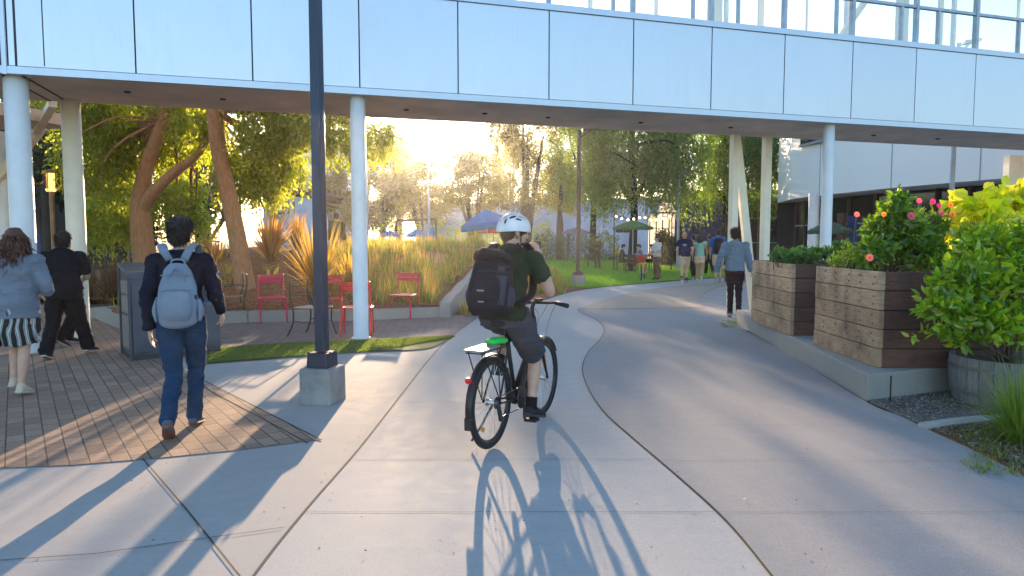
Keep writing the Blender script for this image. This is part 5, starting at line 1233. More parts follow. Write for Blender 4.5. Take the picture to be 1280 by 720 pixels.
b.tube([(.16, .84, hz - .01), (.12, 1.0, hz - .04), (.08, .99, .86), (.04, .95, .66)], .003, n=6, k=6); b.tube([(-.16, .84, hz - .01), (-.06, 1.0, hz - .08), (-.02, .96, .85), (0, .84, .74)], .003, n=6, k=6); b.tube([(.12, .84, hz), (.02, .99, hz - .1), (0, .93, .84), (0, .85, .72)], .003, n=6, k=6)
bp(b, 'cables', M['rackplate'])
b = MB(); a0 = [math.radians(v) for v in range(95, 200, 8)]
def fender(yc, angs, w=.028, Rr=.352):
    b = MB(); pts = [Vector((0, yc - Rr * math.cos(math.radians(a)), .335 + Rr * math.sin(math.radians(a)))) for a in angs]
    b.loft(pts, w, .004, side=(1, 0, 0), n=8, k=1, cap=True); return b
bp(fender(0, range(-18, 110, 8)), 'rear_fender', M['frame_blk']); bp(fender(WBs, range(60, 150, 8)), 'front_fender', M['frame_blk'])
b = MB(); b.box((0, -.358, .26), (.06, .014, .09)); bp(b, 'mud_flap', M['rubber'], sm=False, bevel=.01)
b = MB(); zr = .735
for sx in (-1, 1):
    b.tube([(sx * .055, -.28, zr), (sx * .06, .0, zr), (sx * .045, .2, zr - .01)], .006, n=6, k=2); b.tube([(sx * .06, -.24, zr), (sx * .075, .0, .345)], .005, n=6); b.tube([(sx * .06, -.02, zr), (sx * .075, .0, .345)], .005, n=6); b.tube([(sx * .045, .2, zr - .01), (sx * .02, .25, zr - .02)], .005, n=6)
for y in (-.28, -.12, .04, .18): b.bar((-.058, y, zr), (.058, y, zr), .008)
rk = bp(b, 'rear_rack', M['frame_blk'], sm=False)
b = MB(); b.box((-.005, -.12, zr + .014), (.15, .30, .012)); bp(b, 'rack_plate', M['rackplate'], rk, False, bevel=.004)
b = MB(); b.loft([(-.02, .02, zr + .035), (.0, .09, zr + .04), (.03, .17, zr + .035)], [.045, .055, .04], [.022, .03, .02], side=(1, 0, 0), n=10, k=3); bp(b, 'green_strap', M['green_plastic'], rk)
b = MB(); b.loft([(0, -.345, .56), (0, -.365, .56)], .021, n=14); bp(b, 'tail_light', M['reflr'], sm=False)
b = MB(); b.lathe([(.088, -.004), (.09, .0), (.088, .004)], (.06, .43, .29), 32, 'X'); bp(b, 'chainring', M['chain'], sm=False)
b = MB(); b.lathe([(.045, -.012), (.03, .012)], (.055, 0, .335), 20, 'X'); b.tube([(.058, .43, .375), (.056, .2, .375), (.055, 0, .372)], .004, n=5); b.tube([(.058, .43, .205), (.06, .15, .22), (.058, .0, .22)], .004, n=5); b.bar((.06, 0, .31), (.065, .03, .21), .018, .03); b.lathe([(.022, -.005), (.022, .005)], (.062, .03, .215), 14, 'X'); b.lathe([(.022, -.005), (.022, .005)], (.062, .01, .27), 14, 'X'); bp(b, 'drivetrain', M['chain'], sm=False)
for sx, ang in ((1, -92), (-1, 88)):
    a = math.radians(ang); e = BBp + Vector((0, math.cos(a) * .17, math.sin(a) * .17)); b = MB(); b.bar((sx * .075, BBp.y, BBp.z), (sx * .085, e.y, e.z), .014, .022); bp(b, 'crank', M['chain'], sm=False)
    b = MB(); b.box((sx * .145, e.y, e.z), (.10, .085, .022)); bp(b, 'pedal', M['rubber'], sm=False, bevel=.004)
b = MB(); b.tube([(-.06, .2, .31), (-.12, .1, .14), (-.16, -.0, .03)], .009, n=8); bp(b, 'kickstand', M['chain'])
b = MB(); b.loft([(.006, WBs + .04, .52), (.006, WBs + .085, .44)], .004, .024, side=(1, 0, 0), n=10); bp(b, 'wheel_reflector', M['reflo'], sm=False)
b = MB(); b.loft([(-.006, -.15, .18), (-.006, -.10, .15)], .004, .018, side=(1, 0, 0), n=10); bp(b, 'wheel_reflector', M['reflo'], sm=False)
# yellow bicycle with a red basket
g = G(807, 350.5); YA = R(176 + 0)
yb = thing('bicycle', 'yellow bicycle with a red front basket pushed along the lawn edge', 'bicycle', (g.x, g.y + .1, .01), R(160)); ROOTM[yb.name] = Matrix.Translation(yb.location) @ Matrix.Rotation(R(160), 4, 'Z')
def yp(b, name, m, par=None, sm=True, **k): return b.build(name, m, par or yb, smooth=sm, world=False, **k)
wheel(yb, 0, .31, .024, spokes=18, rim=M['teal']); wheel(yb, .98, .31, .024, spokes=18, rim=M['teal'], steer=R(14))
b = MB(); b.tube([(0, .42, .27), (0, .62, .45), (0, .82, .74)], .024, n=10, k=3); b.tube([(0, .42, .27), (0, .30, .72)], .02, n=10); b.tube([(0, .84, .66), (0, .80, .86)], .022, n=10)
for sx in (-1, 1): b.tube([(0, .42, .27), (sx * .06, 0, .31)], .012, n=8); b.tube([(0, .32, .65), (sx * .06, 0, .31)], .010, n=8); b.tube([(sx * .05, .85, .66), (sx * .055, .98, .31)], .012, n=8)
yp(b, 'frame', M['yellow_frame']); yp(fender(0, range(-5, 130, 10), .03, .335).__class__() if False else fender(0, range(-5, 130, 10), .03, .34), 'fender', M['yellow_frame'])
b = MB(); b.loft([(0, .18, .83), (0, .28, .84), (0, .42, .83)], [.09, .07, .02], [.03, .03, .02], side=(1, 0, 0), n=10, k=3); b.tube([(0, .3, .7), (0, .27, .82)], .013, n=8); yp(b, 'saddle', M['rubber'])
b = MB(); b.tube([(-.30, .62, .99), (-.2, .78, 1.0), (0, .82, .95), (.2, .78, 1.0), (.30, .62, .99)], .012, n=8, k=4); b.tube([(0, .8, .86), (0, .81, .96)], .014, n=8); yp(b, 'handlebar', M['steel'])
b = MB()
for z, s_ in ((.72, .8), (.80, .87), (.88, .94), (.96, 1.0)):
    hw = .17 * s_; b.bar((-hw, .88, z), (hw, .88, z), .02); b.bar((-hw, 1.12, z), (hw, 1.12, z), .02); b.bar((-hw, .88, z), (-hw, 1.12, z), .02); b.bar((hw, .88, z), (hw, 1.12, z), .02)
for q in range(7):
    x = -.15 + q * .05; b.bar((x * .8, .88, .70), (x, .88, .97), .012); b.bar((x * .8, 1.12, .70), (x, 1.12, .97), .012)
b.box((0, 1.0, .70), (.28, .24, .012)); b.box((0, 1.0, .82), (.25, .2, .2)); yp(b, 'basket', M['basketred'], sm=False)
# ------------------------------------------------------------------ people
M['skin'] = mat('skin', (.56, .33, .24), .5, vs=14, var=.10, bs=300, bstr=.05, Subsurface_Weight=.08); M['skin_dk'] = mat('tan_skin', (.42, .24, .16), .5, vs=14, var=.08, bs=300, bstr=.05)
M['hair_blk'] = mat('black_hair', (.012, .010, .010), .45, vs=60, bs=140, bstr=.5); M['hair_br'] = mat('auburn_hair', (.10, .035, .018), .4, vs=60, bs=140, bstr=.5); M['hair_sand'] = mat('sandy_hair', (.40, .22, .11), .5, vs=60, bs=140)
M['hair_dkbr'] = mat('dark_brown_hair', (.035, .018, .012), .45, vs=60, bs=140)
M['eye'] = mat('eye', (.03, .02, .015), .15, bstr=0); M['lip'] = mat('lips', (.40, .12, .10), .5, bstr=0)
def cloth(name, col, rough=.85, weave=420, var=.12, vs=5): return mat(name, col, rough, 0, var=var, vs=vs, bs=weave, bstr=.3, Specular_IOR_Level=.15)
def dispmesh(me, amp, freq, seed, stretch=(1, 1, 1)):
    n = len(me.vertices); co = np.empty(n * 3); me.vertices.foreach_get('co', co); co = co.reshape(-1, 3); no = np.empty(n * 3); me.vertices.foreach_get('normal', no); no = no.reshape(-1, 3)
    s_ = Vector((seed * 7.1, seed * 3.3, seed)); f = np.array(stretch) * freq; q = co * f
    d = np.array([noise.noise(Vector(p) + s_) + .45 * abs(noise.noise(Vector(p) * 2.3 + s_)) for p in q]); d = d - .15
    co += no * (d * amp)[:, None]; me.vertices.foreach_set('co', co.ravel()); me.update()
def remeshed(b, name, m, parent, vox=.008, smooth_it=4, amp=0, freq=9, seed=1, stretch=(1, 1, 1)):
    me = bpy.data.meshes.new(name); me.from_pydata(b.v, [], b.f); me.update(); bm = bmesh.new(); bm.from_mesh(me); bmesh.ops.recalc_face_normals(bm, faces=bm.faces); bm.to_mesh(me); bm.free()
    o = bpy.data.objects.new(name, me); COL.objects.link(o)
    r = o.modifiers.new('r', 'REMESH'); r.mode = 'VOXEL'; r.voxel_size = vox; r.adaptivity = 0; s_ = o.modifiers.new('s', 'SMOOTH'); s_.factor = .5; s_.iterations = smooth_it
    dg = bpy.context.evaluated_depsgraph_get(); dg.update(); nm = bpy.data.meshes.new_from_object(o.evaluated_get(dg)); bpy.data.objects.remove(o); bpy.data.meshes.remove(me)
    nm.materials.clear(); nm.materials.append(m)
    if amp: dispmesh(nm, amp, freq, seed, stretch)
    nm.name = name; nm.polygons.foreach_set('use_smooth', [True] * len(nm.polygons)); o = bpy.data.objects.new(name, nm); COL.objects.link(o); o.parent = parent; ROOTM[o.name] = ROOTM[parent.name]; return o
def V3(*a): return Vector(a)
BASE = dict(pel=(0, 0, .95), wai=(0, .0, 1.10), che=(0, .0, 1.30), nek=(0, .0, 1.47), hed=(0, .02, 1.63), shl=(-.185, 0, 1.41), shr=(.185, 0, 1.41), ell=(-.23, -.03, 1.13), elr=(.23, -.03, 1.13),
    wrl=(-.24, .05, .89), wrr=(.24, .05, .89), hpl=(-.09, 0, .91), hpr=(.09, 0, .91), knl=(-.10, .02, .49), knr=(.10, .02, .49), anl=(-.11, -.03, .09), anr=(.11, -.03, .09), tol=(-.12, .16, .03), tor=(.12, .16, .03))
def hand(b, w, d, n, side, curl=.6, s_=1.0):
    """w wrist, d direction of the fingers, n palm normal; side +1 thumb on +cross"""
    d = d.normalized(); n = (n - d * n.dot(d)).normalized(); x = d.cross(n) * side
    b.loft([w - d * .01, w + d * .03 * s_, w + d * .09 * s_], [.024, .036 * s_, .040 * s_], [.018, .016, .013], side=x, n=12, k=3)
    for i, (o, L) in enumerate(((-.030, .066), (-.010, .078), (.010, .072), (.029, .056))):
        p = w + d * .088 * s_ + x * o * s_ * -1; a = 0; pts = [p - d * .02]; cur = p; pts.append(cur)
        for k in range(3):
            a += curl * (.55 if k == 0 else .75); cur = cur + (d * math.cos(a) + n * math.sin(a)) * L * s_ * (.42, .33, .25)[k]; pts.append(cur)
        b.tube(pts, [.0095 * s_, .0092 * s_, .0085 * s_, .0078 * s_, .006 * s_], n=8)
    p = w + d * .025 * s_ + x * .028 * s_; b.tube([p, p + (x * .7 + d * .6 + n * .25) * .035 * s_, p + (x * .45 + d * 1.0 + n * .6) * .055 * s_, p + (x * .2 + d * 1.1 + n * .9) * .07 * s_], [.013 * s_, .0115 * s_, .010 * s_, .007 * s_], n=8, k=2)
def person(label, loc, rz, pose, wear, scale=1.0, vox=.009, yaw=0, pitch=0, seed=1, hands=(.6, .6), group=None, palm=None, tufts=False):
    J = {k: Vector(v) * scale for k, v in {**BASE, **pose}.items() if k in BASE}
    s = scale; th = thing('person', label, 'person', loc, rz, group); ROOTM[th.name] = Matrix.Translation(Vector(loc)) @ Matrix.Rotation(rz, 4, 'Z')
    fem = wear.get('fem', 0); thick = wear.get('thick', 1.0); skin = wear.get('skin', M['skin'])
    side = (J['shr'] - J['shl']).normalized(); hside = (J['hpr'] - J['hpl']).normalized(); ms = (side + hside).normalized()
    def torso(b, g=0.0, lo=None, collar=True):
        t = thick; C = [J['pel'] + V3(0, 0, -.09) * s, J['pel'], J['wai'], J['che'], (J['shl'] + J['shr']) / 2 * .55 + J['nek'] * .45, J['nek'] + (J['nek'] - J['che']) * .12]
        RX = [.150 * t, .165 * t, (.128 if fem else .146) * t, (.150 if fem else .172) * t, (.145 if fem else .165), .062]; RY = [.095 * t, .108 * t, .09 * t, .112 * t, .085, .062]
        if lo is not None: C = C[lo:]; RX = RX[lo:]; RY = RY[lo:]
        b.loft(C, [r * s + g for r in RX], [r * s + g for r in RY], side=[hside, hside, ms, side, side, side][(lo or 0):] if False else side if lo else ms, n=20, k=3)
        for q in ('shl', 'shr'): b.ball(J[q], (.058 * s + g, .056 * s + g, .058 * s + g), 12, 8)
    def arm(b, q, g=0.0, upto=1.0, flare=0.0):
        S_, E_, W_ = J['sh' + q], J['el' + q], J['wr' + q]; C = [S_, S_.lerp(E_, .5), E_, E_.lerp(W_, .45), W_]; rr = [.054, .047, .040, .039, .026]
        if upto < 1:
            C = [S_, S_.lerp(E_, upto * .5), S_.lerp(E_, upto)]; rr = [.054, .052, .048]
        rr = [r * s * (.9 if fem else 1) + g for r in rr]; rr[-1] += flare; b.loft(C, rr, n=14, k=4)
    def leg(b, q, g=0.0, upto=1.0, flare=0.0, prof=None):
        H_, K_, A_ = J['hp' + q], J['kn' + q], J['an' + q]; t = thick
        if upto >= 1: C = [H_ + V3(0, 0, .03) * s, H_.lerp(K_, .35), H_.lerp(K_, .75), K_, K_.lerp(A_, .3), K_.lerp(A_, .7), A_]; rr = prof or [.092 * t, .088 * t, .066, .056, .056, .042, .036]
        else: C = [H_ + V3(0, 0, .03) * s, H_.lerp(K_, upto * .5), H_.lerp(K_, upto)]; rr = prof or [.094 * t, .088 * t, .076]
        rr = [r * s + g for r in rr]; rr[-1] += flare; b.loft(C, rr, n=16, k=3)
    # ---- body, one continuous skin
    b = MB(); torso(b, -.012); arm(b, 'l'); arm(b, 'r')
    for q in 'lr':
        leg(b, q, -.004)
        A_, T_ = J['an' + q], J['to' + q]; b.loft([A_ + (A_ - T_) * .15, A_.lerp(T_, .5), T_], [.03 * s, .036 * s, .03 * s], [.03 * s, .025 * s, .015 * s], n=10, k=2)
    HM = Matrix.Translation(J['hed']) @ Matrix.Rotation(yaw, 4, 'Z') @ Matrix.Rotation(pitch, 4, 'X') @ Matrix.Scale(s, 4)
    b.loft([J['nek'] - V3(0, 0, .05) * s, J['nek'].lerp(J['hed'], .4), HM @ V3(0, -.02, -.02)], [.062 * s, .055 * s, .055 * s], n=14, k=3)
    b.ball((0, -.012, .03), (.073, .095, .085), 18, 14, HM); b.ball((0, .022, -.035), (.058, .072, .078), 16, 12, HM); b.ball((0, .06, -.085), (.028, .026, .022), 10, 8, HM)
    b.loft([HM @ V3(0, .088, .012), HM @ V3(0, .108, -.018), HM @ V3(0, .098, -.030)], [.009 * s, .014 * s, .012 * s], n=8, k=2)
    for sx in (-1, 1): b.ball((sx * .076, -.008, -.012), (.011, .022, .032), 10, 8, HM); b.ball((sx * .035, .07, -.02), (.022, .016, .02), 8, 6, HM)
    for q, sd, c in (('l', 1, hands[0]), ('r', -1, hands[1])):
        d = (J['wr' + q] - J['el' + q]).normalized()
        if palm and q in palm: d2, nn = palm[q]; hand(b, J['wr' + q], Vector(d2), Vector(nn), sd, c, s * .95)
        else: hand(b, J['wr' + q], d, V3(1 if q == 'l' else -1, 0, 0), sd, c, s * .95)
    remeshed(b, 'body', skin, th, min(vox, .007) if vox < .012 else vox, 2)
    for sx in (-1, 1): e = MB(); e.ball((sx * .030, .0815, .004), (.011, .009, .007), 8, 6, HM); e.build('eye', M['eye'], th, smooth=True, world=False)
    e = MB(); e.ball((0, .088, -.056), (.022, .008, .007), 8, 6, HM); e.build('mouth', M['lip'], th, smooth=True, world=False)
    # ---- hair
    hs = wear.get('hair'); hm = wear.get('hairm', M['hair_blk'])
    if hs:
        b = MB(); gr = .012 if hs != 'buzz' else .006
        b.ball((0, -.020, .046), (.074 + gr, .095 + gr, .078 + gr), 20, 14, HM); b.ball((0, -.052, -.004), (.070 + gr, .060 + gr, .078 + gr * .5), 16, 12, HM); b.ball((0, -.062, -.055), (.050, .034, .045), 12, 8, HM)
        if hs in ('short', 'top'): b.ball((0, .012, .092), (.070, .085, .045), 14, 10, HM)
        if hs == 'long':
            L = wear.get('hairlen', .34); b.loft([HM @ V3(0, -.05, .05), HM @ V3(0, -.085, -.07), HM @ V3(0, -.10, -.07 - L * .5), HM @ V3(0, -.095, -.07 - L)], [.085 * s, .10 * s, .105 * s, .06 * s], [.06 * s, .055 * s, .045 * s, .02 * s], side=HM.to_3x3() @ V3(1, 0, 0), n=16, k=4)
            for sx in (-1, 1): b.loft([HM @ V3(sx * .06, -.01, .06), HM @ V3(sx * .088, -.01, -.03), HM @ V3(sx * .10, -.03, -.15), HM @ V3(sx * .085, -.05, -.22)], [.03 * s, .034 * s, .03 * s, .012 * s], n=10, k=3)
        if hs == 'bun': b.ball((0, -.13, .02), (.04, .04, .04), 12, 8, HM)
        ho = remeshed(b, 'hair', hm, th, min(vox, .008) if vox < .012 else vox * .8, 1, (.010 if hs == 'long' else .007) * s, 30, seed, (1, 1, .55 if hs == 'long' else 1))
        if tufts:
            me = ho.data; n = len(me.vertices); co_ = np.empty(n * 3); me.vertices.foreach_get('co', co_); co_ = co_.reshape(-1, 3); no = np.empty(n * 3); me.vertices.foreach_get('normal', no); no = no.reshape(-1, 3)
            rr = np.random.default_rng(seed); k = 3600 if hs == 'long' else 4200; ix = rr.integers(0, n, k); Pn = co_[ix] - no[ix] * .004
            if hs == 'long': D = no[ix] * .22 + np.array([0, 0, -1.0]) + rr.normal(size=(k, 3)) * .22; L = rr.uniform(.05, .13, k)
            else: D = no[ix] * .4 + np.array([0, -.1, -.7]) + rr.normal(size=(k, 3)) * .35; L = rr.uniform(.02, .042, k)
            V, Fq = leaves(Pn, D, L * s, .10 if hs == 'long' else .16, .06, rr); mt = npmesh('hair_strands', V, Fq, hm); mt.parent = ho; ROOTM[mt.name] = ROOTM[th.name]
    # ---- clothes
    cv = vox
    if 'pants' in wear:
        b = MB(); C = [J['pel'] + V3(0, 0, -.10) * s, J['pel'], J['wai'].lerp(J['pel'], .6)]; t = thick
        b.loft(C, [.150 * t * s + .012, .166 * t * s + .012, .155 * t * s + .01], [.10 * s * t + .012, .112 * t * s + .012, .10 * t * s + .01], side=hside, n=18, k=3)
        pr = wear.get('pantprof', [.098 * t, .094 * t, .080, .072, .070, .064, .064]); [leg(b, q, .006, prof=pr) for q in 'lr']
        for q in 'lr':
            A_ = J['an' + q]; b.loft([J['kn' + q].lerp(A_, .9), A_ + V3(0, 0, -.03) * s], [.062 * s * pr[-1] / .064] * 2, n=14)
        remeshed(b, 'trousers', wear['pants'], th, cv, 3, .013 * s, 11, seed + 2, (1, 1, 1.5))
    if 'shorts' in wear:
        b = MB(); t = thick; b.loft([J['pel'] + V3(0, 0, -.10) * s, J['pel'], J['wai'].lerp(J['pel'], .5)], [.155 * t * s + .014, .160 * t * s + .006, .145 * t * s + .0], [.105 * s * t + .010, .108 * t * s + .004, .10 * t * s + .01], side=hside, n=18, k=3)
        for q in 'lr': leg(b, q, .012, upto=wear.get('shortlen', .85), flare=.004, prof=[.1 * t, .095 * t, .084])
        remeshed(b, 'shorts', wear['shorts'], th, cv, 2, .012 * s, 11, seed + 2, (1, 1, 1.4))
    if 'skirt' in wear:
        kn = (J['knl'] + J['knr']) / 2; b = MB(); b.loft([J['wai'].lerp(J['pel'], .3), J['pel'], J['pel'].lerp(kn, .5), kn + V3(0, 0, .05) * s], [.15 * s, .185 * s, .19 * s, .165 * s], [.11 * s, .135 * s, .15 * s, .16 * s], side=hside, n=22, k=4)
        remeshed(b, 'skirt', wear['skirt'], th, cv, 2, .022 * s, 9, seed + 2, (1.6, 1.6, .5))
    if 'top' in wear:
        b = MB(); g = wear.get('topg', .012); torso(b, g, lo=1)
        hem = wear.get('hem', -.04); b.loft([J['pel'] + V3(0, 0, hem) * s, J['pel'].lerp(J['wai'], .5), J['wai'].lerp(J['che'], .5)], [.168 * thick * s + g, .158 * thick * s + g, (.14 if fem else .158) * thick * s + g], [.112 * thick * s + g + .004, .104 * thick * s + g + .004, .102 * thick * s + g], side=ms, n=20, k=3)
        sl_ = wear.get('sleeve', 1.0)
        if sl_ > 0:
            for q in 'lr': arm(b, q, g * .9 + .004, upto=sl_, flare=.006 if sl_ < 1 else .006)
        remeshed(b, wear.get('topname', 'shirt'), wear['top'], th, cv, 3, wear.get('fold', .014) * s, wear.get('ffreq', 9), seed + 5, (1, 1, 1.5))
    if 'collar' in wear:
        b = MB(); b.lathe([(.060 * s, 0), (.066 * s, .035 * s)], tuple(J['nek'] + V3(0, -.0, -.0)), 20); b.build('collar', wear['collar'], th, smooth=True, world=False)
    if 'hood' in wear:
        b = MB(); b.loft([J['nek'] + V3(-.10, .02, -.015) * s, J['nek'] + V3(-.07, -.07, -.03) * s, J['nek'] + V3(0, -.10, -.045) * s, J['nek'] + V3(.07, -.07, -.03) * s, J['nek'] + V3(.10, .02, -.015) * s], [.02 * s, .032 * s, .04 * s, .032 * s, .02 * s], n=12, k=4)
        remeshed(b, 'hood', wear['hood'], th, cv, 2, .012 * s, 14, seed + 7)
    sh = wear.get('shoes', M['shoe_dk'])
    for q in 'lr':
        A_, T_ = J['an' + q], J['to' + q]; f = (T_ - A_); fl = f.normalized(); up = (V3(0, 0, 1) - fl * fl.z)
        up = (J['kn' + q] - A_).normalized() if abs(fl.z) > .75 else up.normalized()
        ax = fl.cross(up).normalized(); up = ax.cross(fl); dn = -up; hl = A_ + dn * .02 * s
        C = [hl - fl * .05 * s + dn * .015 * s, hl - fl * .02 * s + dn * .012 * s, hl.lerp(T_, .4) + up * .004 * s, hl.lerp(T_, .8), T_ + fl * .05 * s, T_ + fl * .08 * s - up * .004]
        b = MB(); b.loft(C, [.026 * s, .038 * s, .040 * s, .046 * s, .040 * s, .018 * s], [.036 * s, .046 * s, .042 * s, .03 * s, .022 * s, .012 * s], side=ax, n=14, k=3)
        b.loft([A_ + up * .03 * s, A_ - up * .02 * s], [.04 * s, .044 * s], n=12); so_ = remeshed(b, 'shoe', sh, th, max(.006, vox * .8), 2)
        b = MB(); off = dn * .034 * s; b.loft([C[0] + off * .75 - fl * .004, C[2] + off * 1.05, C[3] + off * .75, C[4] + off * .42 + fl * .008], [.032 * s, .042 * s, .048 * s, .036 * s], [.011 * s] * 4, side=ax, n=14, k=3, power=.6); s2 = b.build('sole', wear.get('sole', M['sole']), th, smooth=True, world=False); s2.parent = so_
        if 'sock' in wear: b = MB(); b.loft([A_ - V3(0, 0, .01) * s, A_.lerp(J['kn' + q], .22)], [.044 * s, .045 * s], n=14); b.build('sock', wear['sock'], th, smooth=True, world=False)
    return th, J, HM
M['shoe_dk'] = cloth('dark_shoe', (.03, .03, .035)); M['shoe_white'] = cloth('white_shoe', (.62, .62, .62)); M['shoe_navy'] = cloth('slate_shoe', (.10, .13, .18)); M['shoe_gr'] = cloth('grey_shoe', (.22, .22, .23)); M['shoe_tan'] = cloth('beige_flat', (.62, .48, .36))
M['sole'] = mat('white_sole', (.55, .54, .52), .7); M['sole_red'] = mat('brown_sole', (.22, .09, .06), .8, bs=120, bstr=.4); M['sole_dk'] = mat('dark_sole', (.05, .05, .055), .8)
M['denim'] = cloth('blue_denim', (.018, .05, .11), .85, 500, .14, 7); M['navy_knit'] = cloth('navy_knit', (.010, .013, .028)); M['black_cloth'] = cloth('black_cloth', (.012, .011, .014)); M['grey_cardi'] = cloth('grey_blue_knit', (.17, .20, .26), .9, 300)
M['sweater'] = cloth('heather_blue_fleece', (.17, .22, .28), .9, 250, .15, 30); M['maroon_pants'] = cloth('dark_plum_trousers', (.028, .014, .020)); M['green_tee'] = cloth('dark_green_tshirt', (.024, .042, .024), .9, 400); M['grey_shorts'] = cloth('charcoal_shorts', (.062, .064, .082), .9, 300, .15)
M['khaki'] = cloth('beige_shorts', (.52, .40, .28)); M['navy_tee'] = cloth('navy_tshirt', (.018, .026, .075)); M['teal_top'] = cloth('mint_top', (.25, .52, .44)); M['cream'] = cloth('cream_shorts', (.66, .52, .38)); M['royal'] = cloth('royal_blue_shirt', (.03, .14, .42)); M['white_top'] = cloth('white_top', (.62, .60, .62))
M['maroon_top'] = cloth('maroon_top', (.20, .02, .05)); M['olive_cl'] = cloth('olive_clothes', (.12, .11, .07)); M['shirtblue'] = cloth('light_blue_collar', (.32, .45, .66)); M['brown_cl'] = cloth('brown_trousers', (.2, .13, .08))
t = NT('patterned_skirt'); c = t.coord(); wv = t.n('ShaderNodeTexWave'); wv.wave_type = 'BANDS'; wv.bands_direction = 'X'; wv.inputs['Scale'].default_value = 4.5; wv.inputs['Distortion'].default_value = 9; wv.inputs['Detail'].default_value = 1.5; wv.inputs['Detail Scale'].default_value = .8; t.l(c, wv.inputs['Vector'])
t.bsdf(t.ramp(wv.outputs['Fac'], [(.0, (.012, .012, .018)), (.52, (.012, .012, .018)), (.56, (.55, .52, .50)), (.66, (.55, .52, .50)), (.70, (.06, .15, .18)), (.9, (.10, .22, .25)), (.94, (.5, .48, .46))]), .85, bump=t.noise(c, 300), bstr=.2); M['skirt'] = t.m

def gp(px, py, z=.0): g = G(px, py); return (g.x, g.y, z)
# the student with the pale backpack (faces away, slightly right)
st_loc = gp(232, 540, .008)
stud, SJ, SH = person('student in a navy hoodie and jeans walking away with a pale blue backpack', st_loc, R(17),
    dict(pel=(0, -.02, .93), wai=(-.01, 0, 1.08), che=(-.005, .02, 1.28), nek=(0, .03, 1.445), hed=(.008, .055, 1.605), shl=(-.18, .01, 1.385), shr=(.18, .03, 1.385), ell=(-.232, -.06, 1.10), wrl=(-.222, -.05, .85), elr=(.245, .02, 1.13), wrr=(.275, .16, .95),
         hpl=(-.09, -.04, .90), hpr=(.09, .0, .90), knl=(-.065, -.03, .475), anl=(-.075, -.31, .155), tol=(-.085, -.20, .035), knr=(.075, .16, .49), anr=(.05, .11, .09), tor=(.065, .29, .03)),
    dict(pants=M['denim'], pantprof=[.096, .09, .072, .062, .06, .056, .054], top=M['navy_knit'], topname='sweater', topg=.014, thick=.95, hem=-.05, hood=M['navy_knit'], collar=M['shirtblue'], hair='short', hairm=M['hair_blk'], shoes=M['shoe_navy'], sole=M['sole_red'], fold=.02), .975, .0075, yaw=R(-14), seed=3, hands=(.35, .5), tufts=True)
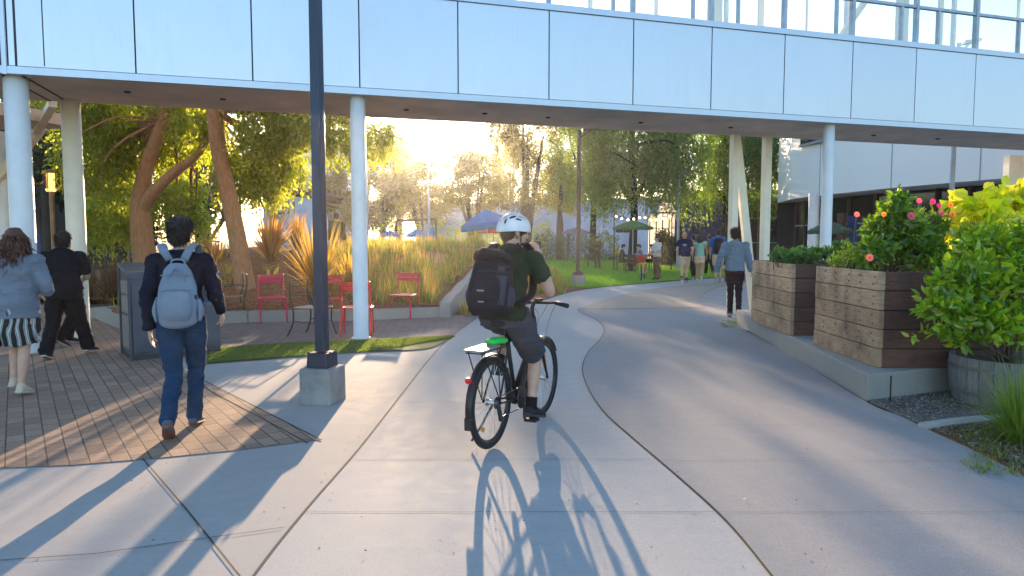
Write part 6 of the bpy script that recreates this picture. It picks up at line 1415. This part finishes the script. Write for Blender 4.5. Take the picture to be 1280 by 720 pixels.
# a rigid backpack builder: soft shell + pocket + straps, its own thing placed in the wearer's frame
def backpack(label, wearer, c, w, h, d, m, m2, tilt=0.0, kind='egg', vox=.008, logo=None, group=None):
    rt = ROOTM[wearer.name]; wl = rt @ Vector(c); rz = wearer.rotation_euler.z; th = thing('backpack', label, 'backpack', tuple(wl), rz, group); ROOTM[th.name] = Matrix.Translation(wl) @ Matrix.Rotation(rz, 4, 'Z')
    T = Matrix.Rotation(tilt, 4, 'X'); b = MB()
    def tb(b): b.v = [tuple(T @ Vector(p)) for p in b.v]; return b
    if kind == 'egg':
        b.loft([(0, 0, -h / 2), (0, -.01, -h * .42), (0, -.015, -h * .2), (0, -.01, h * .08), (0, 0, h * .32), (0, .01, h * .46), (0, .015, h * .5)], [w * .30, w * .46, w * .50, w * .46, w * .36, w * .24, w * .1], [d * .3, d * .46, d * .5, d * .46, d * .36, d * .25, d * .1], side=(1, 0, 0), n=20, k=4, power=.8)
    else:
        b.loft([(0, 0, -h / 2), (0, -.005, -h * .45), (0, -.01, -h * .1), (0, 0, h * .25), (0, .012, h * .42), (0, .02, h * .5)], [w * .42, w * .50, w * .51, w * .47, w * .44, w * .36], [d * .35, d * .5, d * .52, d * .48, d * .40, d * .22], side=(1, 0, 0), n=20, k=4, power=.5)
    remeshed(tb(b), 'shell', m, th, vox, 2, .009, 10, 4)
    b = MB()
    if kind == 'egg': b.loft([(0, -d * .42, -h * .40), (0, -d * .50, -h * .25), (0, -d * .48, -h * .02), (0, -d * .38, h * .05)], [w * .30, w * .38, w * .35, w * .26], [.03, .045, .04, .015], side=(1, 0, 0), n=16, k=3, power=.7)
    else: b.loft([(w * .02, -d * .5, -h * .36), (w * .02, -d * .53, -h * .2), (w * .02, -d * .5, h * .05)], [w * .34, w * .36, w * .33], [.018, .022, .015], side=(1, 0, 0), n=16, k=3, power=.5)
    remeshed(tb(b), 'front_pocket', m, th, vox, 2, .006, 16, 9)
    b = MB(); zz = (.06, .30) if kind == 'egg' else (.12,)
    for z in zz: b.tube([(-w * .36, -d * .40, h * z), (-w * .2, -d * .53, h * (z + .02)), (0, -d * .56, h * (z + .03)), (w * .2, -d * .53, h * (z + .02)), (w * .36, -d * .40, h * z)], .004, n=6, k=4)
    if kind == 'egg': b.tube([(-w * .2, -d * .36, h * .2), (-w * .12, -d * .42, h * .34), (0, -d * .34, h * .42), (w * .12, -d * .42, h * .34), (w * .2, -d * .36, h * .2)], .008, n=6, k=4)
    tb(b).build('zip', m2, th, smooth=True, world=False)
    b = MB(); b.tube([(-.05, d * .1, h * .47), (-.035, d * .05, h * .55), (.035, d * .05, h * .55), (.05, d * .1, h * .47)], .008, n=8, k=4); tb(b).build('grab_handle', m2, th, smooth=True, world=False)
    for sx in (-1, 1): b = MB(); b.loft([(sx * w * .5, 0, -h * .42), (sx * w * .53, -.005, -h * .25), (sx * w * .5, 0, -h * .08)], [.012, .022, .01], [d * .3, d * .36, d * .3], side=(1, 0, 0), n=12, k=3); tb(b).build('side_pocket', m2, th, smooth=True, world=False)
    if kind == 'egg':
        b = MB(); b.tube([(w * .44, -d * .30, -h * .02), (w * .45, -d * .33, -h * .2)], .005, n=6); b.ball((w * .44, -d * .35, -h * .05), (.012, .008, .02), 8, 6); tb(b).build('dangling_tag', M['blackpaint'], th, smooth=True, world=False)
    return th, T
def strap(bp_, w_m, pts, name='strap', wd=.03):
    b = MB(); b.loft(pts, wd, .008, side=(1, 0, 0), n=8, k=4, power=.6); o = b.build(name, w_m, bp_, smooth=True, world=True); return o
M['pack_pale'] = cloth('pale_blue_canvas', (.20, .245, .32), .85, 350, .1); M['pack_pale2'] = cloth('blue_grey_canvas', (.22, .27, .36)); M['pack_blk'] = cloth('black_nylon', (.014, .014, .024), .6, 300); M['pack_gr'] = cloth('charcoal_panel', (.05, .055, .085), .6); M['logo'] = mat('pale_logo_print', (.35, .35, .38), .6, bstr=0)
bpk, T_ = backpack('pale blue-grey egg-shaped backpack worn by the student in the navy hoodie', stud, (.01, -.18, 1.10), .295, .475, .18, M['pack_pale'], M['pack_pale2'], R(-4))
RS = ROOTM[stud.name]
for sx in (-1, 1): strap(bpk, M['pack_pale'], [RS @ V3(sx * .05, -.13, 1.36), RS @ V3(sx * .09, -.135, 1.435), RS @ V3(sx * .115, -.05, 1.475), RS @ V3(sx * .125, .07, 1.45), RS @ V3(sx * .13, .165, 1.30), RS @ V3(sx * .16, .12, 1.10), RS @ V3(sx * .19, -.02, 1.0)], wd=.032)
# woman in the patterned skirt
wom, WJ, WH_ = person('woman with long auburn hair, grey cardigan and patterned skirt at the left edge', gp(27, 494, .008), R(18),
    dict(pel=(0, 0, .90), wai=(0, 0, 1.05), che=(0, .01, 1.24), nek=(0, .02, 1.40), hed=(.0, .04, 1.55), shl=(-.185, 0, 1.34), shr=(.185, 0, 1.34), elr=(.26, .0, 1.06), wrr=(.20, .20, 1.04), ell=(-.25, .0, 1.06), wrl=(-.18, .20, .98),
         hpl=(-.09, 0, .86), hpr=(.09, 0, .86), knl=(-.07, .12, .48), anl=(-.07, .03, .13), tol=(-.07, .18, .05), knr=(.05, -.02, .47), anr=(.04, -.12, .10), tor=(.05, .05, .03)),
    dict(fem=1, thick=1.06, skirt=M['skirt'], top=M['grey_cardi'], topname='cardigan', topg=.028, hem=-.12, hair='long', hairlen=.30, hairm=M['hair_br'], shoes=M['shoe_tan'], fold=.022, ffreq=7), .97, .008, yaw=R(8), seed=8, hands=(.7, .7), tufts=True)
g = ROOTM[wom.name] @ V3(-.24, -.04, .60); th = thing('handbag', 'black handbag hanging at the left side of the woman in the patterned skirt', 'bag', tuple(g)); b = MB(); b.loft([g + V3(0, 0, -.13), g + V3(0, 0, -.08), g + V3(0, 0, .05), g + V3(0, 0, .10)], [.09, .12, .11, .09], [.04, .06, .05, .03], side=(1, 0, 0), n=14, k=3, power=.6); b.build('pouch', M['black_cloth'], th, smooth=True)
b = MB(); hw_ = ROOTM[wom.name] @ WJ['shl']; b.tube([g + V3(-.07, 0, .09), g.lerp(hw_, .5) + V3(-.05, -.05, 0), hw_ + V3(0, 0, .06), g.lerp(hw_, .5) + V3(.06, .05, 0), g + V3(.07, 0, .09)], .009, n=6, k=5); b.build('strap', M['black_cloth'], th, smooth=True)
# man in black striding right
person('man in black shirt and trousers striding past the second left column', gp(83, 447, .006), R(14),
    dict(pel=(0, 0, .87), wai=(.0, .0, 1.02), che=(0, .02, 1.22), nek=(0, .05, 1.38), hed=(-.01, .09, 1.53), shl=(-.20, .0, 1.32), shr=(.20, .02, 1.32), ell=(-.27, -.10, 1.08), wrl=(-.22, -.06, .86), elr=(.25, .10, 1.06), wrr=(.16, .26, 1.02),
         hpl=(-.09, 0, .84), hpr=(.09, 0, .84), knl=(-.12, -.04, .46), anl=(-.14, -.27, .11), tol=(-.15, -.11, .03), knr=(.13, .17, .45), anr=(.19, .22, .10), tor=(.22, .38, .05)),
    dict(thick=1.15, pants=M['black_cloth'], pantprof=[.11, .11, .09, .082, .08, .078, .08], top=M['black_cloth'], sleeve=.85, topg=.03, hem=-.10, collar=M['shirtblue'], hair='short', hairm=M['hair_dkbr'], shoes=M['shoe_dk'], fold=.022), .98, .010, yaw=R(10), seed=12, tufts=True)
person('person in dark clothes mostly hidden beyond the man in black', gp(86, 432, .006), R(-15), dict(knl=(-.10, .16, .5), anl=(-.1, .10, .1), tol=(-.1, .28, .03), anr=(.1, -.25, .14), tor=(.1, -.12, .03)),
    dict(pants=M['black_cloth'], top=M['navy_knit'], hair='short', hairm=M['hair_blk']), .90, .012, seed=14)
# the man in the blue sweater
def walkpose(ph=1, arm=.12, lean=.02, st=.24):
    return dict(che=(0, lean, 1.30), nek=(0, lean * 1.5, 1.47), hed=(0, lean * 2 + .02, 1.63), knl=(-.08, .10 * ph, .50), anl=(-.08, (.20 if ph > 0 else -.36) * st / .24, .09 if ph > 0 else .16), tol=(-.09, (.38 if ph > 0 else -.24) * st / .24, .04 if ph > 0 else .03),
        knr=(.08, -.10 * ph + .06, .50), anr=(.08, (-.36 if ph > 0 else .20) * st / .24, .16 if ph > 0 else .09), tor=(.09, (-.24 if ph > 0 else .38) * st / .24, .03 if ph > 0 else .04),
        ell=(-.24, -.05 - arm * ph, 1.13), wrl=(-.25, .02 - arm * 1.2 * ph, .89), elr=(.24, -.05 + arm * ph, 1.13), wrr=(.25, .06 + arm * 1.2 * ph, .90))
person('man in heather blue sweater and dark trousers walking away past the planters', gp(917, 397, .004), R(-16), {**walkpose(1, .10, .02, .16), 'ell': (-.29, -.04, 1.13), 'wrl': (-.34, .02, .89), 'elr': (.26, .0, 1.13), 'wrr': (.31, .06, .90), 'knl': (-.07, .04, .49), 'anl': (-.07, .02, .09), 'tol': (-.09, .19, .03)},
    dict(pants=M['maroon_pants'], pantprof=[.095, .088, .066, .058, .055, .05, .048], top=M['sweater'], topname='sweater', topg=.024, hem=-.03, hair='short', hairm=M['hair_blk'], shoes=M['shoe_gr'], fold=.016), 1.0, .010, yaw=R(-4), seed=21, tufts=True)
# far walkers
GWk = 'people walking away along the far path'
n1, j1, h1 = person('sandy-haired man in navy t-shirt and beige shorts on the far path', gp(855, 354, .012), R(-12), {**walkpose(-1, .05, .02, .10), 'ell': (-.26, -.06, 1.14), 'wrl': (-.2, .05, .95), 'elr': (.26, -.06, 1.14), 'wrr': (.2, .06, .95)}, dict(shorts=M['khaki'], top=M['navy_tee'], sleeve=.6, topg=.03, hair='buzz', hairm=M['hair_sand'], shoes=M['shoe_dk'], thick=1.08, sock=M['shoe_dk']), 1.02, .014, seed=31, group=GWk)
b = MB(); b.box((0, -.150, 1.35), (.15, .008, .03)); b.box((0, -.150, 1.305), (.10, .008, .02)); b.build('shirt_print', M['logo'], n1, world=False)
person('woman in mint top and cream shorts with long dark hair', gp(874, 353, .012), R(-16), walkpose(1, .08, .02, .16), dict(fem=1, shorts=M['cream'], shortlen=.5, top=M['teal_top'], sleeve=0, topg=.012, hem=.02, hair='long', hairlen=.22, hairm=M['hair_dkbr'], shoes=M['shoe_white'], skin=M['skin_dk']), .98, .014, seed=32, group=GWk)
person('person in maroon top partly hidden between the navy and mint walkers', gp(866, 350.5, .012), R(0), walkpose(-1, .06), dict(pants=M['black_cloth'], top=M['maroon_top'], hair='short', hairm=M['hair_blk']), .98, .014, seed=33, group=GWk)
person('person in dark clothes farther on between the mint top and the blue shirt', gp(886, 344, .012), R(0), walkpose(1, .06), dict(pants=M['black_cloth'], top=M['brown_cl'], hair='short', hairm=M['hair_dkbr']), 1.0, .014, seed=34, group=GWk)
bl, jb, hbm = person('man in royal blue shirt and beige shorts carrying a black backpack', gp(897, 353, .01), R(-14), walkpose(-1, .05, .02, .14), dict(shorts=M['khaki'], top=M['royal'], sleeve=.9, topg=.03, hair='short', hairm=M['hair_dkbr'], shoes=M['shoe_gr'], thick=1.05), 1.08, .014, seed=35, group=GWk)
backpack('black backpack worn by the man in the royal blue shirt', bl, (0, -.20, 1.32), .33, .50, .2, M['pack_blk'], M['pack_gr'], 0, 'box', .014)
person('woman in white top standing beside the yellow bicycle', (yb.location.x + .38, yb.location.y - .32, .02), R(112), {'ell': (-.26, .1, 1.12), 'wrl': (-.26, .34, 1.05), 'elr': (.26, .08, 1.12), 'wrr': (.12, .34, 1.02), 'hed': (0, .04, 1.63)}, dict(fem=1, pants=M['brown_cl'], top=M['white_top'], sleeve=.8, topg=.02, hair='bun', hairm=M['hair_br'], shoes=M['shoe_dk']), .95, .013, seed=36, yaw=R(10))
def seated(label, px, Y, rz, wear, s=.98, seed=40, vox=.016):
    p = P(px, 300, Y); return person(label, (p.x, Y, .0), rz, dict(pel=(0, 0, .56), wai=(0, .0, .70), che=(0, .03, .90), nek=(0, .06, 1.06), hed=(0, .10, 1.22), shl=(-.185, .03, 1.0), shr=(.185, .03, 1.0), ell=(-.25, .12, .78), elr=(.25, .12, .78), wrl=(-.12, .34, .80), wrr=(.12, .34, .80),
        hpl=(-.09, .02, .54), hpr=(.09, .02, .54), knl=(-.12, .44, .52), knr=(.12, .44, .52), anl=(-.12, .42, .10), anr=(.12, .42, .10), tol=(-.12, .60, .03), tor=(.12, .60, .03)), wear, s, vox, seed=seed)
seated('person in dark clothes seated left of the umbrella table', 777, 32.45, R(-90), dict(pants=M['black_cloth'], top=M['navy_knit'], hair='short'), seed=41)
seated('person in grey seated at the right of the umbrella table', 801, 32.35, R(90), dict(pants=M['black_cloth'], top=M['grey_cardi'], hair='short'), seed=42)
seated('person in maroon seated by the right-hand cafe table', 817, 33.2, R(60), dict(pants=M['black_cloth'], top=M['maroon_top'], hair='short'), seed=43)
p = P(823, 300, 31); person('person in black standing in front of the lit entrance', (p.x, 31, .0), R(60), {}, dict(pants=M['black_cloth'], top=M['black_cloth'], hair='short'), 1.03, .015, seed=44)
p = P(747, 300, 36); person('person in olive clothes standing by the far side of the lawn', (p.x, 36, .0), R(150), {'ell': (-.24, .06, 1.14), 'wrl': (-.12, .26, 1.1), 'elr': (.24, .06, 1.14), 'wrr': (.12, .26, 1.1)}, dict(pants=M['olive_cl'], top=M['olive_cl'], hair='short', hairm=M['hair_dkbr']), .98, .015, seed=45)
p = P(671, 300, 40); person('dark clothed person standing far off just right of the cyclist helmet', (p.x, 40, 0), R(20), {}, dict(pants=M['black_cloth'], top=M['black_cloth'], hair='short'), .98, .016, seed=46)
p = P(421, 300, 20.5); zq = mound(p.x, 20.5) - .12
person('man in a dark shirt standing among the flax beside the thin white column', (p.x, 20.5, zq - .45), R(10), {}, dict(pants=M['brown_cl'], top=M['olive_cl'], hair='short', hairm=M['hair_blk']), .95, .014, seed=47)
p = P(100 * 0 + 1042, 300, 23.2); 

# ------------------------------------------------------------------ the cyclist
rid, RJ, RH = person('cyclist in dark green t-shirt and charcoal shorts riding away, one hand at his chin', tuple(bike.location), BANG,
    dict(pel=(-.01, .21, .965), wai=(-.015, .245, 1.11), che=(-.02, .30, 1.30), nek=(-.015, .36, 1.43), hed=(.005, .415, 1.565), shl=(-.20, .32, 1.365), shr=(.19, .33, 1.365), ell=(-.30, .50, 1.15), wrl=(-.275, .70, 1.05), elr=(.30, .41, 1.12), wrr=(.185, .47, 1.385),
         hpl=(-.095, .22, .925), hpr=(.095, .22, .925), knl=(-.135, .60, .84), anl=(-.135, .40, .535), tol=(-.15, .52, .485), knr=(.135, .52, .60), anr=(.14, .42, .21), tor=(.155, .555, .145)),
    dict(shorts=M['grey_shorts'], shortlen=.93, top=M['green_tee'], sleeve=.62, topg=.02, hem=-.05, hair='buzz', hairm=M['hair_dkbr'], shoes=M['shoe_dk'], sole=M['sole_dk'], sock=M['black_cloth'], fold=.018, thick=1.03), 1.0, .0075, yaw=R(-46), pitch=R(-4), seed=51, hands=(1.0, .8),
    palm={'l': ((-.05, .55, -.2), (0, -.3, -1)), 'r': ((-.30, .0, .95), (-.8, .2, -.2))})
# helmet: a thing of its own on his head
hel = thing('bicycle_helmet', 'white vented bicycle helmet with black straps on the cyclist', 'helmet', tuple(ROOTM[rid.name] @ (RH @ V3(0, 0, .05))), BANG); ROOTM[hel.name] = Matrix.Translation(hel.location) @ Matrix.Rotation(BANG, 4, 'Z')
M['helm'] = mat('white_helmet_shell', (.74, .76, .80), .3, 0, bstr=0); M['helm_in'] = mat('helmet_liner', (.02, .02, .025), .7)
TW = ROOTM[rid.name] @ RH
def hp(az, el, r=1.0): return TW @ V3(.098 * r * math.cos(el) * math.sin(az), -.012 + .125 * r * math.cos(el) * math.cos(az), .055 + .105 * r * math.sin(el))
b = MB(); b.ball((0, -.012, .040), (.084, .108, .098), 22, 14, TW)
vs = b.v; b.v = vs; lin = b.build('liner', M['helm_in'], hel, smooth=True)
def hsurf(x, y):     # x across -1..1, y back..front -1..1 on the unit dome
    r2 = min(1.0, x * x + y * y); z = math.sqrt(max(0, 1 - r2)); return V3(.106 * x, -.012 + .136 * y, .028 + .128 * z + .012 * (y < 0) * (-y) * 0)
vents = [(0, .62, .10, .2), (0, .05, .09, .26), (0, -.5, .09, .17), (.30, .45, .085, .22), (-.30, .45, .085, .22), (.32, -.12, .085, .24), (-.32, -.12, .085, .24), (.30, -.62, .085, .14), (-.30, -.62, .085, .14), (.60, .30, .07, .22), (-.60, .30, .07, .22), (.62, -.25, .07, .2), (-.62, -.25, .07, .2), (.80, .05, .045, .18), (-.80, .05, .045, .18), (.0, -.86, .16, .045), (.55, -.66, .07, .09), (-.55, -.66, .07, .09)]
nr, na = 46, 120; b = MB(); vv = []; ff = []
for i in range(nr + 1):
    ph = (math.pi / 2 + .16) * i / nr
    for j in range(na):
        a = 2 * math.pi * j / na; rr = math.sin(min(ph, math.pi / 2)); x, y = rr * math.sin(a), rr * math.cos(a); q = hsurf(x, y)
        if ph > math.pi / 2: q.z = .028 - (ph - math.pi / 2) * .10
        q.z -= .014 * max(0, -y) * rr ** 3 ; ridge = 1 + .018 * math.cos(x * 21) * (1 - rr ** 6); c0 = V3(0, -.012, .03); q = c0 + (q - c0) * ridge; vv.append(q)
for i in range(nr):
    ph = (math.pi / 2 + .16) * (i + .5) / nr
    for j in range(na):
        a = 2 * math.pi * (j + .5) / na; rr = math.sin(min(ph, math.pi / 2)); x, y = rr * math.sin(a), rr * math.cos(a)
        if ph < 1.42 and any(((x - vx) / sx_ / 1.3) ** 2 + ((y - vy) / sy_ / 1.12) ** 2 < 1 for vx, vy, sx_, sy_ in vents): continue
        ff.append((i * na + j, i * na + (j + 1) % na, (i + 1) * na + (j + 1) % na, (i + 1) * na + j))
b.add([TW @ q for q in vv], ff); sh_ = b.build('shell', M['helm'], hel, smooth=True); so_ = sh_.modifiers.new('s', 'SOLIDIFY'); so_.thickness = .006; so_.offset = -1
b = MB()
for sx in (-1, 1):
    b.tube([TW @ V3(sx * .085, .03, .03), TW @ V3(sx * .083, .02, -.06), TW @ V3(sx * .03, .05, -.118)], .0045, n=6, k=3); b.tube([TW @ V3(sx * .082, -.06, .03), TW @ V3(sx * .083, .0, -.045)], .004, n=6)
b.build('straps', M['helm_in'], hel, smooth=True)
cbp, T2 = backpack('large black backpack worn by the cyclist', rid, (-.03, .085, 1.205), .315, .43, .17, M['pack_blk'], M['pack_gr'], R(-14), 'box')
RC = ROOTM[rid.name]; RB = ROOTM[cbp.name]
b = MB(); b.loft([T2 @ V3(-.13, -.03, .18), T2 @ V3(-.05, -.09, .195), T2 @ V3(.08, -.085, .185), T2 @ V3(.14, -.03, .16)], [.025, .035, .035, .025], [.04, .04, .04, .03], n=12, k=4); remeshed(b, 'top_flap', M['pack_blk'], cbp, .008, 2, .012, 14, 5)
b = MB()
for z in (.10, .06): b.bar(T2 @ V3(.08, -.10, z), T2 @ V3(.155, -.06, z), .02, .008)
b.box(None, (.05, .02, .03), M=Matrix.Translation(T2 @ V3(.11, -.103, .08))); b.build('buckle', M['pack_gr'], cbp, world=False)
b = MB(); b.box(None, (.055, .004, .010), M=Matrix.Translation(T2 @ V3(-.03, -.117, -.085)) @ Matrix.Rotation(R(-14), 4, 'X')); b.box(None, (.045, .004, .008), M=Matrix.Translation(T2 @ V3(-.02, -.112, -.165)) @ Matrix.Rotation(R(-14), 4, 'X')); b.build('small_label', M['logo'], cbp, world=False)
b = MB(); b.loft([T2 @ V3(.105, -.075, -.18), T2 @ V3(.108, -.085, -.05), T2 @ V3(.108, -.08, .03)], [.045, .045, .045], [.015] * 3, side=(1, 0, 0), n=12, k=2, power=.5); b.build('side_panel', M['pack_gr'], cbp, smooth=True, world=False)
for sx in (-1, 1): strap(cbp, M['pack_blk'], [RC @ V3(sx * .07 - .03, .18, 1.42), RC @ V3(sx * .10, .26, 1.475), RC @ V3(sx * .125, .36, 1.47), RC @ V3(sx * .14, .43, 1.36), RC @ V3(sx * .17, .39, 1.2), RC @ V3(sx * .20, .26, 1.10), RC @ V3(sx * .16, .12, 1.04)], wd=.03)
b = MB(); c = RC @ V3(.095, .262, 1.487); 
for i in range(16):
    a = 2 * math.pi * i / 16; a2 = 2 * math.pi * (i + 1) / 16; b.tube([c + V3(.018 * math.cos(a), -.012, .018 * math.sin(a)), c + V3(.018 * math.cos(a2), -.012, .018 * math.sin(a2))], .004, n=5)
b.build('ring_badge', M['logo'], cbp)
# ------------------------------------------------------------------ camera, sky, sun
cam = bpy.data.cameras.new('camera'); co = bpy.data.objects.new('camera', cam); COL.objects.link(co); scene.camera = co
cam.lens = 24; cam.sensor_width = 36; cam.clip_end = 3000; cam.clip_start = .05
co.location = (0, 0, CAMZ); co.rotation_euler = (R(90) - PITCH, 0, 0)
SUN_AZ = math.atan((575 - 640) / F); SUN_EL = R(9.6)
w = bpy.data.worlds.new('World'); scene.world = w; w.use_nodes = True; nt = w.node_tree; nt.nodes.clear()
sky = nt.nodes.new('ShaderNodeTexSky'); sky.sky_type = 'NISHITA'; sky.sun_disc = False; sky.sun_elevation = SUN_EL; sky.sun_rotation = SUN_AZ
sky.air_density = 1.0; sky.dust_density = .5; sky.ozone_density = 2.1
bg = nt.nodes.new('ShaderNodeBackground'); bg.inputs[1].default_value = .15; wo = nt.nodes.new('ShaderNodeOutputWorld')
nt.links.new(sky.outputs[0], bg.inputs[0]); nt.links.new(bg.outputs[0], wo.inputs[0])
sl = bpy.data.lights.new('sun', 'SUN'); sl.energy = 4.9; sl.angle = R(.5); sl.color = (1, .71, .44); so = bpy.data.objects.new('sun', sl); COL.objects.link(so)
sd = Vector((math.sin(SUN_AZ) * math.cos(SUN_EL), math.cos(SUN_AZ) * math.cos(SUN_EL), math.sin(SUN_EL)))
so.rotation_euler = sd.to_track_quat('Z', 'Y').to_euler(); so.location = sd * 100
vs = scene.view_settings; vs.view_transform = 'Standard'; vs.look = 'None'; vs.gamma = 1; vs.use_curve_mapping = False; vs.exposure = 1.85
scene.render.film_transparent = False
cy = scene.cycles; cy.max_bounces = 8; cy.diffuse_bounces = 3; cy.glossy_bounces = 3; cy.transmission_bounces = 6; cy.transparent_max_bounces = 16; cy.use_denoising = True
cy.sample_clamp_indirect = 6

hb_ = MB(); hb_.box((0, 420, 11.5), (860, 1000, 25.2)); t = NT('air'); pv = t.n('ShaderNodeVolumePrincipled'); pv.inputs['Color'].default_value = (.95, .95, .97, 1); pv.inputs['Density'].default_value = .00045; pv.inputs['Anisotropy'].default_value = .78
t.l(pv.outputs[0], t.out.inputs['Volume']); hz_ = hb_.build('haze', t.m, kind='stuff', label='thin sunlit haze filling the air among the trees'); cy.volume_bounces = 1
